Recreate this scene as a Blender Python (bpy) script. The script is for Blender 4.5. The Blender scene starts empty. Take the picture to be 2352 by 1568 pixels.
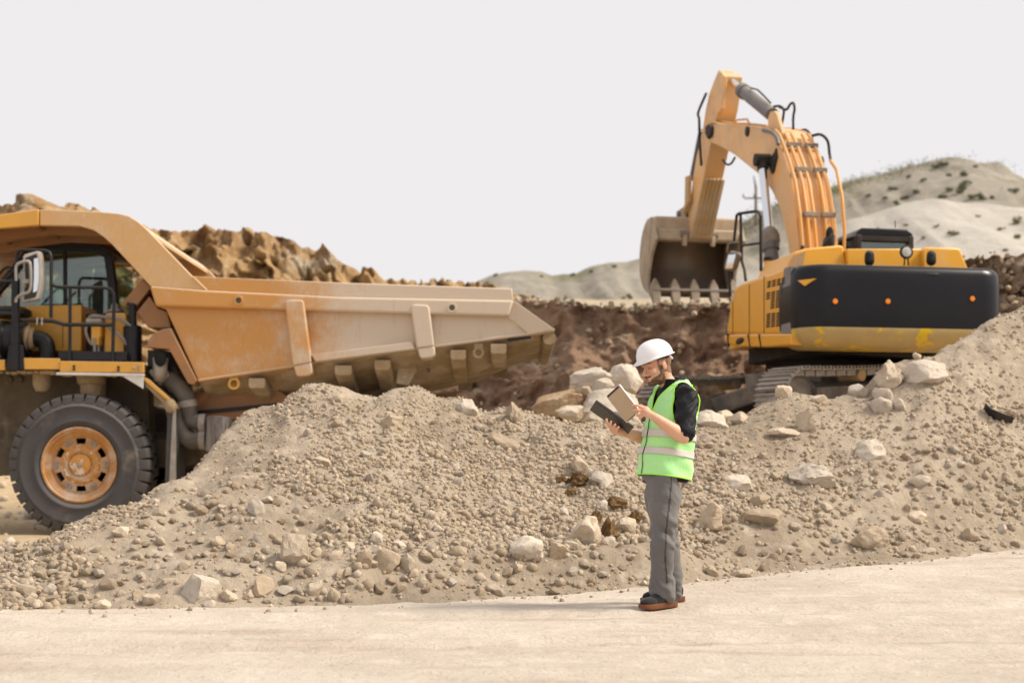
import bpy, bmesh, math, random
import numpy as np
from mathutils import Vector, Matrix
random.seed(7)
RNG = np.random.default_rng(7)
SC = bpy.context.scene
COL = SC.collection
R = math.radians

# ---------------------------------------------------------------- camera
CAMZ = 0.95
FPX, CX, HV = 3267.0, 1176.0, 1083.5      # focal length, centre column and horizon row on a 2352 px wide frame
cam_d = bpy.data.cameras.new('camera')
cam_d.sensor_width = 36.0
cam_d.lens = 36.0 * FPX / 2352.0
cam_d.shift_y = (HV - 784.0) / 2352.0
cam_d.clip_start, cam_d.clip_end = 0.1, 5000.0
cam_d.dof.use_dof = True
cam_d.dof.focus_distance = 9.95
cam_d.dof.aperture_fstop = 2.0
cam = bpy.data.objects.new('camera', cam_d)
cam.location = (0, 0, CAMZ)
cam.rotation_euler = (R(90), 0, 0)
COL.objects.link(cam)
SC.camera = cam

# ---------------------------------------------------------------- world and sun
SUN_EL, SUN_AZ = R(45), R(97)             # azimuth measured from +Y (away from the camera) towards +X (right)
world = bpy.data.worlds.new('World'); SC.world = world
world.use_nodes = True
wn, wl = world.node_tree.nodes, world.node_tree.links
wn.clear()
sky = wn.new('ShaderNodeTexSky'); sky.sky_type = 'NISHITA'; sky.sun_disc = False
sky.sun_elevation, sky.sun_rotation = SUN_EL, SUN_AZ
sky.air_density, sky.dust_density, sky.altitude = 1.0, 6.0, 100
mixn = wn.new('ShaderNodeMix'); mixn.data_type = 'RGBA'
mixn.inputs[0].default_value = 0.90
mixn.inputs[7].default_value = (8.65, 8.36, 8.42, 1)     # thin even cloud over a hazy sky
bg = wn.new('ShaderNodeBackground'); bg.inputs['Strength'].default_value = 0.1
wo = wn.new('ShaderNodeOutputWorld')
wl.new(sky.outputs[0], mixn.inputs[6]); wl.new(mixn.outputs[2], bg.inputs['Color']); wl.new(bg.outputs[0], wo.inputs[0])
sun_d = bpy.data.lights.new('sun', 'SUN'); sun_d.energy = 4.2; sun_d.angle = R(17); sun_d.color = (1.0, 0.90, 0.76)
sun = bpy.data.objects.new('sun', sun_d); COL.objects.link(sun)
sdir = Vector((math.sin(SUN_AZ) * math.cos(SUN_EL), math.cos(SUN_AZ) * math.cos(SUN_EL), math.sin(SUN_EL)))
sun.rotation_euler = (-sdir).to_track_quat('-Z', 'Y').to_euler()
sun.location = (20, 20, 30)
SC.view_settings.view_transform = 'Standard'
SC.view_settings.look = 'None'
SC.view_settings.exposure = 0.12
SC.view_settings.gamma = 1.0
SC.view_settings.use_curve_mapping = False
SC.cycles.use_denoising = True
SC.cycles.max_bounces = 8
SC.cycles.transparent_max_bounces = 12

# ---------------------------------------------------------------- helpers
def P(u, v, Y):
    """world point at depth Y that the photograph shows at (u, v)"""
    return ((u - CX) / FPX * Y, Y, CAMZ + (HV - v) / FPX * Y)

def sstep(a, b, x):
    t = np.clip((np.asarray(x, float) - a) / (b - a), 0, 1)
    return t * t * (3 - 2 * t)

def _h(ix, iy, iz, seed):
    with np.errstate(over='ignore'):
        h = (ix.astype(np.uint32) * np.uint32(374761393) + iy.astype(np.uint32) * np.uint32(668265263)
             + iz.astype(np.uint32) * np.uint32(2147483647) + np.uint32(seed * 144665 + 12345))
        h = (h ^ (h >> np.uint32(13))) * np.uint32(1274126177)
        h = (h ^ (h >> np.uint32(16))) * np.uint32(2246822519)
        h = h ^ (h >> np.uint32(15))
    return h.astype(np.float64) / 4294967295.0

def vnoise(x, y, z, seed=0):
    x, y, z = np.broadcast_arrays(np.asarray(x, float), np.asarray(y, float), np.asarray(z, float))
    fx, fy, fz = np.floor(x), np.floor(y), np.floor(z)
    ix, iy, iz = fx.astype(np.int64), fy.astype(np.int64), fz.astype(np.int64)
    tx, ty, tz = x - fx, y - fy, z - fz
    tx, ty, tz = [t * t * (3 - 2 * t) for t in (tx, ty, tz)]
    def c(a, b, d): return _h(ix + a, iy + b, iz + d, seed)
    x00 = c(0,0,0) * (1-tx) + c(1,0,0) * tx
    x10 = c(0,1,0) * (1-tx) + c(1,1,0) * tx
    x01 = c(0,0,1) * (1-tx) + c(1,0,1) * tx
    x11 = c(0,1,1) * (1-tx) + c(1,1,1) * tx
    return ((x00*(1-ty) + x10*ty) * (1-tz) + (x01*(1-ty) + x11*ty) * tz) * 2 - 1

def fbm(x, y, z=0.0, octaves=4, seed=0, gain=0.5):
    s, a, f = 0.0, 1.0, 1.0
    for k in range(octaves):
        s = s + a * vnoise(np.asarray(x) * f + 17.3 * k, np.asarray(y) * f - 9.1 * k, np.asarray(z) * f + 3.7 * k, seed + k)
        a *= gain; f *= 2.03
    return s

def tag(o, label=None, cat=None, group=None, kind=None):
    if label: o['label'] = label
    if cat: o['category'] = cat
    if group: o['group'] = group
    if kind: o['kind'] = kind
    return o

def empty(name, loc, rz=0.0):
    o = bpy.data.objects.new(name, None); o.empty_display_size = 0.2
    o.location = loc; o.rotation_euler = (0, 0, rz); COL.objects.link(o)
    return o

def np_mesh(name, verts, faces, mat=None, smooth=True, sharp=None):
    """verts (n,3) array, faces (m,k) array of equal-sized faces"""
    me = bpy.data.meshes.new(name)
    verts = np.asarray(verts, np.float32); faces = np.asarray(faces, np.int32)
    n, m, k = len(verts), len(faces), faces.shape[1]
    me.vertices.add(n); me.vertices.foreach_set('co', verts.ravel())
    me.loops.add(m * k); me.loops.foreach_set('vertex_index', faces.ravel())
    me.polygons.add(m)
    me.polygons.foreach_set('loop_start', np.arange(0, m * k, k, dtype=np.int32))
    me.polygons.foreach_set('use_smooth', np.full(m, smooth))
    me.update(calc_edges=True)
    if sharp: me.set_sharp_from_angle(angle=R(sharp))
    if mat: me.materials.append(mat)
    return me

def link(name, me, parent=None, loc=None):
    o = bpy.data.objects.new(name, me); COL.objects.link(o)
    if parent: o.parent = parent
    if loc is not None: o.location = loc
    return o

def grid_faces(nr, nc, wrap=False):
    i = np.arange(nr - 1)[:, None]; j = np.arange(nc if wrap else nc - 1)[None, :]
    a = i * nc + j; b = i * nc + (j + 1) % nc
    return np.stack([a, b, b + nc, a + nc], -1).reshape(-1, 4)

class MB:
    """collects shapes that become ONE mesh object"""
    def __init__(s, org=(0, 0, 0)):
        s.v, s.f, s.o = [], [], Vector(org)
    def add(s, verts, faces):
        k = len(s.v)
        s.v += [tuple(Vector(p) - s.o) for p in verts]
        s.f += [tuple(i + k for i in f) for f in faces]
        return s
    def box(s, c, size, axes=None):
        ax = [Vector(a) for a in (axes or ((1,0,0),(0,1,0),(0,0,1)))]
        c = Vector(c); h = [q / 2 for q in size]
        vs = [c + ax[0]*h[0]*i + ax[1]*h[1]*j + ax[2]*h[2]*k for i in (-1,1) for j in (-1,1) for k in (-1,1)]
        return s.add(vs, [(0,1,3,2),(4,6,7,5),(0,4,5,1),(2,3,7,6),(0,2,6,4),(1,5,7,3)])
    def bar(s, a, b, w, h, up=(0,0,1)):
        a, b = Vector(a), Vector(b); d = (b - a); L = d.length; d.normalize()
        x = d.cross(Vector(up)); x = x.normalized() if x.length > 1e-6 else Vector((1,0,0))
        return s.box((a + b) / 2, (L, w, h), (d, x, x.cross(d)))
    def prism(s, poly, off):
        """poly: 3D points of one end face, off: extrusion vector"""
        p0 = [Vector(p) for p in poly]; off = Vector(off); n = len(p0)
        fs = [tuple(range(n))[::-1], tuple(range(n, 2*n))]
        fs += [(i, (i+1) % n, (i+1) % n + n, i + n) for i in range(n)]
        return s.add(p0 + [p + off for p in p0], fs)
    def tube(s, pts, r, n=8, cap=True):
        pts = [Vector(p) for p in pts]; m = len(pts)
        rs = r if isinstance(r, (list, tuple)) else [r] * m
        vs, fs = [], []; x = None
        for i, p in enumerate(pts):
            d = (pts[min(i+1, m-1)] - pts[max(i-1, 0)]).normalized()
            if x is None:
                x = d.orthogonal().normalized()
            else:
                x = (x - d * x.dot(d)); x = x.normalized() if x.length > 1e-6 else d.orthogonal().normalized()
            y = d.cross(x)
            vs += [p + (x * math.cos(2*math.pi*k/n) + y * math.sin(2*math.pi*k/n)) * rs[i] for k in range(n)]
        for i in range(m - 1):
            fs += [(i*n+k, i*n+(k+1)%n, (i+1)*n+(k+1)%n, (i+1)*n+k) for k in range(n)]
        if cap: fs += [tuple(range(n))[::-1], tuple((m-1)*n + k for k in range(n))]
        return s.add(vs, fs)
    def lathe(s, prof, c, axis=(0,1,0), n=32, closed=False):
        """prof: list of (radius, distance along axis)"""
        c, a = Vector(c), Vector(axis).normalized(); x = a.orthogonal().normalized(); y = a.cross(x)
        vs, fs = [], []; m = len(prof)
        for r, h in prof:
            vs += [c + a*h + (x*math.cos(2*math.pi*k/n) + y*math.sin(2*math.pi*k/n)) * r for k in range(n)]
        for i in range(m if closed else m - 1):
            i2 = (i + 1) % m
            fs += [(i*n+k, i*n+(k+1)%n, i2*n+(k+1)%n, i2*n+k) for k in range(n)]
        if not closed:
            if prof[0][0] > 1e-4: fs.append(tuple(range(n))[::-1])
            if prof[-1][0] > 1e-4: fs.append(tuple((m-1)*n + k for k in range(n)))
        return s.add(vs, fs)
    def ellipsoid(s, c, rad, axes=None, n=16, m=10):
        ax = [Vector(a) for a in (axes or ((1,0,0),(0,1,0),(0,0,1)))]; c = Vector(c)
        vs, fs = [c + ax[2]*rad[2]], []
        for i in range(1, m):
            t = math.pi * i / m
            vs += [c + ax[0]*(rad[0]*math.sin(t)*math.cos(2*math.pi*k/n)) + ax[1]*(rad[1]*math.sin(t)*math.sin(2*math.pi*k/n))
                   + ax[2]*(rad[2]*math.cos(t)) for k in range(n)]
        vs.append(c - ax[2]*rad[2]); e = len(vs) - 1
        for k in range(n):
            fs.append((0, 1+k, 1+(k+1)%n)); fs.append((e, e-n+(k+1)%n, e-n+k))
            for i in range(m - 2):
                a = 1 + i*n
                fs.append((a+k, a+n+k, a+n+(k+1)%n, a+(k+1)%n))
        return s.add(vs, fs)
    def limb(s, pts, rs, n=14):
        """closed tapered limb with round ends"""
        pts = [Vector(p) for p in pts]
        d0 = (pts[0]-pts[1]).normalized(); d1 = (pts[-1]-pts[-2]).normalized()
        P2 = [pts[0]+d0*rs[0]*0.85, pts[0]+d0*rs[0]*0.5] + pts + [pts[-1]+d1*rs[-1]*0.5, pts[-1]+d1*rs[-1]*0.85]
        R2 = [rs[0]*0.45, rs[0]*0.85] + list(rs) + [rs[-1]*0.85, rs[-1]*0.45]
        return s.tube(P2, R2, n)
    def build(s, name, mat, parent=None, smooth=False, bevel=0.0, sharp=35, seg=2, solid=0.0):
        me = bpy.data.meshes.new(name)
        me.from_pydata(s.v, [], s.f)
        bm = bmesh.new(); bm.from_mesh(me); bmesh.ops.recalc_face_normals(bm, faces=bm.faces); bm.to_mesh(me); bm.free()
        if smooth or bevel:
            me.polygons.foreach_set('use_smooth', [True] * len(me.polygons))
            me.set_sharp_from_angle(angle=R(sharp))
        if mat: me.materials.append(mat)
        o = link(name, me, parent)
        if solid:
            md = o.modifiers.new('solid', 'SOLIDIFY'); md.thickness = solid; md.offset = 0
        if bevel:
            md = o.modifiers.new('bevel', 'BEVEL'); md.width = bevel; md.segments = seg
            md.limit_method = 'ANGLE'; md.angle_limit = R(30); md.harden_normals = False
        return o

# ---------------------------------------------------------------- materials
def new_mat(name):
    m = bpy.data.materials.new(name); m.use_nodes = True
    nt = m.node_tree; b = nt.nodes['Principled BSDF']
    return m, nt, b

def add_noise(nt, scale, detail=6, rough=0.6, coord='Object', stretch=None, distort=0.0):
    tc = nt.nodes.new('ShaderNodeTexCoord'); n = nt.nodes.new('ShaderNodeTexNoise')
    n.inputs['Scale'].default_value = scale; n.inputs['Detail'].default_value = detail; n.inputs['Roughness'].default_value = rough
    n.inputs['Distortion'].default_value = distort
    if stretch:
        mp = nt.nodes.new('ShaderNodeMapping'); mp.inputs['Scale'].default_value = stretch
        nt.links.new(tc.outputs[coord], mp.inputs[0]); nt.links.new(mp.outputs[0], n.inputs['Vector'])
    else:
        nt.links.new(tc.outputs[coord], n.inputs['Vector'])
    return n.outputs['Fac']

def ramp(nt, sock, lo, hi, a=0.0, b=1.0):
    mr = nt.nodes.new('ShaderNodeMapRange'); mr.interpolation_type = 'SMOOTHSTEP'
    for k, val in zip((1, 2, 3, 4), (lo, hi, a, b)): mr.inputs[k].default_value = val
    nt.links.new(sock, mr.inputs[0]); return mr.outputs[0]

def math2(nt, op, a, b):
    m = nt.nodes.new('ShaderNodeMath'); m.operation = op
    for i, q in enumerate((a, b)):
        if isinstance(q, (int, float)): m.inputs[i].default_value = q
        else: nt.links.new(q, m.inputs[i])
    return m.outputs[0]

def mixc(nt, fac, a, b):
    m = nt.nodes.new('ShaderNodeMix'); m.data_type = 'RGBA'
    if isinstance(fac, (int, float)): m.inputs[0].default_value = fac
    else: nt.links.new(fac, m.inputs[0])
    for i, q in ((6, a), (7, b)):
        if isinstance(q, (tuple, list)): m.inputs[i].default_value = (*q[:3], 1)
        else: nt.links.new(q, m.inputs[i])
    return m.outputs[2]

def bump(nt, b, sock, strength, dist):
    bp = nt.nodes.new('ShaderNodeBump'); bp.inputs['Strength'].default_value = strength; bp.inputs['Distance'].default_value = dist
    nt.links.new(sock, bp.inputs['Height'])
    old = b.inputs['Normal'].links
    if old: nt.links.new(old[0].from_socket, bp.inputs['Normal'])
    nt.links.new(bp.outputs[0], b.inputs['Normal'])

def up_face(nt):
    g = nt.nodes.new('ShaderNodeNewGeometry'); s = nt.nodes.new('ShaderNodeSeparateXYZ')
    nt.links.new(g.outputs['Normal'], s.inputs[0]); return s.outputs[2]

def M(name, c1, c2=None, scale=3.0, rough=0.6, metal=0.0, spec=0.5, dust=None, dust_amt=0.35, dust_scale=2.0, dust_top=0.5,
      wear=None, wear_scale=9.0, wear_lo=0.62, bmp=0.0, bscale=40.0, stretch=None, coat=0.0):
    """painted / plain surface: two-tone variation, settled dust, worn patches, fine relief"""
    m, nt, b = new_mat(name)
    b.inputs['Roughness'].default_value = rough; b.inputs['Metallic'].default_value = metal
    b.inputs['Specular IOR Level'].default_value = spec
    if coat: b.inputs['Coat Weight'].default_value = coat; b.inputs['Coat Roughness'].default_value = 0.15
    col = c1
    if c2: col = mixc(nt, ramp(nt, add_noise(nt, scale, stretch=stretch), 0.32, 0.68), c1, c2)
    if wear: col = mixc(nt, ramp(nt, add_noise(nt, wear_scale, 8, 0.7), wear_lo, wear_lo + 0.06), col, wear)
    if dust:
        f = ramp(nt, add_noise(nt, dust_scale, 7, 0.65), 0.75 - dust_amt, 1.1 - dust_amt)
        top = ramp(nt, up_face(nt), 0.15, 0.8, 0, dust_top)
        fine = ramp(nt, add_noise(nt, dust_scale * 14, 4, 0.7), 0.35, 0.75, 0.7, 1.0)
        f = math2(nt, 'MULTIPLY', math2(nt, 'MAXIMUM', f, top), fine)
        col = mixc(nt, f, col, dust)
        nt.links.new(ramp(nt, f, 0, 1, rough, 0.95), b.inputs['Roughness'])
    if isinstance(col, tuple): b.inputs['Base Color'].default_value = (*col, 1)
    else: nt.links.new(col, b.inputs['Base Color'])
    if bmp: bump(nt, b, add_noise(nt, bscale, 8, 0.65), bmp, 0.02)
    return m

def soil_mat(name, base, dark, pale, s1=0.6, s2=5.0, s3=45.0, rough=0.95, bd=0.03, bs=0.7, extra=None, top=None):
    """earth: broad tone changes, clods, grit"""
    m, nt, b = new_mat(name)
    b.inputs['Roughness'].default_value = rough; b.inputs['Specular IOR Level'].default_value = 0.15
    col = mixc(nt, ramp(nt, add_noise(nt, s1, 6, 0.6), 0.35, 0.65), base, dark)
    col = mixc(nt, ramp(nt, add_noise(nt, s2, 7, 0.65), 0.5, 0.72, 0, 0.8), col, pale)
    col = mixc(nt, ramp(nt, add_noise(nt, s3, 5, 0.7), 0.56, 0.7, 0, 0.45), col, tuple(q * 0.55 for q in base))
    col = mixc(nt, ramp(nt, add_noise(nt, s3 * 0.6, 5, 0.7, stretch=(1, 1, 1.3)), 0.6, 0.72, 0, 0.55), col, pale)
    if extra:
        c3, sc, lo, hi, stretch = extra
        col = mixc(nt, ramp(nt, add_noise(nt, sc, 6, 0.6, stretch=stretch), lo, hi, 0, 0.85), col, c3)
    if top:
        tn = math2(nt, 'ADD', up_face(nt), math2(nt, 'MULTIPLY', math2(nt, 'SUBTRACT', add_noise(nt, s2, 6, 0.7), 0.5), 0.7))
        col = mixc(nt, ramp(nt, tn, top[1], top[2]), col, top[0])
    nt.links.new(col, b.inputs['Base Color'])
    bump(nt, b, add_noise(nt, s2 * 1.6, 8, 0.7), bs, bd * 2)
    bump(nt, b, add_noise(nt, s3, 6, 0.7), bs, bd * 0.6)
    return m

# ================================================================ TERRAIN
def road_z(x, y):
    x, y = np.asarray(x, float), np.asarray(y, float)
    return 0.043 * np.log1p(np.exp(np.clip(x * 2.2, -30, 30))) / 2.2 * sstep(9.0, 12.5, y)

MAT_ROAD = soil_mat('road_dust', (0.61, 0.535, 0.45), (0.52, 0.445, 0.365), (0.67, 0.60, 0.52), 0.5, 3.0, 22.0, bd=0.03, bs=0.8,
                    extra=((0.44, 0.355, 0.275), 1.5, 0.50, 0.72, (0.3, 1.8, 1)))
MAT_GROUND = soil_mat('sandy_ground', (0.52, 0.40, 0.25), (0.42, 0.31, 0.19), (0.62, 0.50, 0.34), 0.5, 3.0, 30.0, bd=0.03)
MAT_MOUND = soil_mat('excavated_soil', (0.46, 0.38, 0.29), (0.33, 0.265, 0.195), (0.55, 0.47, 0.37), 0.7, 5.0, 42.0, bd=0.03, bs=0.8)
MAT_PIT = soil_mat('brown_pit_soil', (0.37, 0.245, 0.165), (0.26, 0.16, 0.105), (0.47, 0.355, 0.25), 0.35, 1.6, 9.0, bd=0.10, bs=0.9,
                   extra=((0.40, 0.31, 0.20), 0.5, 0.56, 0.72, (1, 1, 0.7)), top=((0.50, 0.42, 0.29), 0.84, 0.98))
MAT_CLIFF = soil_mat('ochre_rock', (0.50, 0.33, 0.165), (0.31, 0.18, 0.085), (0.62, 0.47, 0.29), 0.45, 1.5, 10.0, bd=0.10, bs=0.9,
                     extra=((0.50, 0.43, 0.33), 0.8, 0.52, 0.70, (1, 1, 1.6)))
MAT_HILL = soil_mat('grey_sand_hill', (0.38, 0.345, 0.285), (0.31, 0.28, 0.23), (0.45, 0.415, 0.35), 0.05, 0.25, 1.5, bd=0.5, bs=0.8,
                    extra=((0.20, 0.20, 0.11), 0.09, 0.54, 0.70, (1, 1, 1)))
MAT_SAND = soil_mat('pale_sand_hill', (0.45, 0.42, 0.37), (0.39, 0.36, 0.31), (0.50, 0.47, 0.42), 0.06, 0.3, 1.5, bd=0.3, bs=0.5)
MAT_HEAP = soil_mat('brown_heap_soil', (0.34, 0.25, 0.175), (0.25, 0.18, 0.12), (0.45, 0.36, 0.27), 0.5, 2.5, 12.0, bd=0.08, bs=0.9)

# road in front of the mound, with faint wheel tracks
xs = np.concatenate([np.linspace(-60, -9.2, 40), np.linspace(-9, 9, 420), np.linspace(9.2, 60, 40)])
ys = np.concatenate([np.linspace(-40, 4.8, 30), np.linspace(5, 15, 260)])
X, Y = np.meshgrid(xs, ys)
def road_h(X, Y):
    t = Y - 0.16 * X
    tracks = -0.030 * np.exp(-((t - 7.9) / 0.22) ** 2) * (1 + 0.6 * fbm(X * 5, t * 9, 0, 3, 17)) - 0.026 * np.exp(-((t - 9.45) / 0.20) ** 2) * (1 + 0.6 * fbm(X * 5, t * 9, 0, 3, 18)) + 0.016 * np.exp(-((t - 8.7) / 0.35) ** 2)
    grain = 0.010 * fbm(t * 3.0, X * 0.35, 0, 4, 11) + 0.006 * fbm(X * 4, Y * 4, 0, 3, 12) + 0.006 * np.abs(fbm(X * 9, Y * 14, 0, 3, 13))
    return road_z(X, Y) + tracks + grain
Z = road_h(X, Y)
o = link('road', np_mesh('road', np.stack([X, Y, Z], -1).reshape(-1, 3), grid_faces(len(ys), len(xs)), MAT_ROAD))
tag(o, 'pale dusty haul road along the foot of the spoil mounds', kind='structure')

# large ground sheet: quarry floor, the higher bench the excavator stands on, then flat to the horizon
def ground_z(X, Y):
    bench = 1.5 * sstep(-1.0, 2.6, X) * sstep(0.0, 3.2, Y - 15.3 - 0.2 * np.maximum(X, 0)) + 1.5 * sstep(24, 33, Y) * (1 - sstep(-1, 2.6, X)) * (Y < 60)
    return bench - 0.08 - 0.35 * sstep(14.5, 11.5, Y) + 0.02 * fbm(X * 0.8, Y * 2.5, 0, 4, 21) + 0.012 * fbm(X * 6, Y * 6, 0, 2, 22) + 0.075
gx = np.concatenate([[-2500, -900, -300, -120, -60], np.linspace(-40, 40, 330), [60, 120, 300, 900, 2500]])
gy = np.concatenate([[-2500, -800, -200, -60], np.linspace(-20, 12, 40), np.linspace(12.2, 45, 240), [60, 100, 300, 900, 3500]])
X, Y = np.meshgrid(gx, gy)
o = link('ground', np_mesh('ground', np.stack([X, Y, ground_z(X, Y)], -1).reshape(-1, 3), grid_faces(len(gy), len(gx)), MAT_GROUND))
tag(o, 'sandy quarry floor under the dump truck and the excavator', kind='structure')

# the long spoil mound: foot line, crest line and their heights
CREST = [(-700, 1268, 10.9), (-300, 1265, 11.1), (0, 1252, 11.4), (150, 1246, 11.9), (250, 1225, 12.3), (330, 1172, 12.7), (420, 1106, 13.2), (480, 1040, 13.5),
         (520, 982, 13.8), (560, 946, 14.0), (640, 925, 14.2), (690, 884, 14.3), (722, 873, 14.4), (790, 886, 14.5), (830, 906, 14.6), (868, 912, 14.7),
         (905, 891, 14.8), (955, 890, 14.9), (1010, 921, 15.0), (1065, 917, 15.0), (1110, 950, 15.1), (1180, 940, 15.1), (1250, 962, 15.1),
         (1330, 972, 15.1), (1420, 962, 15.1), (1500, 975, 15.2), (1600, 982, 15.3), (1690, 972, 15.4), (1735, 940, 15.5), (1780, 912, 15.6), (1830, 902, 15.7),
         (1900, 912, 15.8), (1985, 898, 16.0), (2020, 850, 16.1), (2080, 826, 16.2), (2150, 806, 16.4), (2190, 788, 16.5), (2270, 742, 16.7),
         (2352, 704, 17.0), (2600, 690, 17.4), (3000, 800, 18.0)]
FOOT = [(-700, 9.5), (0, 9.75), (400, 9.9), (700, 10.1), (1200, 10.65), (1500, 11.2), (1800, 11.9), (2100, 12.7), (2352, 13.5), (2700, 14.4), (3200, 15.4)]
cu = np.array(CREST, float)
CRX = (cu[:, 0] - CX) / FPX * cu[:, 2]; CRY = cu[:, 2]; CRZ = CAMZ + (HV - cu[:, 1]) / FPX * cu[:, 2]
fu = np.array(FOOT, float); FTX = (fu[:, 0] - CX) / FPX * fu[:, 1]; FTY = fu[:, 1]
_xx = np.linspace(-22, 22, 2201); _zz = np.interp(_xx, CRX, CRZ)
_k = np.exp(-0.5 * (np.arange(-120, 121) * 0.02 / 0.55) ** 2); _k /= _k.sum()
_zs = np.convolve(np.pad(_zz, 120, 'edge'), _k, 'valid')
def mound_base(X, Y):
    yf, yr = np.interp(X, FTX, FTY) + 0.09 * fbm(X * 1.1, 0, 0, 2, 15) + 0.05 * fbm(X * 4.5, 0, 0, 2, 16), np.interp(X, CRX, CRY)
    zs, zd = np.interp(X, _xx, _zs), np.interp(X, CRX, CRZ)
    s = (Y - yf) / (yr - yf)
    z0 = road_z(X, np.minimum(Y, yf)) - 0.012
    sc = np.clip(s, 0, 1)
    prof = 0.55 * sc + 0.45 * (sc * sc * (3 - 2 * sc))
    z = z0 + (zs - z0) * prof
    z = z + (zd - zs) * np.exp(-((s - 1.0) / 0.16) ** 2)
    back = np.maximum(s - 1, 0) * (yr - yf)
    z = np.where(s > 1, zs + (zd - zs) * np.exp(-((s - 1.0) / 0.16) ** 2) - 0.62 * back * sstep(0, 0.6, back), z)
    # low graded windrow along the foot
    bw = sstep(-3.2, -1.6, X) * (1 - sstep(1.2, 2.2, X))
    z = z + 0.17 * bw * np.exp(-((Y - yf - 0.52) / 0.30) ** 2)
    z = np.where(s < 0, z0 - 0.10 * np.minimum(-s * (yr - yf), 1.0), z)
    return z, s
def mound_z(X, Y, fine=True):
    X, Y = np.asarray(X, float), np.asarray(Y, float)
    z, s = mound_base(X, Y)
    w = sstep(0.0, 0.22, s)
    ridge = 1 - 0.75 * np.exp(-((s - 1.0) / 0.12) ** 2)
    z = z + w * ridge * (0.085 * fbm(X * 0.9, Y * 0.9, 0, 3, 31) + 0.05 * fbm(X * 2.4, Y * 2.4, 0, 3, 32))
    clod = np.abs(fbm(X * 3.3, Y * 3.3, 0, 3, 33))
    z = z - w * 0.045 * clod * sstep(-0.3, 0.5, fbm(X * 0.7, Y * 0.7, 0, 2, 34))
    if fine:
        w2 = sstep(-0.02, 0.1, s)
        z = z + w2 * (0.018 * fbm(X * 8, Y * 8, 0, 3, 35, 0.6) + 0.016 * (0.5 - np.abs(fbm(X * 17, Y * 17, 0, 2, 36))) * sstep(-0.5, 0.3, fbm(X * 1.3, Y * 1.3, 0, 2, 37)))
    return z
xs = np.concatenate([np.linspace(-18, -6.6, 120), np.linspace(-6.5, 6.6, 620), np.linspace(6.7, 18, 120)])
ys = np.concatenate([np.linspace(9.0, 17.6, 390), np.linspace(17.7, 23, 60)])
X, Y = np.meshgrid(xs, ys)
o = link('earth_mound', np_mesh('earth_mound', np.stack([X, Y, mound_z(X, Y)], -1).reshape(-1, 3), grid_faces(len(ys), len(xs)), MAT_MOUND))
tag(o, 'long bank of tipped tan soil and rubble between the road and the machines', kind='structure')

def hit(u, v, y0=8.8, y1=18.5):
    """first point of the mound along the view through (u, v)"""
    t = np.linspace(y0, y1, 1200)
    x = (u - CX) / FPX * t; z = CAMZ + (HV - v) / FPX * t
    d = mound_z(x, t, False) - z
    k = np.argmax(d > 0)
    if d[k] <= 0: k = int(np.argmax(d))
    return float(x[k]), float(t[k]), float(mound_z(x[k], t[k], False))

WALLS = {}
def wall(name, us, crest_v, Yc, foot_d, foot_z, back_d, back_drop, mat, nrow=70, ncol=260, amp=(0.5, 0.2, 0.08), freq=0.5, seed=50, gully=0.0, label=None, steep=1.0, shelf=None, umin=-400, umax=2800):
    """bank or hillside: crest line, a face falling towards the camera and a back"""
    u = np.linspace(umin, umax, ncol)
    v = np.interp(u, us, crest_v); yc = np.interp(u, us, Yc) if hasattr(Yc, '__len__') else np.full(ncol, float(Yc))
    xc = (u - CX) / FPX * yc; zc = CAMZ + (HV - v) / FPX * yc
    t = np.linspace(0, 1, nrow)[:, None]
    ycr = yc[None, :] - foot_d * (1 - t) ** steep
    zr = foot_z + (zc[None, :] - foot_z) * (t if steep >= 1 else t)
    Xf = np.broadcast_to(xc[None, :], ycr.shape) + 0 * ycr
    tb = np.linspace(0, 1, 20)[1:, None]
    Xb = np.broadcast_to(xc[None, :], (19, ncol)) + 0 * tb
    Yb = yc[None, :] + back_d * tb; Zb = zc[None, :] - back_drop * tb ** 1.5
    Xa, Ya, Za = np.vstack([Xf, Xb]), np.vstack([ycr, Yb]), np.vstack([zr, Zb])
    tt = np.vstack([np.broadcast_to(t, Xf.shape), np.broadcast_to(1 + tb, Xb.shape)])
    f = freq
    n1 = fbm(Xa*f, Ya*f, Za*f, 3, seed); n2 = fbm(Xa*f*2.7, Ya*f*2.7, Za*f*2.7, 3, seed+5); n3 = fbm(Xa*f*9, Ya*f*9, Za*f*9, 3, seed+9, 0.6)
    face = np.exp(-((tt - 1.0) / 0.06) ** 2)
    fw = np.where(tt <= 1, 1.0, np.exp(-(tt - 1) * 6))
    Ya = Ya - fw * (amp[0]*n1 + amp[1]*(1 - 2*np.abs(n2)) + amp[2]*n3)
    if gully: Ya = Ya + fw * gully * np.abs(fbm(Xa*f*4 + 0.3*n1, Za*f*0.5, 0, 3, seed+20)) * np.sin(np.clip(tt,0,1)*math.pi)**0.5
    Za = Za + fw * (0.25*amp[0]*n1*(1-face) + 0.5*amp[1]*n2*(1 - 0.6*face) + 0.5*amp[2]*n3)
    o = link(name, np_mesh(name, np.stack([Xa, Ya, Za], -1).reshape(-1, 3), grid_faces(nrow + 19, ncol), mat))
    WALLS[name] = np.stack([Xa, Ya, Za], -1)
    tag(o, label, kind='structure'); return o

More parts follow.
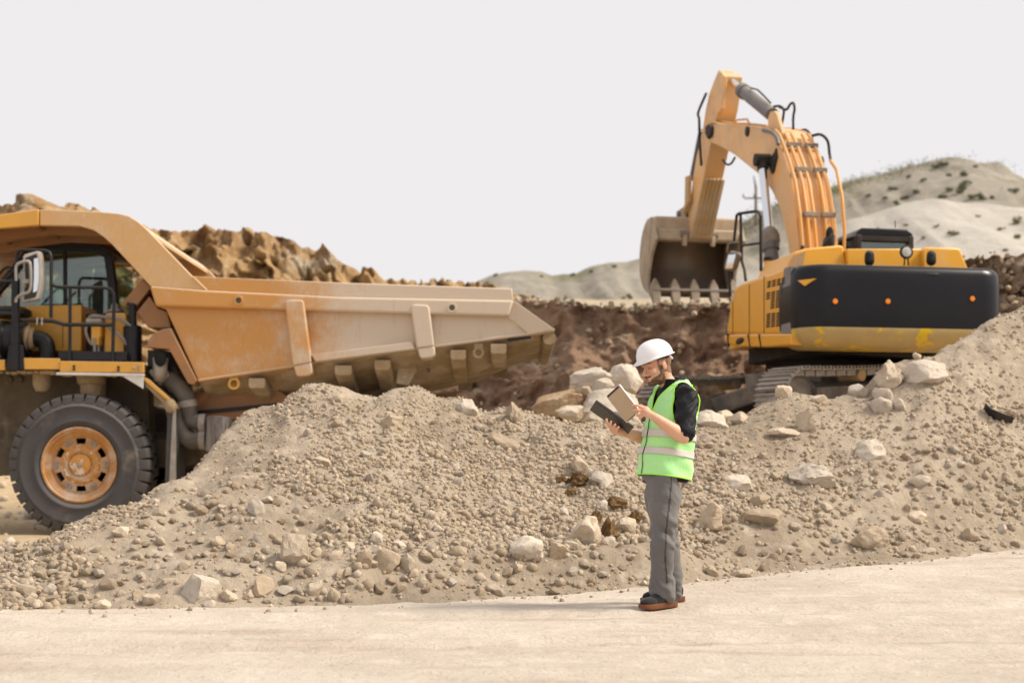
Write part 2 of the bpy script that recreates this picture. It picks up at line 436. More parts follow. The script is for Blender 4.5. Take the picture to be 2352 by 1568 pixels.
# ochre cliff behind the truck
CL = [(-500, 455, 36), (0, 478, 36), (60, 468, 36), (140, 473, 36), (210, 484, 36.5), (300, 512, 37), (350, 520, 37), (395, 528, 37), (440, 532, 37.5), (470, 519, 37.5), (490, 534, 37.5), (512, 518, 37.5), (530, 532, 37.5),
      (548, 520, 38), (575, 543, 38), (620, 545, 38), (660, 552, 38.5), (690, 571, 38.5), (718, 578, 39), (745, 570, 39), (765, 588, 39), (795, 606, 39.5), (830, 618, 40),
      (880, 634, 41), (940, 642, 42), (1000, 648, 44), (1060, 654, 46), (1120, 664, 48), (1200, 682, 48), (1300, 700, 48), (1500, 720, 48)]
c = np.array(CL, float)
wall('cliff', c[:, 0], c[:, 1], c[:, 2], 5.0, -0.2, 30, -1.0, MAT_CLIFF, nrow=170, ncol=560, amp=(1.0, 0.55, 0.15), freq=0.42, seed=60, umin=-600, umax=1500,
     label='ochre rock face of the quarry rising behind the truck body')
# dark brown cut bank in the middle
PW = [(600, 690, 33), (1000, 690, 33), (1120, 686, 32.5), (1180, 690, 32), (1240, 693, 31.5), (1300, 698, 31), (1340, 702, 30.8), (1400, 704, 30.6), (1450, 703, 30.5), (1520, 700, 30.5), (1580, 702, 30.4),
      (1680, 706, 30.2), (1900, 700, 30.5), (2352, 690, 31), (2700, 690, 31)]
c = np.array(PW, float)
wall('pit_bank', c[:, 0], c[:, 1], c[:, 2], 3.4, 0.3, 45, -5.6, MAT_PIT, nrow=150, ncol=460, amp=(0.45, 0.16, 0.07), freq=0.7, gully=0.12, seed=70, umin=500, umax=2700, steep=1.25,
     label='dark brown cut bank of damp soil behind the truck tail')
# lumpy brown heap right of the excavator
HP = [(1750, 760, 27), (2050, 680, 27), (2150, 620, 27), (2225, 592, 27), (2280, 590, 27), (2320, 588, 27), (2352, 590, 27), (2450, 580, 27), (2700, 640, 27), (2900, 760, 27)]
c = np.array(HP, float)
wall('spoil_heap', c[:, 0], c[:, 1], c[:, 2], 4.0, 1.2, 5, 3.6, MAT_HEAP, nrow=80, ncol=160, amp=(0.35, 0.28, 0.16), freq=0.9, seed=80, umin=1800, umax=2850,
     label='lumpy brown spoil heap behind the counterweight on the right')
# far hills
H1 = [(700, 690, 140), (1000, 672, 140), (1085, 652, 140), (1125, 631, 140), (1160, 624, 140), (1200, 622, 140), (1240, 626, 140), (1268, 634, 140), (1295, 628, 140), (1320, 630, 140), (1355, 614, 140),
      (1400, 602, 140), (1440, 600, 140), (1480, 590, 140), (1560, 580, 140), (1700, 590, 140), (1900, 640, 140), (2800, 690, 140)]
c = np.array(H1, float)
wall('far_hill', c[:, 0], c[:, 1], c[:, 2], 55, 6.0, 60, 14, MAT_HILL, nrow=60, ncol=260, amp=(1.6, 0.35, 0.12), freq=0.07, gully=2.2, seed=90, umin=600, umax=2300,
     label='low grey hills beyond the cut bank')
H2 = [(1300, 640, 170), (1500, 610, 170), (1600, 570, 170), (1690, 520, 170), (1750, 486, 170), (1830, 452, 170), (1900, 430, 170), (1960, 412, 170), (2020, 398, 170), (2070, 384, 170), (2100, 374, 170), (2150, 364, 170), (2185, 355, 170), (2215, 352, 170),
      (2245, 360, 170), (2275, 366, 170), (2310, 364, 170), (2330, 378, 170), (2360, 408, 170), (2500, 470, 170), (2800, 560, 170)]
c = np.array(H2, float)
wall('scrub_hill', c[:, 0], c[:, 1], c[:, 2], 70, 5.0, 60, 26, MAT_HILL, nrow=90, ncol=300, amp=(2.6, 0.5, 0.18), freq=0.05, gully=3.5, seed=95, umin=1300, umax=2900,
     label='high grey hill dotted with shrubs behind the excavator')
H3 = [(1400, 680, 95), (1640, 660, 95), (1760, 610, 95), (1830, 560, 95), (1890, 530, 95), (1940, 508, 95), (1990, 498, 95), (2040, 478, 95), (2090, 464, 95), (2140, 459, 95), (2190, 466, 95), (2240, 468, 95), (2300, 474, 95), (2360, 478, 95), (2600, 500, 95), (2900, 600, 95)]
c = np.array(H3, float)
wall('sand_hill', c[:, 0], c[:, 1], c[:, 2], 40, 4.0, 30, 10, MAT_SAND, nrow=70, ncol=220, amp=(1.2, 0.2, 0.08), freq=0.07, gully=1.6, seed=99, umin=1500, umax=2900,
     label='pale sand slope in front of the shrubby hill on the right')

# ================================================================ ROCKS
def rock_mat(name, base, dark, pale, sc=6.0):
    m, nt, b = new_mat(name)
    b.inputs['Roughness'].default_value = 0.92; b.inputs['Specular IOR Level'].default_value = 0.2
    oi = nt.nodes.new('ShaderNodeObjectInfo')
    col = mixc(nt, ramp(nt, add_noise(nt, sc * 0.4, 5, 0.6), 0.35, 0.65), base, pale)
    col = mixc(nt, ramp(nt, add_noise(nt, sc, 8, 0.7), 0.52, 0.70, 0, 0.75), col, dark)
    col = mixc(nt, ramp(nt, up_face(nt), 0.2, 0.9, 0, 0.35), col, pale)
    mul = nt.nodes.new('ShaderNodeHueSaturation'); nt.links.new(col, mul.inputs['Color'])
    nt.links.new(ramp(nt, oi.outputs['Random'], 0, 1, 0.88, 1.1), mul.inputs['Value'])
    nt.links.new(mul.outputs[0], b.inputs['Base Color'])
    bump(nt, b, add_noise(nt, sc * 2.5, 9, 0.7), 0.7, 0.035)
    return m
MAT_ROCK = rock_mat('tan_limestone', (0.50, 0.40, 0.29), (0.36, 0.27, 0.18), (0.58, 0.49, 0.38))
MAT_PALE = rock_mat('pale_limestone', (0.50, 0.43, 0.345), (0.36, 0.285, 0.205), (0.58, 0.51, 0.425))
MAT_DIRT = rock_mat('dirt_covered_rock', (0.42, 0.325, 0.225), (0.32, 0.24, 0.16), (0.48, 0.385, 0.28))
MAT_CLOD = rock_mat('rusty_brown_clod', (0.13, 0.07, 0.028), (0.06, 0.032, 0.015), (0.20, 0.125, 0.055), 14.0)
MAT_LOGROCK = rock_mat('brown_veined_rock', (0.28, 0.16, 0.08), (0.15, 0.08, 0.04), (0.50, 0.39, 0.26), 5.0)

def ico(sub):
    bm = bmesh.new(); bmesh.ops.create_icosphere(bm, subdivisions=sub, radius=1.0)
    v = np.array([p.co for p in bm.verts]); f = np.array([[q.index for q in p.verts] for p in bm.faces]); bm.free()
    return v, f
ICO1, ICO2, ICO3, ICO4 = ico(1), ico(2), ico(3), ico(4)

def rock_verts(base, seed, planes=9, rough=0.10, round_=0.5):
    rg = np.random.default_rng(seed); v = base[0].copy()
    v = v * (1 + 0.20 * fbm(v[:, 0]*0.9 + seed, v[:, 1]*0.9, v[:, 2]*0.9, 2, seed))[:, None]
    for _ in range(planes):
        n = rg.normal(size=3); n /= np.linalg.norm(n)
        d = rg.uniform(0.50, 0.86)
        q = np.maximum(v @ n - d, 0) * (1 - round_ * 0.28)
        v = v - q[:, None] * n
    v = v * (1 + rough * fbm(v[:, 0]*2.6 + seed, v[:, 1]*2.6, v[:, 2]*2.6, 5, seed + 3, 0.6) - 0.7 * rough * np.abs(fbm(v[:, 0]*1.7 + seed, v[:, 1]*1.7, v[:, 2]*1.7 + 5, 3, seed + 8)))[:, None]
    lo, hi = v.min(0), v.max(0)
    return (v - (lo + hi) / 2) / ((hi - lo) / 2)

def place_rock(name, u, v, w, h, label, mat=MAT_ROCK, cat='rock', Y=None, sink=0.22, planes=12, rough=0.09, seed=None, tilt=0.0, depth=1.0, group=None, level=None, round_=0.12):
    seed = seed if seed is not None else int(u * 7 + v * 3)
    if Y is None:
        x, y, z = hit(u, v + h * 0.42)
    else:
        x, y, z = P(u, v + h * 0.5, Y)
    sw, sh = w * y / FPX / 2, h * y / FPX / 2
    base = ICO4 if w > 60 else ICO3
    vv = rock_verts(base, seed, planes, rough, round_) * np.array([sw * 1.03, (sw * 0.55 + sh * 0.45) * depth, sh * 1.12])
    ca, sa = math.cos(R(tilt)), math.sin(R(tilt))
    vv = vv @ np.array([[ca, 0, -sa], [0, 1, 0], [sa, 0, ca]]).T
    me = np_mesh(name, vv, base[1], mat, smooth=True, sharp=24)
    o = link(name, me, loc=(x, y + sw * 0.35 * depth, z + sh * (1 - 2 * sink)))
    tag(o, label, cat, group)
    return o

ROCKS = [
 ('boulder', 453, 1347, 96, 74, 'largest pale angular boulder at the roadside foot of the left mound', MAT_PALE, dict(planes=12, tilt=14)),
 ('boulder', 675, 1258, 68, 80, 'rounded tan boulder standing upright in the gravel right of the truck wheel', MAT_ROCK, dict(planes=5, round_=1)),
 ('rock', 343, 1376, 45, 30, 'blocky tan rock at the road edge left of the largest pale boulder', MAT_ROCK, {}),
 ('rock', 232, 1388, 45, 27, 'grey-topped rock lying furthest onto the road at the left foot', MAT_ROCK, {}),
 ('rock', 115, 1352, 30, 30, 'pale upright rock near the far left foot of the mound', MAT_PALE, {}),
 ('rock', 312, 1367, 25, 29, 'brownish rock leaning on the blocky roadside rock', MAT_DIRT, {}),
 ('rock', 605, 1343, 46, 52, 'dusty tan rock above the windrow below the upright rounded boulder', MAT_DIRT, dict(planes=7)),
 ('rock', 523, 1366, 42, 31, 'tan rock just right of the largest pale boulder', MAT_ROCK, {}),
 ('rock', 478, 1386, 32, 19, 'low pale rock at the toe of the largest pale boulder', MAT_PALE, {}),
 ('rock', 568, 1364, 33, 25, 'grey-brown rock between the tan rocks at the left foot', MAT_DIRT, {}),
 ('rock', 502, 1242, 38, 28, 'flat dusty rock in the gravel below the truck mud flap', MAT_DIRT, {}),
 ('rock', 592, 1234, 28, 28, 'thin pale flake of stone standing on edge in the gravel', MAT_PALE, dict(depth=0.35, tilt=-35)),
 ('rock', 587, 1164, 39, 42, 'pale rock high on the left flank of the mound', MAT_PALE, {}),
 ('rock', 613, 1146, 26, 20, 'small pale rock touching the high left flank rock', MAT_PALE, {}),
 ('rock', 685, 1168, 24, 26, 'white stone flake in the middle of the left gravel face', MAT_PALE, dict(depth=0.4)),
 ('rock', 725, 1348, 35, 38, 'tan rock on the lower slope at the left end of the windrow', MAT_ROCK, {}),
 ('rock', 767, 1364, 32, 38, 'yellowish tan rock just above the road right of the left rocks', MAT_DIRT, {}),
 ('rock', 422, 1300, 32, 22, 'dull tan rock above the largest pale boulder', MAT_DIRT, {}),
 ('rock', 357, 1301, 16, 21, 'small white pointed stone above the roadside rocks', MAT_PALE, {}),
 ('rock', 275, 1219, 40, 26, 'yellowish rock on the flank under the truck tyre', MAT_ROCK, {}),
 ('rock', 643, 1301, 28, 28, 'pale rock touching the bottom of the upright rounded boulder', MAT_ROCK, {}),
 ('rock', 387, 1335, 38, 18, 'flat tan rock up-slope to the left of the largest pale boulder', MAT_ROCK, {}),
 ('boulder', 1208, 1258, 78, 66, 'smooth white rounded boulder resting on the windrow in mid slope', MAT_PALE, dict(planes=6, round_=1)),
 ('boulder', 1344, 1218, 76, 82, 'big grey-tan boulder beside the rusty brown clods', MAT_ROCK, dict(planes=8)),
 ('boulder', 891, 1281, 56, 56, 'tan boulder in the middle of the cluster on the windrow', MAT_DIRT, dict(planes=7)),
 ('rock', 937, 1288, 38, 45, 'upright tan rock at the right end of the windrow cluster', MAT_ROCK, {}),
 ('rock', 864, 1233, 31, 31, 'pale rock on top of the windrow cluster', MAT_PALE, {}),
 ('rock', 866, 1262, 29, 30, 'white flake leaning against the tan cluster boulder', MAT_PALE, dict(depth=0.4, tilt=30)),
 ('rock', 836, 1278, 38, 50, 'dusty tan rock at the left end of the windrow cluster', MAT_DIRT, {}),
 ('rock', 917, 1249, 32, 20, 'white chip of stone behind the windrow cluster', MAT_PALE, {}),
 ('rock', 1052, 1266, 42, 31, 'dull rock between the windrow cluster and the white boulder', MAT_DIRT, {}),
 ('rock', 1333, 1066, 46, 43, 'dusty rock just above the upper brown clod near the worker', MAT_DIRT, {}),
 ('rock', 1386, 1096, 58, 38, 'grey-white slanting slab up-slope of the folder hand', MAT_PALE, dict(tilt=-28)),
 ('rock', 1386, 1159, 38, 28, 'pale rock between the two groups of brown clods', MAT_PALE, {}),
 ('rock', 1440, 1207, 44, 50, 'grey-tan rock close behind the worker trouser leg', MAT_ROCK, {}),
 ('rock', 1397, 1243, 34, 28, 'pale pointed rock below the brown clods', MAT_PALE, {}),
 ('rock', 1071, 932, 53, 42, 'pale pinkish rock on the crest below the truck tail', MAT_PALE, dict(planes=7)),
 ('rock', 1181, 944, 40, 50, 'upright crumbly clod on the crest left of the brown veined boulder', MAT_DIRT, dict(rough=0.22)),
 ('rock', 898, 968, 60, 42, 'crumbly soil lump near the crest below the truck body', MAT_DIRT, dict(rough=0.25)),
 ('rock', 741, 1058, 36, 28, 'smooth tan rock alone on the upper left slope', MAT_ROCK, {}),
 ('rock', 777, 913, 31, 23, 'flat pale rock on the highest crest of the left mound', MAT_ROCK, {}),
 ('rock', 930, 1084, 31, 20, 'low tan rock half way down under the crumbly crest lump', MAT_ROCK, {}),
 ('rock', 1201, 1176, 31, 28, 'dull rock up-slope of the white rounded boulder', MAT_DIRT, {}),
 ('rock', 1294, 1173, 25, 22, 'pale pebble-like rock left of the big grey-tan boulder', MAT_PALE, {}),
 ('rock', 1280, 1262, 38, 42, 'grey pointed rock right of the white rounded boulder', MAT_DIRT, {}),
 ('rock', 1314, 1251, 30, 23, 'tan rock between the grey pointed rock and the big boulder', MAT_ROCK, {}),
 ('rock', 1159, 1010, 82, 40, 'broad half buried slab on the upper slope under the crest', MAT_DIRT, dict(sink=0.4, tilt=-25)),
 ('rock', 803, 1255, 24, 28, 'small upright rock left of the windrow cluster', MAT_ROCK, {}),
 ('boulder', 1866, 1086, 104, 60, 'layered pale slab with an overhanging edge on the right slope', MAT_PALE, dict(planes=11, tilt=12, rough=0.15)),
 ('boulder', 1750, 1186, 104, 46, 'long flat slab low on the slope right of the worker', MAT_DIRT, dict(planes=9)),
 ('boulder', 1631, 1186, 74, 68, 'dusty leaning boulder right behind the worker legs', MAT_DIRT, dict(planes=8, tilt=20)),
 ('boulder', 1998, 1030, 72, 50, 'chalk white angular boulder on the upper right slope', MAT_PALE, dict(planes=12, tilt=20)),
 ('boulder', 1998, 1230, 82, 58, 'dirt covered rounded boulder near the road on the right', MAT_DIRT, dict(planes=5, round_=1)),
 ('rock', 2115, 1100, 48, 25, 'pale flat rock half way up the right slope', MAT_PALE, {}),
 ('rock', 2108, 1186, 52, 29, 'tan rock below the pale flat one on the right slope', MAT_ROCK, {}),
 ('rock', 2231, 1225, 38, 32, 'dull rock near the road at the far right', MAT_DIRT, {}),
 ('rock', 2303, 1213, 21, 28, 'small upright pale rock at the right edge', MAT_PALE, {}),
 ('rock', 2135, 1264, 31, 19, 'low tan rock at the road edge on the right', MAT_ROCK, {}),
 ('rock', 1708, 1314, 48, 27, 'yellowish rock at the road edge right of the worker shoes', MAT_ROCK, {}),
 ('rock', 1635, 1310, 31, 26, 'grey angular rock at the road edge closest to the worker on the right', MAT_DIRT, {}),
 ('rock', 1690, 1102, 82, 42, 'half buried pale boulder up-slope of the leaning boulder', MAT_PALE, dict(sink=0.35)),
 ('rock', 1851, 965, 40, 58, 'tan rock standing on end below the excavator track', MAT_ROCK, dict(planes=10, tilt=10)),
 ('rock', 1801, 992, 72, 27, 'thin tan slab lying beside the upright rock below the track', MAT_ROCK, {}),
 ('rock', 2025, 927, 52, 40, 'pale rock at the head of the right slope below the large slab', MAT_PALE, {}),
 ('rock', 2065, 926, 32, 29, 'small pale rock next to the one at the head of the right slope', MAT_PALE, {}),
 ('rock', 1745, 1145, 45, 35, 'pointed rock on top of the long flat slab', MAT_DIRT, {}),
 ('rock', 2085, 1165, 18, 22, 'small dark rock above the right road edge', MAT_DIRT, {}),
 ('boulder', 2132, 851, 100, 68, 'largest round-topped pale slab on the crest below the counterweight', MAT_PALE, dict(planes=6, round_=1, tilt=12)),
 ('boulder', 2046, 856, 66, 74, 'rugged tan boulder left of the round-topped crest slab', MAT_ROCK, dict(rough=0.2)),
 ('rock', 1974, 894, 46, 34, 'pale rock on the crest left of the rugged boulder', MAT_PALE, dict()),
 ('rock', 2030, 904, 50, 34, 'pale rock under the rugged crest boulder', MAT_PALE, dict()),
 ('rock', 1800, 898, 38, 36, 'pointed tan rock on the crest in front of the near track', MAT_ROCK, dict(planes=12)),
 ('rock', 1886, 918, 44, 28, 'rounded tan rock on the crest right of the pointed one', MAT_ROCK, dict()),
 ('rock', 2107, 806, 20, 17, 'small rock on top of the crest under the counterweight', MAT_ROCK, dict()),
 ('boulder', 1631, 962, 82, 52, 'white wedge boulder behind the worker elbow', MAT_PALE, dict(planes=12)),
 ('rock', 1666, 953, 44, 38, 'tan rock leaning on the white wedge boulder', MAT_ROCK, dict()),
 ('rock', 1700, 957, 40, 30, 'tan rock on the crest between the wedge boulder and the track', MAT_ROCK, dict()),
 ('boulder', 1358, 861, 96, 60, 'pale pillow-shaped boulder left end of the big boulder pile', MAT_PALE, dict(planes=8, Y=17.9)),
 ('boulder', 1440, 858, 80, 70, 'pale boulder at the top of the pile behind the hard hat', MAT_PALE, dict(planes=8, Y=18.6)),
 ('boulder', 1384, 882, 54, 48, 'square pale boulder in the middle of the big boulder pile', MAT_PALE, dict(Y=17.5)),
 ('boulder', 1404, 920, 142, 86, 'widest pale boulder at the bottom of the pile behind the tablet', MAT_PALE, dict(planes=10, Y=17.0)),
 ('boulder', 1281, 916, 118, 52, 'brown veined log-like boulder left of the pale pile', MAT_LOGROCK, dict(planes=9, Y=17.2, tilt=17, depth=0.6)),
 ('rock', 1347, 892, 24, 20, 'small grey rock wedged between the pillow and square boulders', MAT_DIRT, dict(Y=17.3)),
 ('rock', 1308, 942, 64, 36, 'tan rock under the brown veined boulder', MAT_ROCK, dict(Y=16.7)),
 ('rock', 1368, 948, 60, 34, 'tan rock at the lower left of the widest pale boulder', MAT_ROCK, dict(Y=16.6)),
]
for n, u, v, w, h, lab, mt, kw in ROCKS:
    place_rock(n, u, v, w, h, lab, mt, **kw)
CLODS = [(1329, 1101, 42, 32, 'wide rusty clod under the dusty rock'), (1287, 1101, 31, 19, 'leftmost small rusty clod on the gravel'), (1311, 1130, 24, 20, 'crumbly rusty clod below the wide one'),
         (1370, 1187, 24, 38, 'narrow rusty clod on top of the big grey-tan boulder'), (1403, 1214, 36, 56, 'tallest rusty clod right of the big boulder'),
         (1460, 1187, 28, 30, 'dark rusty clod touching the worker trousers'), (1417, 1156, 42, 34, 'rusty clod up-slope of the tallest one')]
for u, v, w, h, lab in CLODS:
    place_rock('soil_clod', u, v, w * 1.2, h * 1.2, lab, MAT_CLOD, cat='clod', rough=0.30, planes=2, round_=1.0, group='rusty brown clods by the worker')

MARKS = [(181, 1230, 'the truck tyre'), (453, 1347, 'the largest pale boulder'), (115, 1352, 'the far left upright rock'), (275, 1219, 'the yellowish flank rock'), (675, 1258, 'the upright rounded boulder'), (587, 1164, 'the pale left flank rock'),
         (502, 1242, 'the flat dusty rock'), (741, 1058, 'the lone smooth upper rock'), (777, 930, 'the highest crest rock'), (891, 1281, 'the windrow rock cluster'), (767, 1364, 'the yellowish roadside rock'),
         (1208, 1258, 'the white rounded boulder'), (1344, 1218, 'the big boulder by the brown clods'), (898, 968, 'the crumbly crest lump'), (930, 1084, 'the low mid-slope rock'), (1071, 945, 'the pinkish crest rock'), (1159, 1010, 'the half buried broad slab'),
         (1201, 1176, 'the dull rock above the white boulder'), (1386, 1096, 'the slanting grey slab'), (1631, 1186, 'the dusty leaning boulder'), (1750, 1186, 'the long flat slab'), (1866, 1086, 'the layered overhanging slab'), (1998, 1030, 'the chalk white boulder'),
         (1998, 1230, 'the dirt covered boulder'), (2115, 1100, 'the pale flat slope rock'), (2231, 1225, 'the dull far right rock'), (2291, 952, 'the painted shade strip'), (1851, 965, 'the rock standing on end'), (1708, 1314, 'the yellowish rock by the shoes'), (2135, 1264, 'the low right roadside rock')]
# medium stones, each its own object, sharing eight meshes
protos = []
for k in range(8):
    protos.append([np_mesh('stone', rock_verts(ICO2, 900 + k, 8, 0.10), ICO2[1], mt, True, 28) for mt in (MAT_ROCK, MAT_PALE, MAT_DIRT)])
rg = np.random.default_rng(3)
taken = [(r[1], r[2], max(r[3], r[4])) for r in ROCKS]
ZONES = [((20, 700), (1150, 1390), 75, 'fist-sized tan stone lying on the left end of the gravel mound', 'small stones on the left end of the mound'),
         ((700, 1470), (960, 1370), 75, 'fist-sized tan stone lying on the middle of the gravel mound', 'small stones on the middle of the mound'),
         ((1600, 2340), (960, 1310), 90, 'fist-sized tan stone lying on the right-hand soil slope', 'small stones on the right slope')]
for (u0, u1), (v0, v1), cnt, lab, grp in ZONES:
    done = 0; tries = 0
    while done < cnt and tries < 3000:
        tries += 1
        u, v = rg.uniform(u0, u1), rg.uniform(v0, v1)
        if v < np.interp(u, cu[:, 0], cu[:, 1]) + 14: continue
        if any(abs(u - a) < c * 0.6 + 8 and abs(v - b) < c * 0.6 + 8 for a, b, c in taken): continue
        x, y, z = hit(u, v)
        if y < np.interp(x, FTX, FTY) + 0.05: continue
        s = 0.028 + 0.034 * rg.beta(1.3, 3)
        o = link('stone', protos[rg.integers(8)][rg.choice([0, 0, 1, 2, 2])], loc=(x, y, z + s * 0.35))
        o.scale = (s * rg.uniform(0.9, 1.4), s * rg.uniform(0.8, 1.2), s * rg.uniform(0.6, 1.0))
        o.rotation_euler = (rg.uniform(-0.5, 0.5), rg.uniform(-0.5, 0.5), rg.uniform(0, 6.28))
        tn = o.data.materials[0].name.split('_')[0]; tn = {'dirt': 'dusty'}.get(tn, tn)
        a, b, lm = min(MARKS, key=lambda q: (q[0] - u) ** 2 + (1.4 * (q[1] - v)) ** 2)
        far = 'close' if math.hypot(a - u, b - v) < 75 else 'further'
        side = ('left of' if u < a else 'right of') if abs(u - a) > abs(v - b) else ('above' if v < b else 'below')
        tag(o, f"{'small' if s < 0.036 else 'fist-sized'} {tn} stone {far} {'to the ' if 'of' in side else ''}{side} {lm}", 'stone', grp); taken.append((u, v, 16)); done += 1

# gravel: tens of thousands of pebbles, nobody could count them
def pebbles(name, xr, yr, n, rmin, rmax, dens, zfun, label, seed, mats, up=0.2, power=2.6, size=None):
    rg = np.random.default_rng(seed)
    x = rg.uniform(*xr, n); y = rg.uniform(*yr, n)
    keep = rg.uniform(size=n) < dens(x, y)
    x, y = x[keep], y[keep]; m = len(x)
    r = rmin + (rmax - rmin) * rg.uniform(size=m) ** power
    if size is not None: r = r * size(x, y)
    z = zfun(x, y) + r * up
    P0 = np.stack([rock_verts(ICO1, 700 + k, 3, 0.10, 1.0) for k in range(10)])
    k = rg.integers(10, size=m)
    q = rg.normal(size=(m, 4)); q /= np.linalg.norm(q, axis=1)[:, None]
    a, b, c, d = q.T
    Rm = np.stack([1-2*(c*c+d*d), 2*(b*c-a*d), 2*(b*d+a*c), 2*(b*c+a*d), 1-2*(b*b+d*d), 2*(c*d-a*b), 2*(b*d-a*c), 2*(c*d+a*b), 1-2*(b*b+c*c)], -1).reshape(m, 3, 3)
    sc = r[:, None] * rg.uniform(0.7, 1.25, (m, 3))
    V = np.einsum('mij,mvj->mvi', Rm, P0[k] * sc[:, None, :]) + np.stack([x, y, z], -1)[:, None, :]
    nv = len(ICO1[0])
    F = (ICO1[1][None] + (np.arange(m) * nv)[:, None, None]).reshape(-1, 3)
    me = np_mesh(name, V.reshape(-1, 3), F, None, smooth=True, sharp=58)
    for mt in mats: me.materials.append(mt)
    me.polygons.foreach_set('material_index', np.repeat(rg.integers(len(mats), size=m), len(ICO1[1])).astype(np.int32))
    o = link(name, me); tag(o, label, kind='stuff'); return o
def dens_mound(x, y):
    z, s = mound_base(x, y)
    left = 1 - sstep(0.8, 2.2, x)
    n = fbm(x * 0.8, y * 0.8, 0, 3, 41)
    bare = sstep(-0.30, 0.18, n)
    pat = sstep(-0.1, 0.45, n)
    d = left * (0.10 + 0.82 * bare) + (1 - left) * (0.07 + 0.42 * pat)
    d = d * (0.35 + 0.65 * np.exp(-((s - 0.45) / 0.38) ** 2)) * sstep(-0.02, 0.08, s) * (s < 1.12)
    bw = sstep(-3.2, -1.6, x) * (1 - sstep(1.2, 2.2, x)) * np.exp(-((y - np.interp(x, FTX, FTY) - 0.35) / 0.3) ** 2)
    return d * (1 - 0.75 * bw)
GM = [MAT_ROCK, MAT_DIRT, MAT_DIRT, MAT_MOUND]
pebbles('gravel', (-8.5, 9.0), (9.4, 18.2), 265000, 0.006, 0.034, dens_mound, lambda x, y: mound_z(x, y), 'loose gravel and crumbled soil covering the mound', 5, GM, size=lambda x, y: 0.62 + 0.62 * (1 - np.clip(mound_base(x, y)[1], 0, 1)) + 0.25 * fbm(x * 1.5, y * 1.5, 0, 2, 44))
def dens_foot(x, y):
    yf = np.interp(x, FTX, FTY)
    return np.exp(-np.maximum(yf + 0.15 - y, 0) / 0.16) * (y < yf + 0.5) * 0.8
pebbles('road_gravel', (-6, 6.5), (6.5, 14), 30000, 0.004, 0.020, dens_foot, lambda x, y: np.maximum(road_h(x, y), mound_z(x, y)), 'scattered grit along the road edge', 6, GM, 0.3, 3.0)
pebbles('quarry_rubble', (-12, 0), (18, 34), 2500, 0.02, 0.12, lambda x, y: 0.5 * sstep(20, 30, y) + 0.1, ground_z, 'scattered rubble on the quarry floor behind the truck', 8, [MAT_ROCK, MAT_PALE], 0.3, 3.0)
def dens_bench(x, y): return 0.5 * (mound_z(x, y, False) < ground_z(x, y)) + 0.0
pebbles('bench_rubble', (1, 12), (16.5, 28), 3000, 0.02, 0.14, dens_bench, ground_z, 'broken rubble on the bench around the excavator tracks', 9, [MAT_ROCK, MAT_PALE, MAT_DIRT], 0.3, 3.0)

# ================================================================ DUMP TRUCK
TY = 21.4                                    # depth of the truck's near side
TW = 4.4                                     # width over the body
TR = Vector(((181 - CX) / FPX * TY, TY + TW / 2, 0.0))
DUST = (0.60, 0.51, 0.41)
def truck_paint(name, c1, c2, rear=True, amt=0.48):
    m, nt, b = new_mat(name)
    col = mixc(nt, ramp(nt, add_noise(nt, 0.8, 6, 0.6), 0.3, 0.7), c1, c2)
    tc = nt.nodes.new('ShaderNodeTexCoord'); s = nt.nodes.new('ShaderNodeSeparateXYZ'); nt.links.new(tc.outputs['Object'], s.inputs[0])
    n = add_noise(nt, 1.6, 7, 0.65); fine = add_noise(nt, 26, 5, 0.75, stretch=(1, 1, 0.35))
    n = math2(nt, 'ADD', math2(nt, 'MULTIPLY', n, 0.75), math2(nt, 'MULTIPLY', fine, 0.3))
    if rear: n = math2(nt, 'ADD', n, ramp(nt, s.outputs[0], 1.8, 6.4, -0.04, 0.50))
    f = ramp(nt, n, 0.72 - amt * 0.5, 1.08 - amt * 0.5, 0.04, 0.95)
    f = math2(nt, 'MAXIMUM', f, ramp(nt, up_face(nt), 0.2, 0.8, 0, 0.75))
    sp = ramp(nt, add_noise(nt, 22, 4, 0.7, stretch=(1, 1, 0.45)), 0.66, 0.72, 0, 0.7)
    st = ramp(nt, add_noise(nt, 3.2, 6, 0.7, stretch=(3.0, 1, 0.35)), 0.58, 0.78, 0, 0.35)
    colf = mixc(nt, sp, mixc(nt, st, mixc(nt, f, col, DUST), (0.30, 0.16, 0.07)), (0.66, 0.58, 0.49))
    nt.links.new(colf, b.inputs['Base Color'])
    nt.links.new(ramp(nt, f, 0, 1, 0.42, 0.9), b.inputs['Roughness'])
    b.inputs['Specular IOR Level'].default_value = 0.4
    bump(nt, b, add_noise(nt, 5, 4, 0.5), 0.06, 0.02)
    return m
MT_BODY = truck_paint('truck_body_paint', (0.56, 0.265, 0.055), (0.51, 0.25, 0.07))
MT_CAN = truck_paint('canopy_paint', (0.58, 0.34, 0.135), (0.55, 0.36, 0.17), rear=False, amt=0.5)
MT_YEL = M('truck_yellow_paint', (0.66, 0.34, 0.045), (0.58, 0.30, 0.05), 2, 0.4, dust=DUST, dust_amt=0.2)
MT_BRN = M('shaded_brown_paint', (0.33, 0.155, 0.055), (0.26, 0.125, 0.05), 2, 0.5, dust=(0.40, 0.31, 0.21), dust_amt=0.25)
MT_UND = M('dusty_underside_steel', (0.30, 0.205, 0.10), (0.38, 0.29, 0.18), 2.5, 0.8, dust=DUST, dust_amt=0.35, bmp=0.25, bscale=30)
MT_BLK = M('black_painted_steel', (0.007, 0.007, 0.010), (0.012, 0.012, 0.015), 4, 0.42, spec=0.35, dust=(0.25, 0.22, 0.18), dust_amt=0.02, dust_top=0.3)
MT_FRM = M('grimy_frame_steel', (0.062, 0.050, 0.036), (0.13, 0.10, 0.065), 1.6, 0.85, dust=(0.33, 0.26, 0.18), dust_amt=0.22, bmp=0.3)
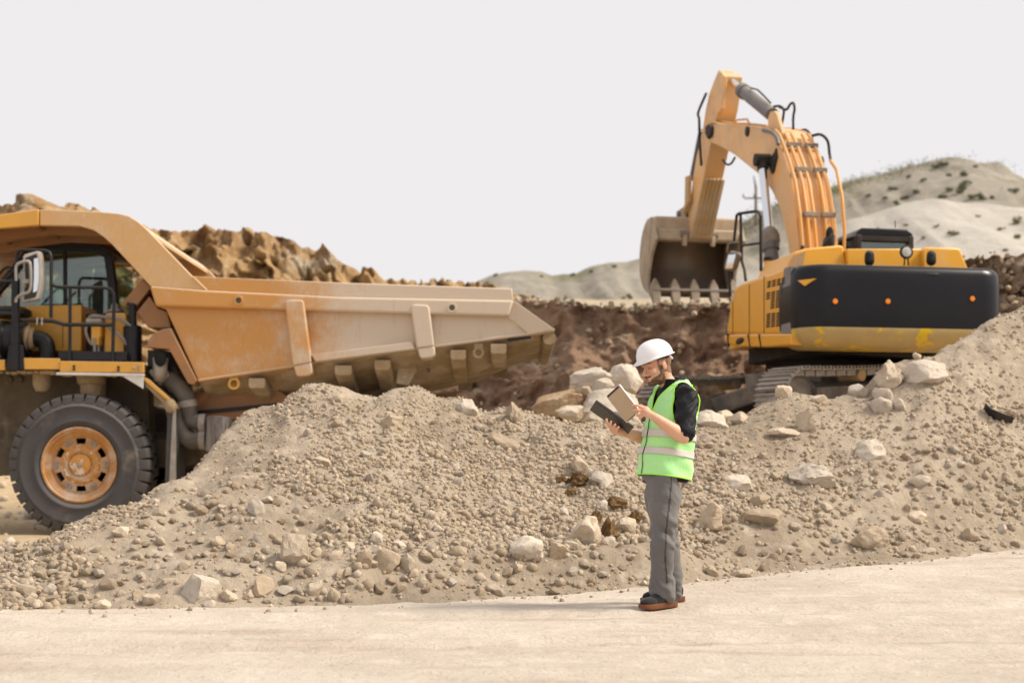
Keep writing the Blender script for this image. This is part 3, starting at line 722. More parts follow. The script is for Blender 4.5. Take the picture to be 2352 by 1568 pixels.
MT_CAKE = M('caked_mud', (0.36, 0.275, 0.17), (0.29, 0.21, 0.125), 5, 0.95, bmp=0.9, bscale=24)
MT_RUB = M('tyre_rubber', (0.055, 0.053, 0.055), (0.075, 0.068, 0.064), 3, 0.75, dust=(0.30, 0.255, 0.21), dust_amt=0.20, dust_top=0.35, bmp=0.08, bscale=60)
MT_SIDE = M('tyre_sidewall', (0.062, 0.058, 0.061), (0.048, 0.046, 0.05), 2, 0.7, dust=(0.30, 0.255, 0.21), dust_amt=0.24, bmp=0.05)
MT_RIM = M('rim_paint', (0.47, 0.21, 0.04), (0.40, 0.185, 0.05), 3, 0.45, dust=(0.58, 0.50, 0.41), dust_amt=0.36, dust_scale=4)
MT_HUB = M('worn_hub_paint', (0.52, 0.23, 0.035), (0.46, 0.21, 0.04), 3, 0.4, wear=(0.66, 0.60, 0.52), wear_scale=11, wear_lo=0.52)
MT_GREY = M('dusty_grey_steel', (0.34, 0.31, 0.28), (0.24, 0.22, 0.20), 5, 0.6, metal=0.2, dust=DUST, dust_amt=0.25)
MT_WHITE = M('bare_pale_strip', (0.66, 0.64, 0.62), (0.55, 0.53, 0.50), 6, 0.5, dust=DUST, dust_amt=0.15)
MT_HOSE = M('dusty_hose', (0.30, 0.27, 0.23), (0.20, 0.175, 0.15), 8, 0.7)
MT_BEL = M('sooty_bellows', (0.15, 0.13, 0.11), (0.075, 0.067, 0.06), 2.5, 0.7, dust=(0.33, 0.27, 0.21), dust_amt=0.2)
MT_CHROME = M('mirror_glass', (0.75, 0.76, 0.78), None, rough=0.06, metal=1.0)
def glass_mat(name, col, rough=0.03, alpha_mix=0.45):
    m, nt, b = new_mat(name)
    nt.nodes.remove(b)
    tr = nt.nodes.new('ShaderNodeBsdfTransparent'); tr.inputs[0].default_value = (*col, 1)
    gl = nt.nodes.new('ShaderNodeBsdfGlossy'); gl.inputs['Roughness'].default_value = rough; gl.inputs[0].default_value = (0.8, 0.85, 0.85, 1)
    fr = nt.nodes.new('ShaderNodeFresnel'); fr.inputs[0].default_value = 1.5
    mx = nt.nodes.new('ShaderNodeMixShader')
    nt.links.new(ramp(nt, fr.outputs[0], 0, 1, alpha_mix * 0.3, 1.0), mx.inputs[0])
    nt.links.new(tr.outputs[0], mx.inputs[1]); nt.links.new(gl.outputs[0], mx.inputs[2])
    nt.links.new(mx.outputs[0], nt.nodes['Material Output'].inputs[0])
    return m
MT_GLASS = glass_mat('tinted_cab_glass', (0.55, 0.68, 0.64))

truck = empty('dump_truck', TR)
tag(truck, 'dusty orange rigid dump truck parked behind the left mound, facing left', 'dump truck')
def T(u, v, d=0.0): return Vector(P(u, v, TY + d))
def tmb(): return MB(TR)
def plate(name, poly, d0, d1, mat, parent=None, bevel=0.008, far=False, ref=None, **kw):
    """flat side-on piece: outline seen at depth ref (default d0), from depth d0 to d1; far=True mirrors it to the other side"""
    m = tmb(); pts = [T(u, v, d0 if ref is None else ref) for u, v in poly]
    for p in pts: p.y = TY + (TW - d0 if far else d0)
    m.prism(pts, (0, (d0 - d1) if far else (d1 - d0), 0))
    return m.build(name, mat, parent or truck, bevel=bevel, **kw)

# --- dump body
RAIL = [(443, 634.5), (784, 649), (1176, 662.5), (1179, 691), (784, 682), (473, 667)]
BEAM = [(345, 657), (473, 667), (784, 682), (1180, 690), (1168, 727), (784, 716), (359, 704)]
PANEL = [(359, 703), (784, 716), (1168, 727), (1216, 768), (954, 801), (726, 831), (674, 841), (456, 874), (382, 711)]
BAND = [(92, 481), (235, 487), (273, 490.6), (297, 496.5), (318.6, 510), (340, 529), (472.5, 666.6), (345.6, 657), (259, 562.7), (237.6, 544), (216, 529), (183.6, 519.5), (92, 518)]
CANF = [(-150, 516), (0, 494), (90, 481), (90, 518), (0, 525), (-150, 546)]
TAIL = [(1180, 689), (1274, 758), (1215, 768), (1168, 727)]
LEDGE = [(716, 815), (946, 785.5), (954, 802), (726, 831)]
for far in (False, True):
    plate('body_side', PANEL, 0.07, 0.13, MT_BODY, far=far)
    plate('body_beam', BEAM, -0.05, 0.13, MT_BODY, far=far, ref=0, bevel=0.035, seg=3)
    plate('top_rail', RAIL, -0.01, 0.12, MT_BODY, far=far, ref=0, bevel=0.015)
    plate('canopy_side', BAND, -0.015, 0.10, MT_CAN, far=far, ref=0, bevel=0.012)
    plate('canopy_front_side', CANF, -0.03, 0.10, MT_YEL, far=far, ref=0, bevel=0.012)
    m = tmb()                                # flared tail plate
    a, b, c, d = [T(u, v, 0.0) for u, v in TAIL]
    q = [a + Vector((0, 0.02, 0)), b + Vector((0, -0.10, 0)), c + Vector((0, 0.04, 0)), d + Vector((0, 0.0, 0))]
    q2 = [p + Vector((0, 0.05, 0)) for p in q]
    if far:
        for p in q + q2: p.y = 2 * TY + TW - p.y
    m.add(q + q2, [(0,1,2,3), (7,6,5,4), (0,4,5,1), (1,5,6,2), (2,6,7,3), (3,7,4,0)])
    m.build('tail_plate', MT_BODY, truck, bevel=0.008)
    plate('body_ledge', LEDGE, -0.07, 0.07, MT_WHITE if False else MT_BODY, far=far, ref=0, bevel=0.01)
    # weld seams and the lower lip
    m = tmb(); lip = [(456, 874), (674, 841), (726, 831), (954, 801), (1216, 766), (1274, 757.5)]
    pts = [T(u, v, 0.06) for u, v in lip]
    if far:
        for p in pts: p.y = 2 * TY + TW - p.y
    m.tube(pts, 0.022, 6); m.build('body_lip', MT_BODY, truck, smooth=True)
    m = tmb(); pts = [T(u, v, -0.012) for u, v in ((443, 636), (475, 667))]
    if far:
        for p in pts: p.y = 2 * TY + TW - p.y
    m.tube(pts, 0.018, 6); m.build('weld_seam', MT_CAN, truck, smooth=True)
    # side bolsters
    for poly, low in (([(656, 694), (664, 690), (694, 690), (700, 695), (717, 833), (674, 841)], [(676, 841), (717, 833), (719, 856), (713, 863), (688, 866), (681, 861)]),
                      ([(944, 706), (950, 700), (981, 701), (987, 707), (998, 796), (958, 801)], [(960, 801), (999, 796), (999.5, 815), (993, 822), (970, 824.5), (964, 820)])):
        plate('body_bolster', poly, -0.09, 0.08, MT_BODY, far=far, ref=0, bevel=0.025, seg=3)
        plate('bolster_foot', low, -0.08, 0.35, MT_BODY, far=far, ref=0, bevel=0.02)
# round ports in the beam
for u, v in ((548, 690), (1038, 706.5)):
    m = tmb(); c = T(u, v, -0.055)
    m.lathe([(0.045, 0.012), (0.045, -0.012), (0.068, -0.014), (0.072, -0.004), (0.072, 0.014)], c, (0, 1, 0), 24)
    r = m.build('body_port', MT_BODY, truck, smooth=True)
    m = tmb(); m.lathe([(0.0, -0.004), (0.046, -0.004), (0.046, 0.004)], c, (0, 1, 0), 20); m.build('port_plug', MT_FRM, r, smooth=True)
# canopy roof plate, front wall, floor
def strip(name, line, d0, d1, th, mat, parent=None, ref=0.0, **kw):
    m = tmb(); a = [T(u, v, ref) for u, v in line]
    pts = a + [p + Vector((0, 0, -th)) for p in a[::-1]]
    for p in pts: p.y = TY + d0
    m.prism(pts, (0, d1 - d0, 0)); return m.build(name, mat, parent or truck, **kw)
roof = strip('canopy_roof', [(-150, 518), (0, 496), (90, 483), (235, 489), (273, 492.6), (297, 498.5), (318.6, 512), (336, 529)], 0.06, TW - 0.06, 0.05, MT_CAN)
for dd in (0.75, 1.5, 2.2, 2.9, 3.65):
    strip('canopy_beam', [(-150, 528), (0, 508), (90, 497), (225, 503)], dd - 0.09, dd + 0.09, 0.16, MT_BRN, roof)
for uu, vv in ((-60, 512), (60, 497), (180, 496)):
    m = tmb(); c = T(uu, vv); m.box((c.x, TY + TW / 2, c.z - 0.06), (0.12, TW - 0.3, 0.10)); m.build('canopy_cross_beam', MT_BRN, roof, bevel=0.006)
FW = [(255, 561), (300, 609), (347, 662), (384, 716), (455, 876)]
m = tmb(); a = [T(u, v) for u, v in FW]; pts = a + [p + Vector((0.07, 0, -0.02)) for p in a[::-1]]
for p in pts: p.y = TY + 0.1
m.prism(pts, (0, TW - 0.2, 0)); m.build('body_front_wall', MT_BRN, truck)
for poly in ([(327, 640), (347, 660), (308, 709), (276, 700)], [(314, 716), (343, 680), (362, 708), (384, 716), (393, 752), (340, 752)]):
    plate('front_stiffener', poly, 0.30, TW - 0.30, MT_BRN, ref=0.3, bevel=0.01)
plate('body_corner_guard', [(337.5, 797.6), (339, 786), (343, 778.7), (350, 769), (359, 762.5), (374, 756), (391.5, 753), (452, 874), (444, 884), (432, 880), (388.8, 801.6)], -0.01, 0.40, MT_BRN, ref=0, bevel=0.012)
ST = [(456, 874, 928), (674, 841, 908), (944, 803, 881), (1034, 790, 863), (1084, 783, 854), (1174, 771, 815), (1240, 764, 797), (1270, 758.5, 770)]
m = tmb(); vs, fs = [], []
for i, (u, vc, vk) in enumerate(ST):
    x, _, zc = T(u, vc); zk = CAMZ + (HV - vk) / FPX * (TY + 1.15)
    for d, z in ((0.09, zc), (1.15, zk), (TW - 1.15, zk), (TW - 0.09, zc)): vs.append((x, TY + d, z))
for i in range(len(ST) - 1):
    for k in range(3): fs.append((i*4+k, i*4+k+1, i*4+k+5, i*4+k+4))
m.add(vs, fs); floor = m.build('body_floor', MT_UND, truck, solid=0.05)
# bolsters across the underside
for u, w, vc, vk in ((589, 38, 866, 906), (788, 39, 836, 888), (878, 37, 824, 880), (1052, 35, 801, 853), (1145, 36, 787, 820)):
    for far in (False, True):
        m = tmb(); c = T(u, vc + 2, 0.02); hw = w / 2 / 152.66; zk = CAMZ + (HV - vk) / FPX * (TY + 1.1)
        h = 0.15
        e0 = [(c.x-hw, 0.04, c.z), (c.x+hw, 0.04, c.z), (c.x+hw, 0.04, c.z-h+0.03), (c.x+hw-0.03, 0.04, c.z-h), (c.x-hw+0.03, 0.04, c.z-h), (c.x-hw, 0.04, c.z-h+0.03)]
        e1 = [(x, 1.10, z - (c.z - zk) - 0.02) for x, d, z in e0]
        f = lambda p: (p[0], TY + (TW - p[1] if far else p[1]), p[2])
        m.add([f(p) for p in e0 + e1], [(0,1,2,3,4,5), (11,10,9,8,7,6)] + [(i, (i+1)%6, (i+1)%6+6, i+6) for i in range(6)])
        m.build('floor_bolster', MT_UND, floor, bevel=0.012)
# lifting eyes, hinge gusset
for u, v, r, mt in ((538, 881, 0.055, MT_YEL), (1099, 810, 0.05, MT_UND)):
    m = tmb(); c = T(u, v, 0.12)
    m.lathe([(r + 0.035, -0.03), (r + 0.035, 0.03), (r, 0.03), (r, -0.03)], c, (0, 1, 0), 24, closed=True)
    m.box((c.x, c.y, c.z + r + 0.05), (0.13, 0.05, 0.09)); m.build('lifting_eye', mt, truck, smooth=True)
g = plate('hinge_gusset', [(915, 828), (957, 838), (957, 850), (938, 885), (910, 880)], 0.55, 0.62, MT_UND, ref=0.55)
m = tmb(); c = T(929, 866, 0.54); m.lathe([(0, -0.03), (0.035, -0.03), (0.035, 0.02)], c, (0, 1, 0), 14); m.build('gusset_pin', MT_UND, g, smooth=True)
m = tmb(); c = T(984, 849, 0.50); m.lathe([(0, -0.03), (0.035, -0.03), (0.035, 0.05)], c, (0, 1, 0), 14); m.build('floor_pin', MT_FRM, floor, smooth=True)
m = tmb(); m.box(T(1192, 776, 0.10), (0.36, 0.02, 0.07), ((0.985, 0, 0.14), (0, 1, 0), (-0.14, 0, 0.985))); m.build('exhaust_slot', MT_BLK, floor)
# tail spoiler roll
m = tmb(); a = T(1262, 776, 0.12); m.tube([a, a + Vector((0, TW - 0.24, 0))], 0.10, 14); m.build('tail_spoiler', MT_UND, truck, smooth=True)
m = tmb(); pts = [T(u, v, 1.3) for u, v in ((944, 886), (1034, 868), (960, 882), (948, 930))]
m.bar(T(925, 884, 1.3), T(1100, 856, 1.3), 0.18, 0.10); m.bar(T(958, 878, 1.3), T(948, 935, 1.3), 0.16, 0.08)
m.build('hoist_bracket', MT_UND, truck, bevel=0.008)

# --- chassis
m = tmb()
for d in (1.25, 2.85): m.box(((TR.x + 2.4), TY + d + 0.15, 1.30), (8.6, 0.30, 0.55))
m.build('frame_rail', MT_FRM, truck, bevel=0.01)
m = tmb(); m.box((TR.x + 4.2, TY + TW / 2, 1.08), (0.7, 3.0, 0.7)); m.lathe([(0.5, -0.6), (0.5, 0.6)], (TR.x + 4.2, TY + TW / 2, 1.08), (0, 1, 0), 20)
m.build('rear_axle', MT_FRM, truck, smooth=True)
m = tmb(); m.box((TR.x, TY + TW / 2, 1.08), (0.45, 3.2, 0.4)); m.build('front_axle', MT_FRM, truck, bevel=0.03)
plate('engine_guard', [(-160, 850), (338, 856), (345, 1000), (330, 1080), (-160, 1098)], 0.80, 1.15, MT_FRM, ref=0.8)
plate('lower_frame', [(330, 1010), (520, 1000), (900, 985), (900, 1060), (520, 1060), (345, 1075)], 0.9, 1.2, MT_FRM, ref=0.9)
plate('hoist_frame', [(392, 900), (640, 896), (700, 940), (560, 965), (400, 950)], 0.75, 1.2, MT_BRN, ref=0.75)
plate('frame_guard', [(395, 948), (640, 925), (640, 933), (395, 957)], 0.7, 1.2, MT_BLK, ref=0.7, bevel=0.004)
for d in (0.95, 3.45):
    m = tmb(); m.limb([T(214, 866, d - 0.35), T(216, 1010, d - 0.15)], [0.20, 0.18]); m.build('suspension_strut', MT_CAKE, truck, smooth=True)
for d in (0.42,):
    m = tmb(); a = T(210, 857, d); m.lathe([(0.0, 0), (0.225, 0), (0.21, -0.16), (0.17, -0.18), (0.15, -0.45), (0, -0.45)], a, (0, 0, 1), 22); m.build('strut_boot', MT_CAKE, truck, smooth=True)
    m = tmb(); a = T(97, 852, d); m.lathe([(0.0, 0), (0.145, 0), (0.14, -0.22), (0.10, -0.31), (0, -0.33)], a, (0, 0, 1), 20); m.build('mount_post', MT_CAKE, truck, smooth=True)
for u in (22, 46):
    m = tmb(); m.lathe([(0, -0.02), (0.045, -0.02), (0.055, 0.01)], T(u, 872, 0.78), (0, 1, 0), 12); m.build('guard_bolt', MT_FRM, truck, smooth=True)
# --- wheels
def make_wheel():
    Rw = 1.079; wd = 0.62
    rim = MB()
    prof = [(0.578, 0.02), (0.572, -0.005), (0.545, -0.012), (0.528, 0.03), (0.505, 0.035), (0.498, 0.075), (0.475, 0.08), (0.455, 0.115), (0.415, 0.125)]
    rim.lathe(prof + [(0.415, 0.2), (0.56, 0.3), (0.578, 0.3)], (0, 0, 0), (0, 1, 0), 56, closed=True)
    w = rim.build('wheel', MT_RIM, None, smooth=True, sharp=50)
    # disc with six oval openings
    m = MB(); n = 96; rings = [0.18, 0.30, 0.318, 0.362, 0.405, 0.42]
    vs, fs = [], []
    for r in rings:
        for k in range(n):
            a = 2 * math.pi * k / n; vs.append((r * math.cos(a), 0.125 - 0.05 * (r < 0.2), r * math.sin(a)))
    for i in range(len(rings) - 1):
        for k in range(n):
            a = (360 * (k + 0.5) / n - 90) % 60; a = min(a, 60 - a)
            lim = {1: 6, 2: 9.5, 3: 9.5, 4: 6}.get(i, -1)
            if 2 <= i <= 3 and a < 11.5: continue
            fs.append((i*n+k, i*n+(k+1)%n, (i+1)*n+(k+1)%n, (i+1)*n+k))
    m.add(vs, fs); m.build('wheel_disc', MT_RIM, w, smooth=True, solid=0.03)
    m = MB(); m.lathe([(0.0, 0.045), (0.14, 0.048), (0.158, 0.056), (0.165, 0.085), (0.18, 0.088), (0.20, 0.075), (0.27, 0.085), (0.30, 0.11), (0.31, 0.2), (0, 0.2)], (0, 0, 0), (0, 1, 0), 48)
    m.build('hub', MT_HUB, w, smooth=True, sharp=60)
    m = MB(); m.lathe([(0.0, 0.03), (0.02, 0.03), (0.036, 0.034), (0.036, 0.05)], (0, 0, 0), (0, 1, 0), 18); m.build('hub_cap', MT_GREY, w, smooth=True)
    m = MB(); m.lathe([(0.0, -0.035), (0.018, -0.035), (0.02, -0.02), (0.033, -0.02), (0.036, 0.0), (0.04, 0.01)], (0, 0, 0), (0, 1, 0), 10)
    bolt = m.build('wheel_bolt', MT_GREY, w, smooth=True); first = True
    for k in range(6):
        for da in (-4.7, 4.7):
            a = R(60 * k + da + 0); loc = (0.372 * math.cos(a), 0.12, 0.372 * math.sin(a))
            if first: bolt.location = loc; first = False
            else: link('wheel_bolt', bolt.data, w, loc)
    m = MB(); m.lathe([(0.40, 0.16), (0.40, 0.5), (0.42, 0.5), (0.42, 0.16)], (0, 0, 0), (0, 1, 0), 30, closed=True); m.lathe([(0.0, 0.34), (0.41, 0.34)], (0, 0, 0), (0, 1, 0), 30); m.build('brake_drum', MT_FRM, w, smooth=True)
    m = MB()
    tp = [(0.575, 0.03), (0.60, -0.005), (0.64, -0.02), (0.65, -0.032), (0.67, -0.032), (0.68, -0.024), (0.76, -0.035), (0.86, -0.03), (0.875, -0.040), (0.89, -0.036), (0.895, -0.022), (0.93, -0.012), (0.965, 0.012), (1.0, 0.05), (1.012, 0.12), (1.015, wd/2), (1.012, wd-0.12), (1.0, wd-0.05), (0.93, wd), (0.8, wd+0.03), (0.62, wd), (0.575, wd-0.05)]
    m.lathe(tp, (0, 0, 0), (0, 1, 0), 90, closed=True); m.build('tyre', MT_SIDE, w, smooth=True, sharp=60)
    # shoulder tread lugs, both shoulders in one lug shape
    def lug(side):
        m = MB(); q = []
        for (r, y, a) in ((0.93, -0.018, 4.2), (1.03, 0.0, 4.15), (1.065, 0.035, 4.1), (Rw, 0.10, 3.9), (Rw, 0.29, 3.2)):
            for sg in (-1, 1):
                an = R(a * sg + (0 if y < 0.2 else 2.0)); yy = y if side == 0 else wd - y
                q.append((r * math.sin(an), yy, r * math.cos(an)))
        for (r, y, a) in ((0.99, 0.29, 3.2), (0.98, 0.10, 3.9), (0.90, 0.01, 4.2)):
            for sg in (-1, 1):
                an = R(a * sg + (0 if y < 0.2 else 2.0)); yy = y if side == 0 else wd - y
                q.append((r * math.sin(an), yy, r * math.cos(an)))
        fs = [(2*i, 2*i+1, (2*i+3) % 16, (2*i+2) % 16) for i in range(8)]
        fs += [tuple(range(0, 16, 2))[::-1], tuple(range(1, 16, 2))]
        m.add(q, fs); return m.build('tread_lug', MT_RUB, w, bevel=0.006)
    for side in (0, 1):
        L0 = lug(side)
        L0.rotation_euler = (0, R(5 * side), 0)
        for k in range(1, 36):
            c = L0.copy(); COL.objects.link(c); c.parent = w; c.rotation_euler = (0, R(10 * k + 5 * side), 0)
    return w
def copy_tree(o, parent):
    c = o.copy(); COL.objects.link(c); c.parent = parent
    for ch in list(o.children): copy_tree(ch, c)
    return c
w0 = make_wheel(); w0.parent = truck
wz = 1.079 - 0.02
w0.location = Vector((T(181, 1068).x, TY, wz)) - TR
def put(x, y, flip):
    c = copy_tree(w0, truck); c.location = Vector((x, y, wz)) - TR
    if flip: c.rotation_euler = (0, 0, math.pi)
    for ch in c.children:
        if ch.name.startswith('tread_lug'): ch.modifiers.clear()
    return c
put(T(181, 1068).x, TY + TW, True)
for y, fl in ((TY + 0.12, False), (TY + 0.95, False), (TY + TW - 0.12, True), (TY + TW - 0.95, True)):
    put(TR.x + 4.2, y, fl)

# --- deck and what stands on it
m = tmb(); a, b = T(-160, 838), T(331, 850); m.box(((a.x + b.x) / 2, TY + 1.2, a.z - 0.02), (b.x - a.x, 2.3, 0.06)); m.build('deck', MT_FRM, truck)
plate('deck_fascia', [(-160, 826), (12, 826), (12, 850), (-160, 848)], -0.02, 0.04, MT_YEL, ref=0)
plate('deck_fascia', [(52, 822), (138, 823), (138, 848), (52, 848)], -0.02, 0.04, MT_YEL, ref=0)
pf = plate('deck_fascia', [(139, 829), (331, 832), (332, 856), (139, 854)], -0.04, 0.03, MT_YEL, ref=0)
for u, v in ((170, 841), (170, 848), (272, 843), (272, 850), (319, 841), (319, 848), (307, 845)):
    m = tmb(); m.lathe([(0, -0.016), (0.018, -0.016), (0.022, 0.0)], T(u, v, -0.042), (0, 1, 0), 10); m.build('fascia_bolt', MT_GREY if u > 300 else MT_BLK, pf, smooth=True)
plate('deck_edge_strip', [(132, 855), (332, 858), (332, 864), (132, 861)], -0.06, 0.02, MT_WHITE, ref=0, bevel=0.003)
plate('splash_flap', [(283, 864), (332, 863), (331, 893)], -0.05, -0.035, MT_WHITE, ref=0, bevel=0.002)
plate('kick_plate', [(133, 806), (290, 807), (290, 828), (133, 826)], 0.02, 0.04, MT_BLK, ref=0, bevel=0.003)
m = tmb()
for k in range(26):
    u = -20 + k * 13 + random.uniform(-4, 4); p = T(u, 853 + random.uniform(0, 3) + (5 if u > 132 else 0), 0.10); m.ellipsoid(p, (random.uniform(.04, .09), .05, random.uniform(.02, .05)), n=8, m=5)
m.build('mud_crust', MT_CAKE, truck, smooth=True)
# rear fender arm and mud flap
fa = plate('fender_arm', [(331, 868), (340, 872), (404, 930), (404, 938), (396, 943), (383, 938), (372, 925), (340, 893), (331, 888)], 0.02, 0.75, MT_CAKE, ref=0, bevel=0.03, seg=3)
plate('fender_trim', [(331, 866), (341, 870), (406, 929), (402, 933), (331, 873)], -0.02, 0.03, MT_YEL, ref=0, bevel=0.004)
m = tmb(); m.ellipsoid(T(391, 932, 0.0), (0.09, 0.10, 0.11), n=12, m=8); m.build('mud_lump', MT_CAKE, fa, smooth=True)
plate('mud_flap', [(385, 938), (403, 935), (403, 1125), (378, 1131)], 0.04, 0.70, MT_RUB, ref=0.04, bevel=0.005)
plate('mud_flap_edge', [(397, 938), (403, 935), (404, 1122), (387, 1131)], 0.0, 0.03, MT_GREY, ref=0.0, bevel=0.003)
# exhaust box, stack and bellows
plate('exhaust_box', [(339, 803), (388, 806), (420, 880), (432, 905), (400, 880), (339, 870)], 0.35, 0.9, MT_BLK, ref=0.35)
m = tmb(); pts = [(341, 854), (345, 848), (386, 852), (389, 862), (366, 885)]; m.prism([T(u, v, 0.20) for u, v in pts], (0, 0.12, 0)); m.build('exhaust_bracket', MT_GREY, truck, bevel=0.01)
m = tmb(); a = T(369, 822, 0.16)
m.tube([T(366, 876, 0.16), T(368, 850, 0.16), a], [0.07, 0.10, 0.11], 20, cap=False); ex = m.build('exhaust_outlet', MT_GREY, truck, smooth=True, solid=0.012)
m = tmb(); m.ellipsoid(T(368, 822, 0.03), (0.095, 0.03, 0.13), n=18, m=10); m.build('exhaust_mouth', M('exhaust_soot', (0.004, 0.004, 0.004), None, rough=0.95), ex, smooth=True)  # solid black ellipsoid stands in for the dark hollow of the pipe
m = tmb()
for pts in ([(386, 868), (412, 890), (430, 915), (434, 940), (440, 965), (470, 972)], [(400, 940), (408, 970), (420, 1000), (440, 1012), (470, 1010)]):
    m.tube([T(u, v, 0.35) for u, v in pts], 0.135, 16)
m.build('exhaust_bellows', MT_BEL, truck, smooth=True)
for u, v, ax in ((466, 972, 0), (466, 1010, 0), (431, 928, 1)):
    m = tmb(); c = T(u, v, 0.35); m.lathe([(0.145, -0.05), (0.15, -0.04), (0.15, 0.04), (0.145, 0.05)], c, (1, 0, 0) if ax == 0 else (0.2, 0, -1), 18); m.build('hose_clamp', MT_GREY, truck, smooth=True)
m = tmb(); a = T(500, 995, 0.1); m.lathe([(0.0, -0.03), (0.17, -0.03), (0.185, 0.0), (0.185, 0.50), (0.0, 0.52)], a, (0.06, 0, 1), 22)
m.v = [(p[0], p[1], p[2] - 0.25) for p in m.v]; m.build('fuel_filter_can', M('sooty_can_grey', (0.22, 0.20, 0.19), (0.06, 0.055, 0.055), 4, 0.6, stretch=(3, 3, 0.6)), truck, smooth=True)
# housings on the deck
plate('engine_housing', [(-160, 705), (187, 700), (187, 806), (-160, 806)], 0.75, 1.6, MT_YEL, ref=0.75, bevel=0.015)
plate('housing_seam', [(143, 745), (144.5, 745), (144.5, 800), (143, 800)], 0.745, 0.76, MT_BLK, ref=0.745, bevel=0)
tk = plate('hydraulic_tank', [(240, 724), (246, 718), (286, 718), (290, 724), (290, 812), (238, 812)], 0.32, 0.95, MT_YEL, ref=0.32, bevel=0.03)
m = tmb(); m.lathe([(0.12, 0), (0.12, 0.03), (0.07, 0.05), (0.05, 0.13), (0.0, 0.15)], T(264, 717, 0.6), (0, 0, 1), 16); m.build('filler_cap', MT_GREY, tk, smooth=True)
plate('deck_dark_box', [(188, 720), (240, 722), (240, 812), (188, 812)], 1.0, 1.5, MT_BLK, ref=1.0)
fl = plate('filter_body', [(209, 742), (231, 742), (231, 772), (228, 775), (227, 793), (209, 793)], 0.20, 0.42, MT_YEL, ref=0.2, bevel=0.03)
m = tmb(); m.tube([T(217, 776, 0.18), T(217, 810, 0.18)], 0.022, 8); m.tube([T(226, 790, 0.25), T(226, 812, 0.25)], 0.02, 8); m.build('filter_post', MT_GREY, fl, smooth=True)
m = tmb(); m.box(T(219, 738, 0.28), (0.24, 0.22, 0.07)); m.build('filter_head', MT_GREY, fl, bevel=0.02)
def smooth_path(pts, n=6):
    out = []; p = [Vector(q) for q in pts]
    p = [p[0]*2 - p[1]] + p + [p[-1]*2 - p[-2]]
    for i in range(1, len(p) - 2):
        for k in range(n):
            t = k / n; a, b, c, d = p[i-1], p[i], p[i+1], p[i+2]
            out.append(0.5 * ((2*b) + (c-a)*t + (2*a - 5*b + 4*c - d)*t*t + (3*b - a - 3*c + d)*t**3))
    out.append(p[-2]); return out
for pts, r in (([(203, 738), (205, 730), (214, 725), (236, 727), (262, 730), (285, 737), (298, 748), (303, 757)], 0.028),
               ([(245, 747), (258, 757), (275, 770), (288, 785), (296, 805), (303, 822)], 0.028),
               ([(203, 742), (197, 755), (199, 770), (206, 785), (212, 792)], 0.022)):
    m = tmb(); m.tube(smooth_path([T(u, v, 0.22) for u, v in pts]), r, 8); m.build('hydraulic_hose', MT_HOSE, truck, smooth=True)
m = tmb(); m.tube(smooth_path([T(u, v, 0.05) for u, v in ((133, 738), (150, 744), (170, 745), (190, 744), (205, 741))]), 0.008, 6); m.build('loose_cable', MT_HOSE, truck, smooth=True)
m = tmb(); m.tube([T(305, 700, 0.3), T(304, 750, 0.3)], 0.055, 12); m.tube([T(303, 750, 0.3), T(305, 830, 0.3)], 0.13, 12); m.tube([T(292, 698, 0.3), T(312, 702, 0.3)], 0.03, 8); m.build('coolant_column', MT_BLK, truck, smooth=True)
ac = tmb(); c = T(20, 780, 0.45); ac.lathe([(0.0, -0.75), (0.28, -0.75), (0.29, -0.70), (0.29, -0.02), (0.27, 0.0), (0.27, 0.10), (0.29, 0.12), (0.29, 0.25), (0.22, 0.30), (0, 0.30)], c, (1, 0, 0), 28); acl = ac.build('air_cleaner', MT_BLK, truck, smooth=True)
m = tmb(); m.lathe([(0.295, -0.01), (0.295, 0.03)], c + Vector((-0.1, 0, 0)), (1, 0, 0), 28); m.box(c + Vector((-0.08, -0.30, 0)), (0.06, 0.03, 0.12)); m.build('clamp_band', MT_GREY, acl, smooth=True)
m = tmb(); m.tube([T(56, 775, 0.40), T(60, 775, 0.40), T(66, 775, 0.40), T(71, 776, 0.40), T(76, 777, 0.40), T(81, 777, 0.40)], [0.20, 0.17, 0.20, 0.16, 0.18, 0.13], 20); m.build('intake_bellows', MT_CAKE, truck, smooth=True)
m = tmb(); m.tube(smooth_path([T(u, v, 0.40) for u, v in ((78, 777), (92, 778), (104, 786), (109, 802), (109, 824))]), 0.125, 16); m.build('intake_elbow', MT_BLK, truck, smooth=True)
m = tmb(); a = T(22, 730, 0.45); m.lathe([(0.0, 0.0), (0.26, 0), (0.33, 0.05), (0.33, 0.11), (0.24, 0.16), (0, 0.17)], a, (0, 0, 1), 22); m.build('pre_cleaner', MT_BLK, truck, smooth=True)
# handrails
RT = 0.026
def rail(name, pts, r=RT, d=0.0, **k):
    m = tmb(); m.tube([T(u, v, d) for u, v in pts], r, 8); return m.build(name, MT_BLK, truck, smooth=True)
rail('handrail', [(37, 690), (38, 590), (41, 579), (48, 574), (105, 576), (114, 580), (118, 590), (117, 730)])
rail('handrail', [(118, 652), (128, 658), (140, 659), (243, 661), (255, 665), (261, 675), (262, 690), (258, 852)])
rail('handrail', [(161, 660), (160, 850)])
rail('handrail', [(45, 735), (120, 737), (132, 740), (148, 745), (258, 746)], 0.03)
rail('handrail', [(-60, 646), (37, 646)]); rail('handrail', [(-60, 720), (37, 720)], 0.03)
rail('handrail', [(-40, 690), (0, 655), (40, 615)], 0.022, 0.1); rail('handrail', [(-30, 660), (8, 618), (18, 613), (28, 616)], 0.022, 0.3)
m = tmb(); m.bar(T(36, 850, -0.03), T(36, 640, -0.03), 0.10, 0.10, (0, 1, 0)); ps = m.build('mirror_post', MT_BLK, truck, bevel=0.006)
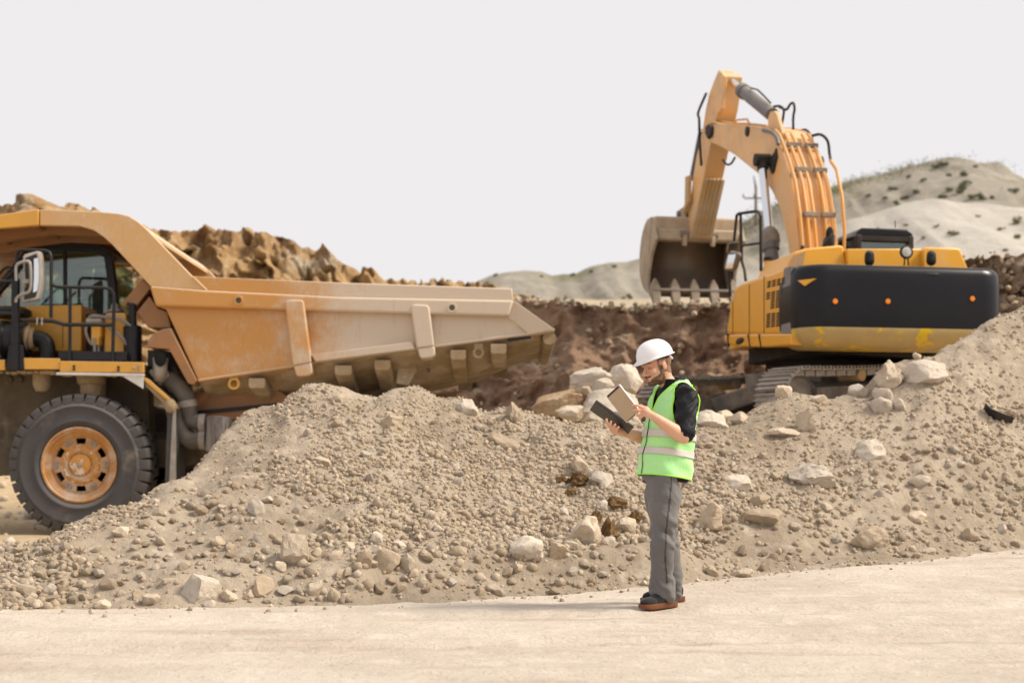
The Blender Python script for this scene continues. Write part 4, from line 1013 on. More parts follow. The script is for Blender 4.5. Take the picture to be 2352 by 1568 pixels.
m = tmb(); m.prism([T(u, v, -0.04) for u, v in ((20, 793), (52, 793), (55, 848), (14, 848))], (0, 0.06, 0)); m.build('post_base', MT_BLK, ps, bevel=0.005)
m = tmb(); m.bar(T(40, 760, 0), T(60, 738, 0), 0.03, 0.03); m.build('post_brace', MT_BLK, ps)
for u in (87, 98):
    m = tmb(); m.box(T(u, 738, 0.0), (0.02, 0.09, 0.11)); m.build('rail_clip', MT_GREY, truck)
# mirror
m = tmb(); q = [(54, 592), (60, 586), (86, 578), (92, 580), (95, 600), (96, 640), (92, 675), (88, 687), (82, 689), (53, 693), (50, 690), (52, 684), (56, 684)]
q = [(52, 589), (56, 584), (85, 576), (91, 578), (95, 600), (96, 635), (93, 665), (88, 684), (84, 688), (52, 694), (49, 690), (53, 640)]
pts = [T(u, v, -0.22 + (u - 50) * 0.003) for u, v in q]
m.prism(pts, (0.02, 0.10, 0)); mir = m.build('mirror_housing', MT_GREY, truck, bevel=0.02)
m = tmb(); m.prism([T(u, v, -0.235 + (u - 50) * 0.003) for u, v in ((58, 592), (84, 582), (88, 600), (89, 636), (86, 666), (82, 682), (56, 688), (58, 640))], (0.0, 0.01, 0)); m.build('mirror_back', MT_BLK, mir, bevel=0.01)
m = tmb(); m.prism([T(u, v, -0.245 + (u - 50) * 0.003) for u, v in ((78, 594), (87, 592), (89, 610), (89, 640), (85, 668), (76, 672), (78, 640))], (0.0, 0.01, 0)); m.build('mirror_face', MT_CHROME, mir)
m = tmb(); m.tube(smooth_path([T(u, v, -0.30) for u, v in ((37, 645), (37, 612), (48, 603), (62, 600), (69, 606), (71, 640), (68, 668), (52, 676), (39, 684), (36, 694))], 3), 0.022, 8); m.build('mirror_bracket', MT_GREY, truck, smooth=True)
m = tmb(); m.bar(T(52, 650, -0.28), T(68, 645, -0.28), 0.06, 0.06); m.bar(T(52, 625, -0.26), T(56, 660, -0.26), 0.05, 0.05); m.build('mirror_knuckle', MT_GREY, truck, bevel=0.01)
# --- cab
CD = 1.55
CABO = [(-90, 800), (-90, 745), (-30, 700), (30, 625), (62, 580), (80, 566), (110, 562), (225, 566), (250, 578), (262, 605), (268, 680), (272, 745), (272, 800)]
m = tmb(); pts = [T(u, v, CD) for u, v in CABO]
inner = [(-70, 706), (-18, 706), (38, 632), (68, 590), (84, 578), (112, 576), (215, 577), (236, 588), (244, 608), (250, 660), (254, 708), (200, 716)]
# side frame: ring between outline and window opening, near and far side
def cab_side(d, name):
    m = tmb(); bars = [((-88, 742), (-32, 700)), ((-32, 700), (30, 626)), ((30, 626), (66, 582)), ((66, 582), (112, 568)), ((112, 568), (226, 570)), ((226, 570), (250, 586)), ((250, 586), (262, 680)), ((262, 680), (268, 745))]
    for a, b in bars: m.bar(T(*a, d), T(*b, d), 0.14, 0.12, (0, 1, 0))
    m.bar(T(150, 570, d), T(150, 730, d), 0.07, 0.05, (0, 1, 0)); m.bar(T(-90, 735, d), T(270, 728, d), 0.12, 0.14, (0, 1, 0))
    return m.build(name, MT_BLK, truck, bevel=0.02)
cab_side(CD, 'cab_frame'); cab_side(CD + 1.55, 'cab_frame')
m = tmb(); a = [T(u, v, CD) for u, v in ((60, 586), (82, 567), (112, 560), (228, 562), (256, 576))]; pts = a + [p + Vector((0, 0, -0.06)) for p in a[::-1]]
for p in pts: p.y = TY + CD - 0.08
m.prism(pts, (0, 1.75, 0)); m.build('cab_roof', MT_BLK, truck, bevel=0.02)
m = tmb(); pts = [T(u, v, CD) for u, v in ((-90, 735), (270, 728), (270, 850), (-90, 850))]
for p in pts: p.y = TY + CD + 0.02
m.prism(pts, (0, 1.5, 0)); m.build('cab_base', MT_FRM, truck)
for d in (CD - 0.01, CD + 1.56):
    for poly in ([(-30, 728), (36, 638), (70, 590), (86, 576), (147, 577), (147, 728)], [(153, 577), (222, 578), (242, 592), (250, 640), (255, 724), (153, 728)]):
        m = tmb(); pts = [T(u, v, CD) for u, v in poly]
        for p in pts: p.y = TY + d
        m.prism(pts, (0, 0.012, 0)); m.build('cab_window', MT_GLASS, truck)
MT_SEAT = M('dark_seat_fabric', (0.05, 0.055, 0.06), (0.07, 0.07, 0.075), 6, 0.8)
m = tmb(); m.box(T(205, 712, CD + 0.8), (0.5, 0.5, 0.16)); m.box(T(232, 680, CD + 0.8), (0.14, 0.48, 0.75)); m.box(T(236, 642, CD + 0.8), (0.10, 0.28, 0.2)); m.build('driver_seat', MT_SEAT, truck, bevel=0.04)
m = tmb(); m.lathe([(0.19, -0.015), (0.21, -0.015), (0.21, 0.015), (0.19, 0.015)], T(120, 700, CD + 0.8), (0.6, 0, 0.8), 22, closed=True); m.tube([T(120, 700, CD + 0.8), T(95, 740, CD + 0.8)], 0.03, 8); m.build('steering_wheel', MT_BLK, truck, smooth=True)

# ================================================================ EXCAVATOR
EX, EY, EZ, PSI = 5.25, 23.9, 1.40, R(10)
ec, es = math.cos(PSI), math.sin(PSI)
exc = empty('excavator', (EX, EY, EZ), PSI)
tag(exc, 'large orange tracked excavator with black counterweight, boom raised, seen from behind', 'excavator')
def E(u, v, xl=0.0):
    """machine-frame point in the fore-and-aft plane at lateral offset xl"""
    a = (u - CX) / FPX; px, py = EX + xl * ec, EY + xl * es
    s = (px - a * py) / (es + a * ec); Yw = py + s * ec
    return Vector((xl, s, CAMZ + (HV - v) / FPX * Yw - EZ))
def RY(u, v, s):
    """machine-frame point in the crosswise plane at distance s ahead of the swing centre"""
    a = (u - CX) / FPX
    xl = (a * (EY + s * ec) - EX + s * es) / (ec - a * es); Yw = EY + xl * es + s * ec
    return Vector((xl, s, CAMZ + (HV - v) / FPX * Yw - EZ))
DST = (0.55, 0.44, 0.32)
XO = M('excavator_orange', (0.80, 0.38, 0.018), (0.74, 0.355, 0.03), 1.5, 0.4, dust=(0.66, 0.47, 0.27), dust_amt=0.24, dust_top=0.45, coat=0.1)
XB = M('faded_boom_orange', (0.74, 0.40, 0.13), (0.74, 0.45, 0.20), 1.2, 0.5, dust=DST, dust_amt=0.36, wear=(0.30, 0.17, 0.08), wear_scale=3.0, wear_lo=0.63)
XK = M('counterweight_black', (0.0045, 0.0045, 0.007), (0.008, 0.0078, 0.010), 0.9, 0.30, spec=0.28, wear=(0.05, 0.045, 0.045), wear_scale=1.6, wear_lo=0.66)
XY = M('worn_yellow_band', (0.50, 0.36, 0.14), (0.42, 0.30, 0.13), 2, 0.5, wear=(0.72, 0.47, 0.01), wear_scale=2.6, wear_lo=0.52)
XS = M('worn_track_steel', (0.42, 0.39, 0.36), (0.30, 0.27, 0.24), 6, 0.5, metal=0.35, dust=(0.50, 0.42, 0.33), dust_amt=0.30)
XD = M('greasy_dark_steel', (0.016, 0.014, 0.013), (0.032, 0.028, 0.024), 3, 0.7, spec=0.3, dust=(0.22, 0.18, 0.14), dust_amt=0.10)
XG = M('dusty_grey_frame', (0.19, 0.17, 0.15), (0.12, 0.105, 0.09), 3, 0.8, dust=(0.42, 0.35, 0.28), dust_amt=0.34)
XP = M('hydraulic_pipe_orange', (0.70, 0.32, 0.04), (0.62, 0.33, 0.10), 4, 0.45, dust=DST, dust_amt=0.22)
XC = M('chrome_rod', (0.72, 0.73, 0.76), None, rough=0.18, metal=1.0)
XBK = M('dusty_bucket_steel', (0.42, 0.34, 0.25), (0.34, 0.27, 0.19), 2.5, 0.85, dust=(0.56, 0.47, 0.36), dust_amt=0.35, bmp=0.25, bscale=18)
XIN = M('dark_worn_bucket_inside', (0.20, 0.165, 0.14), (0.28, 0.21, 0.15), 1.6, 0.45, metal=0.3, wear=(0.36, 0.21, 0.10), wear_scale=2.2, wear_lo=0.66)
XTO = M('worn_tooth_steel', (0.24, 0.18, 0.12), (0.32, 0.27, 0.21), 6, 0.7, dust=DST, dust_amt=0.2)
XST = M('muddy_stick_steel', (0.42, 0.32, 0.20), (0.55, 0.36, 0.14), 2.2, 0.8, dust=DST, dust_amt=0.35, bmp=0.4, bscale=14)
XR = M('orange_reflector', (0.85, 0.24, 0.01), None, rough=0.25)
XCY = M('cylinder_grey', (0.085, 0.085, 0.092), (0.12, 0.115, 0.115), 3, 0.45, dust=(0.40, 0.34, 0.27), dust_amt=0.18)
XGL = glass_mat('excavator_cab_glass', (0.62, 0.72, 0.66))

def eprism(name, uv, xl0, xl1, mat, bevel=0.012, parent=None, **kw):
    m = MB(); m.prism([E(u, v, xl0) for u, v in uv], (xl1 - xl0, 0, 0)); return m.build(name, mat, parent or exc, bevel=bevel, **kw)
def rprism(name, uv, s0, s1, mat, bevel=0.012, parent=None, **kw):
    m = MB(); m.prism([RY(u, v, s0) for u, v in uv], (0, s1 - s0, 0)); return m.build(name, mat, parent or exc, bevel=bevel, **kw)

# --- counterweight: rounded plan lofted upwards
def plan(inset, x0=-1.60, x1=1.67, y0=-3.02, y1=-2.15, rc=0.42, n=10):
    pts = []; r = max(rc - inset * 0.6, 0.05)
    X0, X1, Y0 = x0 + inset, x1 - inset, y0 + inset
    pts.append((X0, y1))
    for k in range(n + 1): a = math.pi + math.pi / 2 * k / n; pts.append((X0 + r + r * math.cos(a), Y0 + r + r * math.sin(a)))
    for k in range(n + 1): a = -math.pi / 2 + math.pi / 2 * k / n; pts.append((X1 - r + r * math.cos(a), Y0 + r + r * math.sin(a)))
    pts.append((X1, y1)); return pts
def loft(name, levels, mat, dent=False):
    m = MB(); vs, fs = [], []; n = len(plan(0))
    for z, i in levels: vs += [(x, y, z) for x, y in plan(i)]
    for k in range(len(levels) - 1): fs += [(k*n+j, k*n+(j+1)%n, (k+1)*n+(j+1)%n, (k+1)*n+j) for j in range(n)]
    fs += [tuple(range(n))[::-1], tuple((len(levels)-1)*n + j for j in range(n))]
    m.add(vs, fs); return m.build(name, mat, exc, smooth=True, sharp=50)
cw = loft('counterweight', [(1.668, 0.0), (1.9, -0.012), (2.3, -0.006), (2.46, 0.004), (2.53, 0.022), (2.575, 0.06), (2.595, 0.13)], XK)
loft('counterweight_base', [(1.385, 0.30), (1.41, 0.19), (1.46, 0.10), (1.54, 0.035), (1.62, 0.004), (1.664, 0.0)], XY)
for u, v in ((1918, 692), (2039, 692), (2233, 686)):
    m = MB(); m.lathe([(0, -0.02), (0.035, -0.02), (0.04, -0.01), (0.04, 0.03)], RY(u, v, -3.03), (0, 1, 0), 18); m.build('reflector', XR, cw, smooth=True)
m = MB(); m.prism([RY(u, v, -2.9) + Vector((0, dy - 0.01, 0)) for u, v, dy in ((1834, 643, 0.05), (1866, 642, -0.115), (1846, 657, -0.02))], (0.03, 0.03, 0)); m.build('warning_triangle', XO, cw)
for u, v, w in ((2140, 633, 0.5),):
    m = MB(); m.ellipsoid(RY(u, v, -2.99), (0.28, 0.03, 0.05), n=16, m=8); m.build('counterweight_dent', XK, cw, smooth=True)
# --- upper structure
eprism('rear_skirt', [(1816, 766), (1815, 611), (1800, 616), (1797, 690), (1793, 767)], -1.605, -1.45, M('skirt_grey', (0.20, 0.185, 0.18), (0.14, 0.13, 0.125), 2, 0.5), 0.01)
sp = eprism('side_door', [(1799, 617), (1762, 630), (1728, 641), (1700, 651), (1688, 660), (1683, 672), (1680, 690), (1670, 745), (1668, 768), (1794, 768), (1797, 690)], -1.60, -1.35, XO, 0.05, seg=3)
eprism('side_sill', [(1816, 766), (1816, 792), (1770, 797), (1700, 797), (1674, 791), (1664, 782), (1664, 770), (1690, 767)], -1.62, -1.2, XO, 0.03, seg=3)
for u in (1672, 1719, 1744):
    m = MB(); a, b = E(u, 768, -1.625), E(u + (5 if u > 1700 else 2), 796, -1.615); m.bar(a, b, 0.02, 0.035, (1, 0, 0)); m.build('sill_seam', XD, exc)
m = MB(); m.ellipsoid(E(1700, 783, -1.615), (0.015, 0.24, 0.06), n=12, m=6); m.build('sill_grime', XD, exc, smooth=True)
for u, v0, v1 in ((1721, 652, 766), (1755, 634, 765), (1683, 690, 766)):
    m = MB(); m.tube([E(u, v0, -1.603), E(u, v1, -1.603)], 0.006, 5); m.build('panel_gap', XD, sp)
# louvre slots
def slots(rows, cols, f):
    for r in range(rows):
        for c in range(cols):
            q = f(r, c)
            if q is None: continue
            u0, u1, v0 = q
            m = MB(); m.prism([E(u, v, -1.607) for u, v in ((u0, v0), (u1, v0 - 2.2), (u1, v0 + 1.6), (u0, v0 + 3.6))], (0.03, 0, 0)); m.build('vent_slot', XD, sp)
slots(3, 4, lambda r, c: (1762.5 + c*11 - r*0.5, 1770 + c*11 - r*0.5, 646.5 + r*5.6 - c*2.6))
slots(7, 4, lambda r, c: None if (c == 0 and r > 2) else (1760 + c*11.3 - r*0.3, 1768 + c*11.3 - (2.5 + 0.7*r if c == 3 else 0) - r*0.3, 672.5 + r*5.9 - c*2.2))
slots(6, 3, lambda r, c: (1760.5 + c*11.2 - r*0.2, 1768.5 + c*11.2 + (1.5 if c == 2 else 0) - r*0.2, 721 + r*5.6 - c*1.3))
m = MB(); m.box((0.05, -0.75, 2.05), (2.95, 2.9, 0.85)); m.build('engine_bay', XO, exc, bevel=0.03)
m = MB(); m.box((0.05, -0.75, 1.50), (2.5, 2.3, 0.28)); m.build('upper_frame', XD, exc, bevel=0.02)
rs = MB(); rs.box((1.52, -0.4, 2.05), (0.16, 3.4, 0.9)); rs.build('right_side_door', XO, exc, bevel=0.05)
m = MB(); m.box((-0.95, 0.32, 2.05), (0.95, 0.5, 0.7)); m.build('fuel_tank', XO, exc, bevel=0.05)
# hood
hl = rprism('engine_hood', [(1803, 622), (1812, 600), (1826, 578), (1852, 570), (1931, 563), (1938, 566), (1943, 605), (1943, 622)], -2.05, -0.75, XO, 0.03, seg=3)
m = MB(); m.prism([RY(u, v, -2.06) for u, v in ((1811, 612), (1822, 587), (1849, 578), (1843, 610))], (0, -0.012, 0)); m.build('hood_mesh', M('hood_mesh_brown', (0.42, 0.27, 0.14), (0.36, 0.23, 0.12), 30, 0.7), hl)
rprism('engine_hood', [(1945, 571), (2117, 571), (2119, 622), (1946, 622)], -2.12, -0.75, XO, 0.02)
rprism('engine_hood', [(2119, 574), (2127, 567), (2200, 569), (2206, 572), (2226, 622), (2119, 622)], -2.2, -0.75, XO, 0.03, seg=3)
for u in (1997, 2139):
    m = MB(); c = RY(u, 600, -2.45); m.limb([c, c + Vector((0, 0, 0.10))], [0.075, 0.07], 14); m.build('rubber_stop', XD, exc, smooth=True)
    m = MB(); m.lathe([(0, -0.06), (0.025, -0.06), (0.025, 0)], c + Vector((-0.02, -0.02, 0.03)), (0, 1, 0), 12); m.build('stop_pin', XD, exc, smooth=True)
c = RY(2081, 579, -2.5)
m = MB(); m.lathe([(0.0, 0.06), (0.06, 0.06), (0.105, 0.0), (0.105, -0.02), (0.095, -0.025)], c, (0, 1, 0), 22); wl_ = m.build('work_light', XD, exc, smooth=True)
m = MB(); m.lathe([(0.0, -0.03), (0.06, -0.03), (0.095, -0.018)], c, (0, 1, 0), 22); m.build('light_lens', M('lens_glass', (0.55, 0.54, 0.50), (0.40, 0.38, 0.34), 20, 0.2), wl_, smooth=True)
m = MB(); m.tube([c + Vector((-0.02, 0, -0.09)), c + Vector((-0.03, 0, -0.2))], 0.012, 6); m.tube([c + Vector((0.03, 0, -0.09)), c + Vector((0.04, 0, -0.2))], 0.012, 6); m.build('light_stalk', XD, wl_)
# exhaust
c = RY(1900, 580, -0.6); t = RY(1903, 540, -0.6)
m = MB(); m.tube([c, t], 0.085, 18, cap=False)
m.v = [(x, y, z + (0.16 * (x - t.x) / 0.085 * 0.6 if z > c.z + 0.1 else 0)) for x, y, z in m.v]; m.build('exhaust_stack', XD, exc, smooth=True, solid=0.01)
m = MB(); m.ellipsoid(t + Vector((0.0, -0.055, -0.0)), (0.07, 0.03, 0.13), n=16, m=8); m.build('exhaust_opening', M('soot', (0.006, 0.006, 0.006), None, rough=0.95), exc, smooth=True)  # solid black ellipsoid fills the stack opening
m = MB(); m.tube(smooth_path([t + Vector((0.10, 0, 0.0)), t + Vector((0.09, 0, -0.2)), c + Vector((0.06, 0, 0))]), 0.018, 6); m.build('exhaust_guard', XG, exc, smooth=True)
# --- cab
CB0, CB1 = 0.35, 2.0
rear = [(1966, 615), (1964, 546), (1970, 532), (1982, 524), (2076, 523), (2089, 529), (2096, 545), (2098, 615)]
q = [RY(u, v, CB0) for u, v in rear]; xa, xb = q[1].x, q[-2].x; zt = q[3].z; zb = 1.9
fr = MB()
for x in (xa + 0.05, xb - 0.05):
    fr.bar((x, CB0, zb), (x, CB0, zt - 0.12), 0.10, 0.12, (0, 1, 0)); fr.bar((x, CB1, zb), (x, CB1 - 0.25, zt - 0.12), 0.08, 0.08, (0, 1, 0)); fr.bar((x, CB0 + 0.75, zb), (x, CB0 + 0.75, zt - 0.1), 0.06, 0.05, (0, 1, 0))
    fr.bar((x, CB0, zb + 0.45), (x, CB1, zb + 0.45), 0.06, 0.9, (0, 0, 1))
fr.box(((xa + xb) / 2, CB0, zt - 0.16), (xb - xa - 0.1, 0.10, 0.14)); fr.box(((xa + xb) / 2, CB0, zb + 0.55), (xb - xa - 0.1, 0.10, 0.7))
fr.build('cab_frame', XD, exc, bevel=0.02)
m = MB(); pts = [Vector((xa, 0, zt - 0.16)), Vector((xa + 0.02, 0, zt - 0.07)), Vector((xa + 0.1, 0, zt)), Vector((xb - 0.1, 0, zt)), Vector((xb - 0.02, 0, zt - 0.07)), Vector((xb, 0, zt - 0.16))]
for p in pts: p.y = CB0 - 0.05
m.prism(pts, (0, CB1 - CB0, 0)); m.build('cab_roof', XK, exc, bevel=0.03, seg=3)
for poly in ([(xa + 0.1, CB0 + 0.02, zb + 0.85), (xb - 0.1, CB0 + 0.02, zb + 0.85), (xb - 0.1, CB0 + 0.02, zt - 0.22), (xa + 0.1, CB0 + 0.02, zt - 0.22)],
             [(xa + 0.05, CB0 + 0.1, zb + 0.9), (xa + 0.05, CB1 - 0.15, zb + 0.9), (xa + 0.05, CB1 - 0.3, zt - 0.16), (xa + 0.05, CB0 + 0.1, zt - 0.16)],
             [(xb - 0.05, CB0 + 0.1, zb + 0.9), (xb - 0.05, CB1 - 0.15, zb + 0.9), (xb - 0.05, CB1 - 0.3, zt - 0.16), (xb - 0.05, CB0 + 0.1, zt - 0.16)],
             [(xa + 0.1, CB1 - 0.05, zb + 0.9), (xb - 0.1, CB1 - 0.05, zb + 0.9), (xb - 0.1, CB1 - 0.27, zt - 0.16), (xa + 0.1, CB1 - 0.27, zt - 0.16)]):
    m = MB(); a, b, c3 = [Vector(p) for p in poly[:3]]; n = (b - a).cross(c3 - a).normalized() * 0.008; m.prism(poly, n); m.build('cab_window', XGL, exc)
m = MB(); m.box(((xa + xb) / 2, CB0 + 0.55, zb + 0.75), (0.5, 0.16, 0.75)); m.box(((xa + xb) / 2, CB0 + 0.8, zb + 0.45), (0.5, 0.5, 0.15)); m.build('operator_seat', XD, exc, bevel=0.04)
c = RY(2056, 523, CB0 + 0.5); m = MB(); m.tube([c, c + Vector((0, 0, 0.12))], 0.008, 6); m.build('antenna', XD, exc)
# --- handrail, mirror and front corner bits on the near side
def etube(name, uv, xl, r, mat=XD, n=8, sm=False, parent=None):
    m = MB(); p = [E(u, v, xl) for u, v in uv]; m.tube(smooth_path(p, 5) if sm else p, r, n); return m.build(name, mat, parent or exc, smooth=True)
etube('guard_rail', [(1681, 640), (1684, 575), (1692, 496), (1696, 491), (1738, 485), (1744, 488), (1747, 496), (1748, 622)], -1.4, 0.026)
etube('guard_rail', [(1701, 491), (1703, 560), (1704, 600), (1710, 620), (1713, 645)], -1.4, 0.026)
etube('guard_rail', [(1703, 564), (1747, 558)], -1.4, 0.022)
etube('mirror_stem', [(1677, 680), (1676, 650), (1675, 622)], -1.42, 0.026)
etube('mirror_arm', [(1700, 556), (1680, 557), (1672, 562), (1670, 580)], -1.42, 0.014, XG)
m = MB(); m.prism([E(u, v, -1.5) for u, v in ((1664, 620), (1661, 612), (1670, 582), (1676, 576), (1693, 580), (1694, 587), (1686, 615), (1679, 623))], (0.08, 0, 0)); mm = m.build('rear_view_mirror', XG, exc, bevel=0.03, seg=3)
m = MB(); m.prism([E(u, v, -1.505) for u, v in ((1666, 617), (1673, 585), (1690, 584), (1682, 616))], (0.004, 0, 0)); m.build('mirror_glass', MT_CHROME, mm)
m = MB(); a = E(1766, 622, -1.1); m.lathe([(0.0, 0.0), (0.075, 0), (0.075, 0.16), (0.0, 0.16)], a, (0, 0, 1), 16); cp = m.build('tank_filler', XO, exc, smooth=True)
m = MB(); m.lathe([(0.0, 0.16), (0.085, 0.16), (0.085, 0.22), (0.0, 0.23)], a, (0, 0, 1), 16); m.build('filler_cap', XD, cp, smooth=True)
# --- boom
OUT = [(1838, 650), (1832, 569), (1826, 497), (1816, 425), (1803, 378), (1792, 347), (1780, 318), (1764, 300), (1740, 293), (1717, 291), (1652, 286), (1630, 290)]
INN = [(1622, 302), (1628, 326), (1655, 338), (1686, 355), (1748, 404.7), (1773, 438.8), (1790, 475), (1797.6, 500), (1808, 550), (1815, 600), (1820, 650)]
BW = 0.36
boom = eprism('boom', OUT + INN, -BW, BW, XB, 0.02)
outer = [E(u, v, -BW) for u, v in OUT]
def on_back(i, xl, off):
    """point above the boom's back edge at outline point i (may be fractional)"""
    k = min(int(i), len(outer) - 2); t = i - k
    p = outer[k].lerp(outer[k+1], t); d = (outer[k+1] - outer[k]).normalized(); n = Vector((0, -d.z, d.y))
    if n.y > 0 and k < 6: n = -n
    return Vector((xl, p.y, p.z)) + n * off
# weld strips along the edges
for xl in (-BW + 0.015, BW - 0.015):
    m = MB(); m.tube([on_back(i, xl, 0.0) for i in np.arange(0.6, 10.9, 0.5)], 0.022, 6); m.build('boom_edge_weld', XB, boom, smooth=True)
for xl, i0, i1, off in ((-0.30, 1.0, 6.6, 0.075), (-0.17, 0.9, 6.4, 0.07), (-0.05, 0.9, 6.4, 0.07), (0.15, 0.9, 6.3, 0.07), (0.27, 0.9, 6.2, 0.075)):
    m = MB(); m.tube([on_back(i, xl, off) for i in np.arange(i0, i1, 0.25)], 0.032, 8); m.build('hydraulic_pipe', XP, boom, smooth=True)
for i in (2.0, 3.6, 5.2):
    for xa_, xb_ in ((-0.24, 0.02), (0.09, 0.33)):
        m = MB(); a, b = on_back(i, xa_, 0.085), on_back(i, xb_, 0.085); m.bar(a, b, 0.08, 0.08, (0, 0, 1)); m.build('pipe_clamp', XG, boom, bevel=0.008)
m = MB(); m.tube([on_back(0.9, -0.17, 0.07), on_back(0.6, -0.05, 0.10), on_back(0.25, 0.12, 0.16)], 0.034, 8); m.build('hydraulic_pipe', XP, boom, smooth=True)
# right-hand pipe standing off the boom
m = MB(); m.tube([on_back(i, 0.44, o) for i, o in ((0.8, 0.05), (1.5, 0.16), (2.5, 0.22), (3.4, 0.22), (4.0, 0.12))], 0.03, 8); m.build('hydraulic_pipe', XP, boom, smooth=True)
m = MB(); m.tube(smooth_path([on_back(4.0, 0.44, 0.12), on_back(4.5, 0.46, 0.14), on_back(5.0, 0.44, 0.25), on_back(5.6, 0.38, 0.22), on_back(6.1, 0.30, 0.05)]), 0.026, 8); m.build('rubber_hose', XD, boom, smooth=True)
# left side hose from pipe to boom side
m = MB(); m.tube([on_back(1.0, -0.30, 0.075), on_back(0.7, -0.34, 0.09), on_back(0.3, -0.36, 0.02)], 0.034, 8); m.build('rubber_hose', XD, boom, smooth=True)
etube('rubber_hose', [(1753, 299), (1771, 303), (1783, 314), (1788, 332)], -0.39, 0.035, XCY, sm=True, parent=boom)
m = MB(); m.lathe([(0, -0.03), (0.09, -0.03), (0.10, 0.0), (0.10, 0.03)], E(1718, 302, -BW), (1, 0, 0), 18); m.build('boom_boss', XD, boom, smooth=True)
etube('boom_pipe', [(1630, 280), (1645, 283), (1680, 290), (1715, 290), (1755, 295), (1772, 300)], -0.30, 0.026, XP, parent=boom)
etube('boom_pipe', [(1640, 277), (1680, 284), (1720, 285), (1760, 290)], -0.10, 0.026, XP, parent=boom)
etube('grab_handle', [(1686, 286), (1692, 276), (1716, 274), (1722, 286)], -0.25, 0.02, XP, parent=boom)
# cylinder bracket on the knee
for xl in (-0.22, 0.14):
    eprism('cylinder_bracket', [(1763, 302), (1764, 270), (1769, 257), (1778, 255), (1783, 262), (1796, 305), (1802, 335)], xl, xl + 0.07, XB, 0.01, parent=boom)
# stick (arm)
SBK = [(1655, 168), (1660, 175), (1655, 215), (1650, 250), (1641, 290), (1633, 327), (1615, 414), (1598, 490), (1588, 545)]
SFR = [(1578, 545), (1574, 520), (1580, 480), (1587, 451), (1592, 405), (1599, 362), (1609, 320), (1615, 290), (1621, 250), (1629, 215), (1638, 190), (1648, 166)]
SW = 0.21
stick = eprism('stick', SBK + SFR, -SW, SW, XB, 0.015)
for xl in (-0.24, 0.16):
    eprism('stick_ear', [(1655, 165), (1662, 175), (1656, 250), (1648, 262), (1640, 240), (1640, 195), (1647, 168)], xl, xl + 0.08, XB, 0.015, parent=stick)
eprism('pivot_boss', [(1619, 290), (1626, 284), (1634, 292), (1632, 312), (1624, 320), (1618, 308)], -0.42, 0.42, XD, 0.03, parent=stick)
for k in range(5):
    xl = -0.17 + k * 0.083
    m = MB(); m.tube([E(1617, 412, -SW) + Vector((SW + xl, -0.075, 0)), E(1602, 478, -SW) + Vector((SW + xl, -0.085, 0)), E(1589, 540, -SW) + Vector((SW + xl, -0.075, 0))], 0.034, 6); m.build('wear_bar', XST, stick, smooth=True)
eprism('stick_shoe', [(1612, 425), (1617, 412), (1588, 547), (1582, 547)], -SW - 0.02, SW + 0.02, XST, 0.01, parent=stick)
etube('rubber_hose', [(1622, 215), (1604, 258), (1606, 275), (1607, 320), (1611, 380)], -0.30, 0.028, XD, sm=True, parent=stick)
etube('rubber_hose', [(1660, 368), (1670, 378), (1680, 375), (1688, 362)], -0.25, 0.022, XD, sm=True, parent=stick)
# stick cylinder
a, b, c = E(1666, 174, 0.0), E(1704, 207, 0.0), E(1774, 264, 0.0)
m = MB(); m.tube([a, b], 0.07, 16); m.build('stick_cylinder_rod', XC, exc, smooth=True)
m = MB(); m.tube([a + Vector((-0.14, 0, 0)), a + Vector((0.14, 0, 0))], 0.10, 14); m.build('stick_cylinder_eye', XB, exc, smooth=True)
d = (c - b).normalized(); m = MB(); m.tube([b, b + d * 0.03, b + d * 0.20, b + d * 0.22, c], [0.13, 0.15, 0.15, 0.125, 0.125], 20); sc_ = m.build('stick_cylinder', XCY, exc, smooth=True)
up = Vector((0, -0.5, 0.86))
m = MB(); m.tube([b + d * 0.5 + up * 0.16, b + d * 0.9 + up * 0.22, c + up * 0.20 + d * -0.6, c + up * 0.17 - d * 0.2], 0.018, 6); m.build('cylinder_line', XD, sc_, smooth=True)
m = MB(); m.tube(smooth_path([E(1790, 246, 0.1), E(1806, 252, 0.1), E(1815, 240, 0.1), E(1822, 237, 0.1), E(1825, 250, 0.1), E(1822, 270, 0.1), E(1822, 298, 0.1)]), 0.024, 8); m.build('rubber_hose', XD, boom, smooth=True)
m = MB(); m.tube(smooth_path([E(1778, 245, 0.0), E(1790, 244, 0.0), E(1799, 250, 0), E(1800, 262, 0.0), E(1793, 300, 0.0)]), 0.024, 8); m.build('rubber_hose', XD, boom, smooth=True)
etube('rubber_hose', [(1838, 300), (1852, 299), (1862, 312), (1870, 335), (1872, 345)], 0.42, 0.024, XD, sm=True, parent=boom)
# boom cylinders
for xl, f in ((-0.50, 1), (0.50, 0)):
    a = E(1750, 368, -0.50); b = E(1767, 538, -0.50); c = E(1778, 640, -0.50)
    for p in (a, b, c): p.x = xl
    m = MB(); m.tube([a, b], 0.075, 16); m.build('boom_cylinder_rod', XC, exc, smooth=True)
    d = (c - b).normalized(); m = MB(); m.tube([b - d * 0.03, b + d * 0.30, b + d * 0.34, c], [0.155, 0.155, 0.125, 0.125], 18); bc = m.build('boom_cylinder', XCY, exc, smooth=True)
    m = MB(); m.tube([a + Vector((-0.13 if f else 0.13, 0, 0)), Vector((0, a.y, a.z))], 0.115, 14); m.tube([a, a + (b - a).normalized() * 0.18], 0.10, 12); m.build('boom_cylinder_pin', XD, exc, smooth=True)
    if f: m = MB(); m.ellipsoid(b + d * 0.12, (0.18, 0.17, 0.26), n=14, m=8); m.build('rod_wrap', XG, bc, smooth=True)
eprism('boom_side_bracket', [(1760, 372), (1776, 352), (1781, 340), (1784, 360), (1776, 395), (1772, 400)], -0.39, -0.34, XD, 0.01, parent=boom)
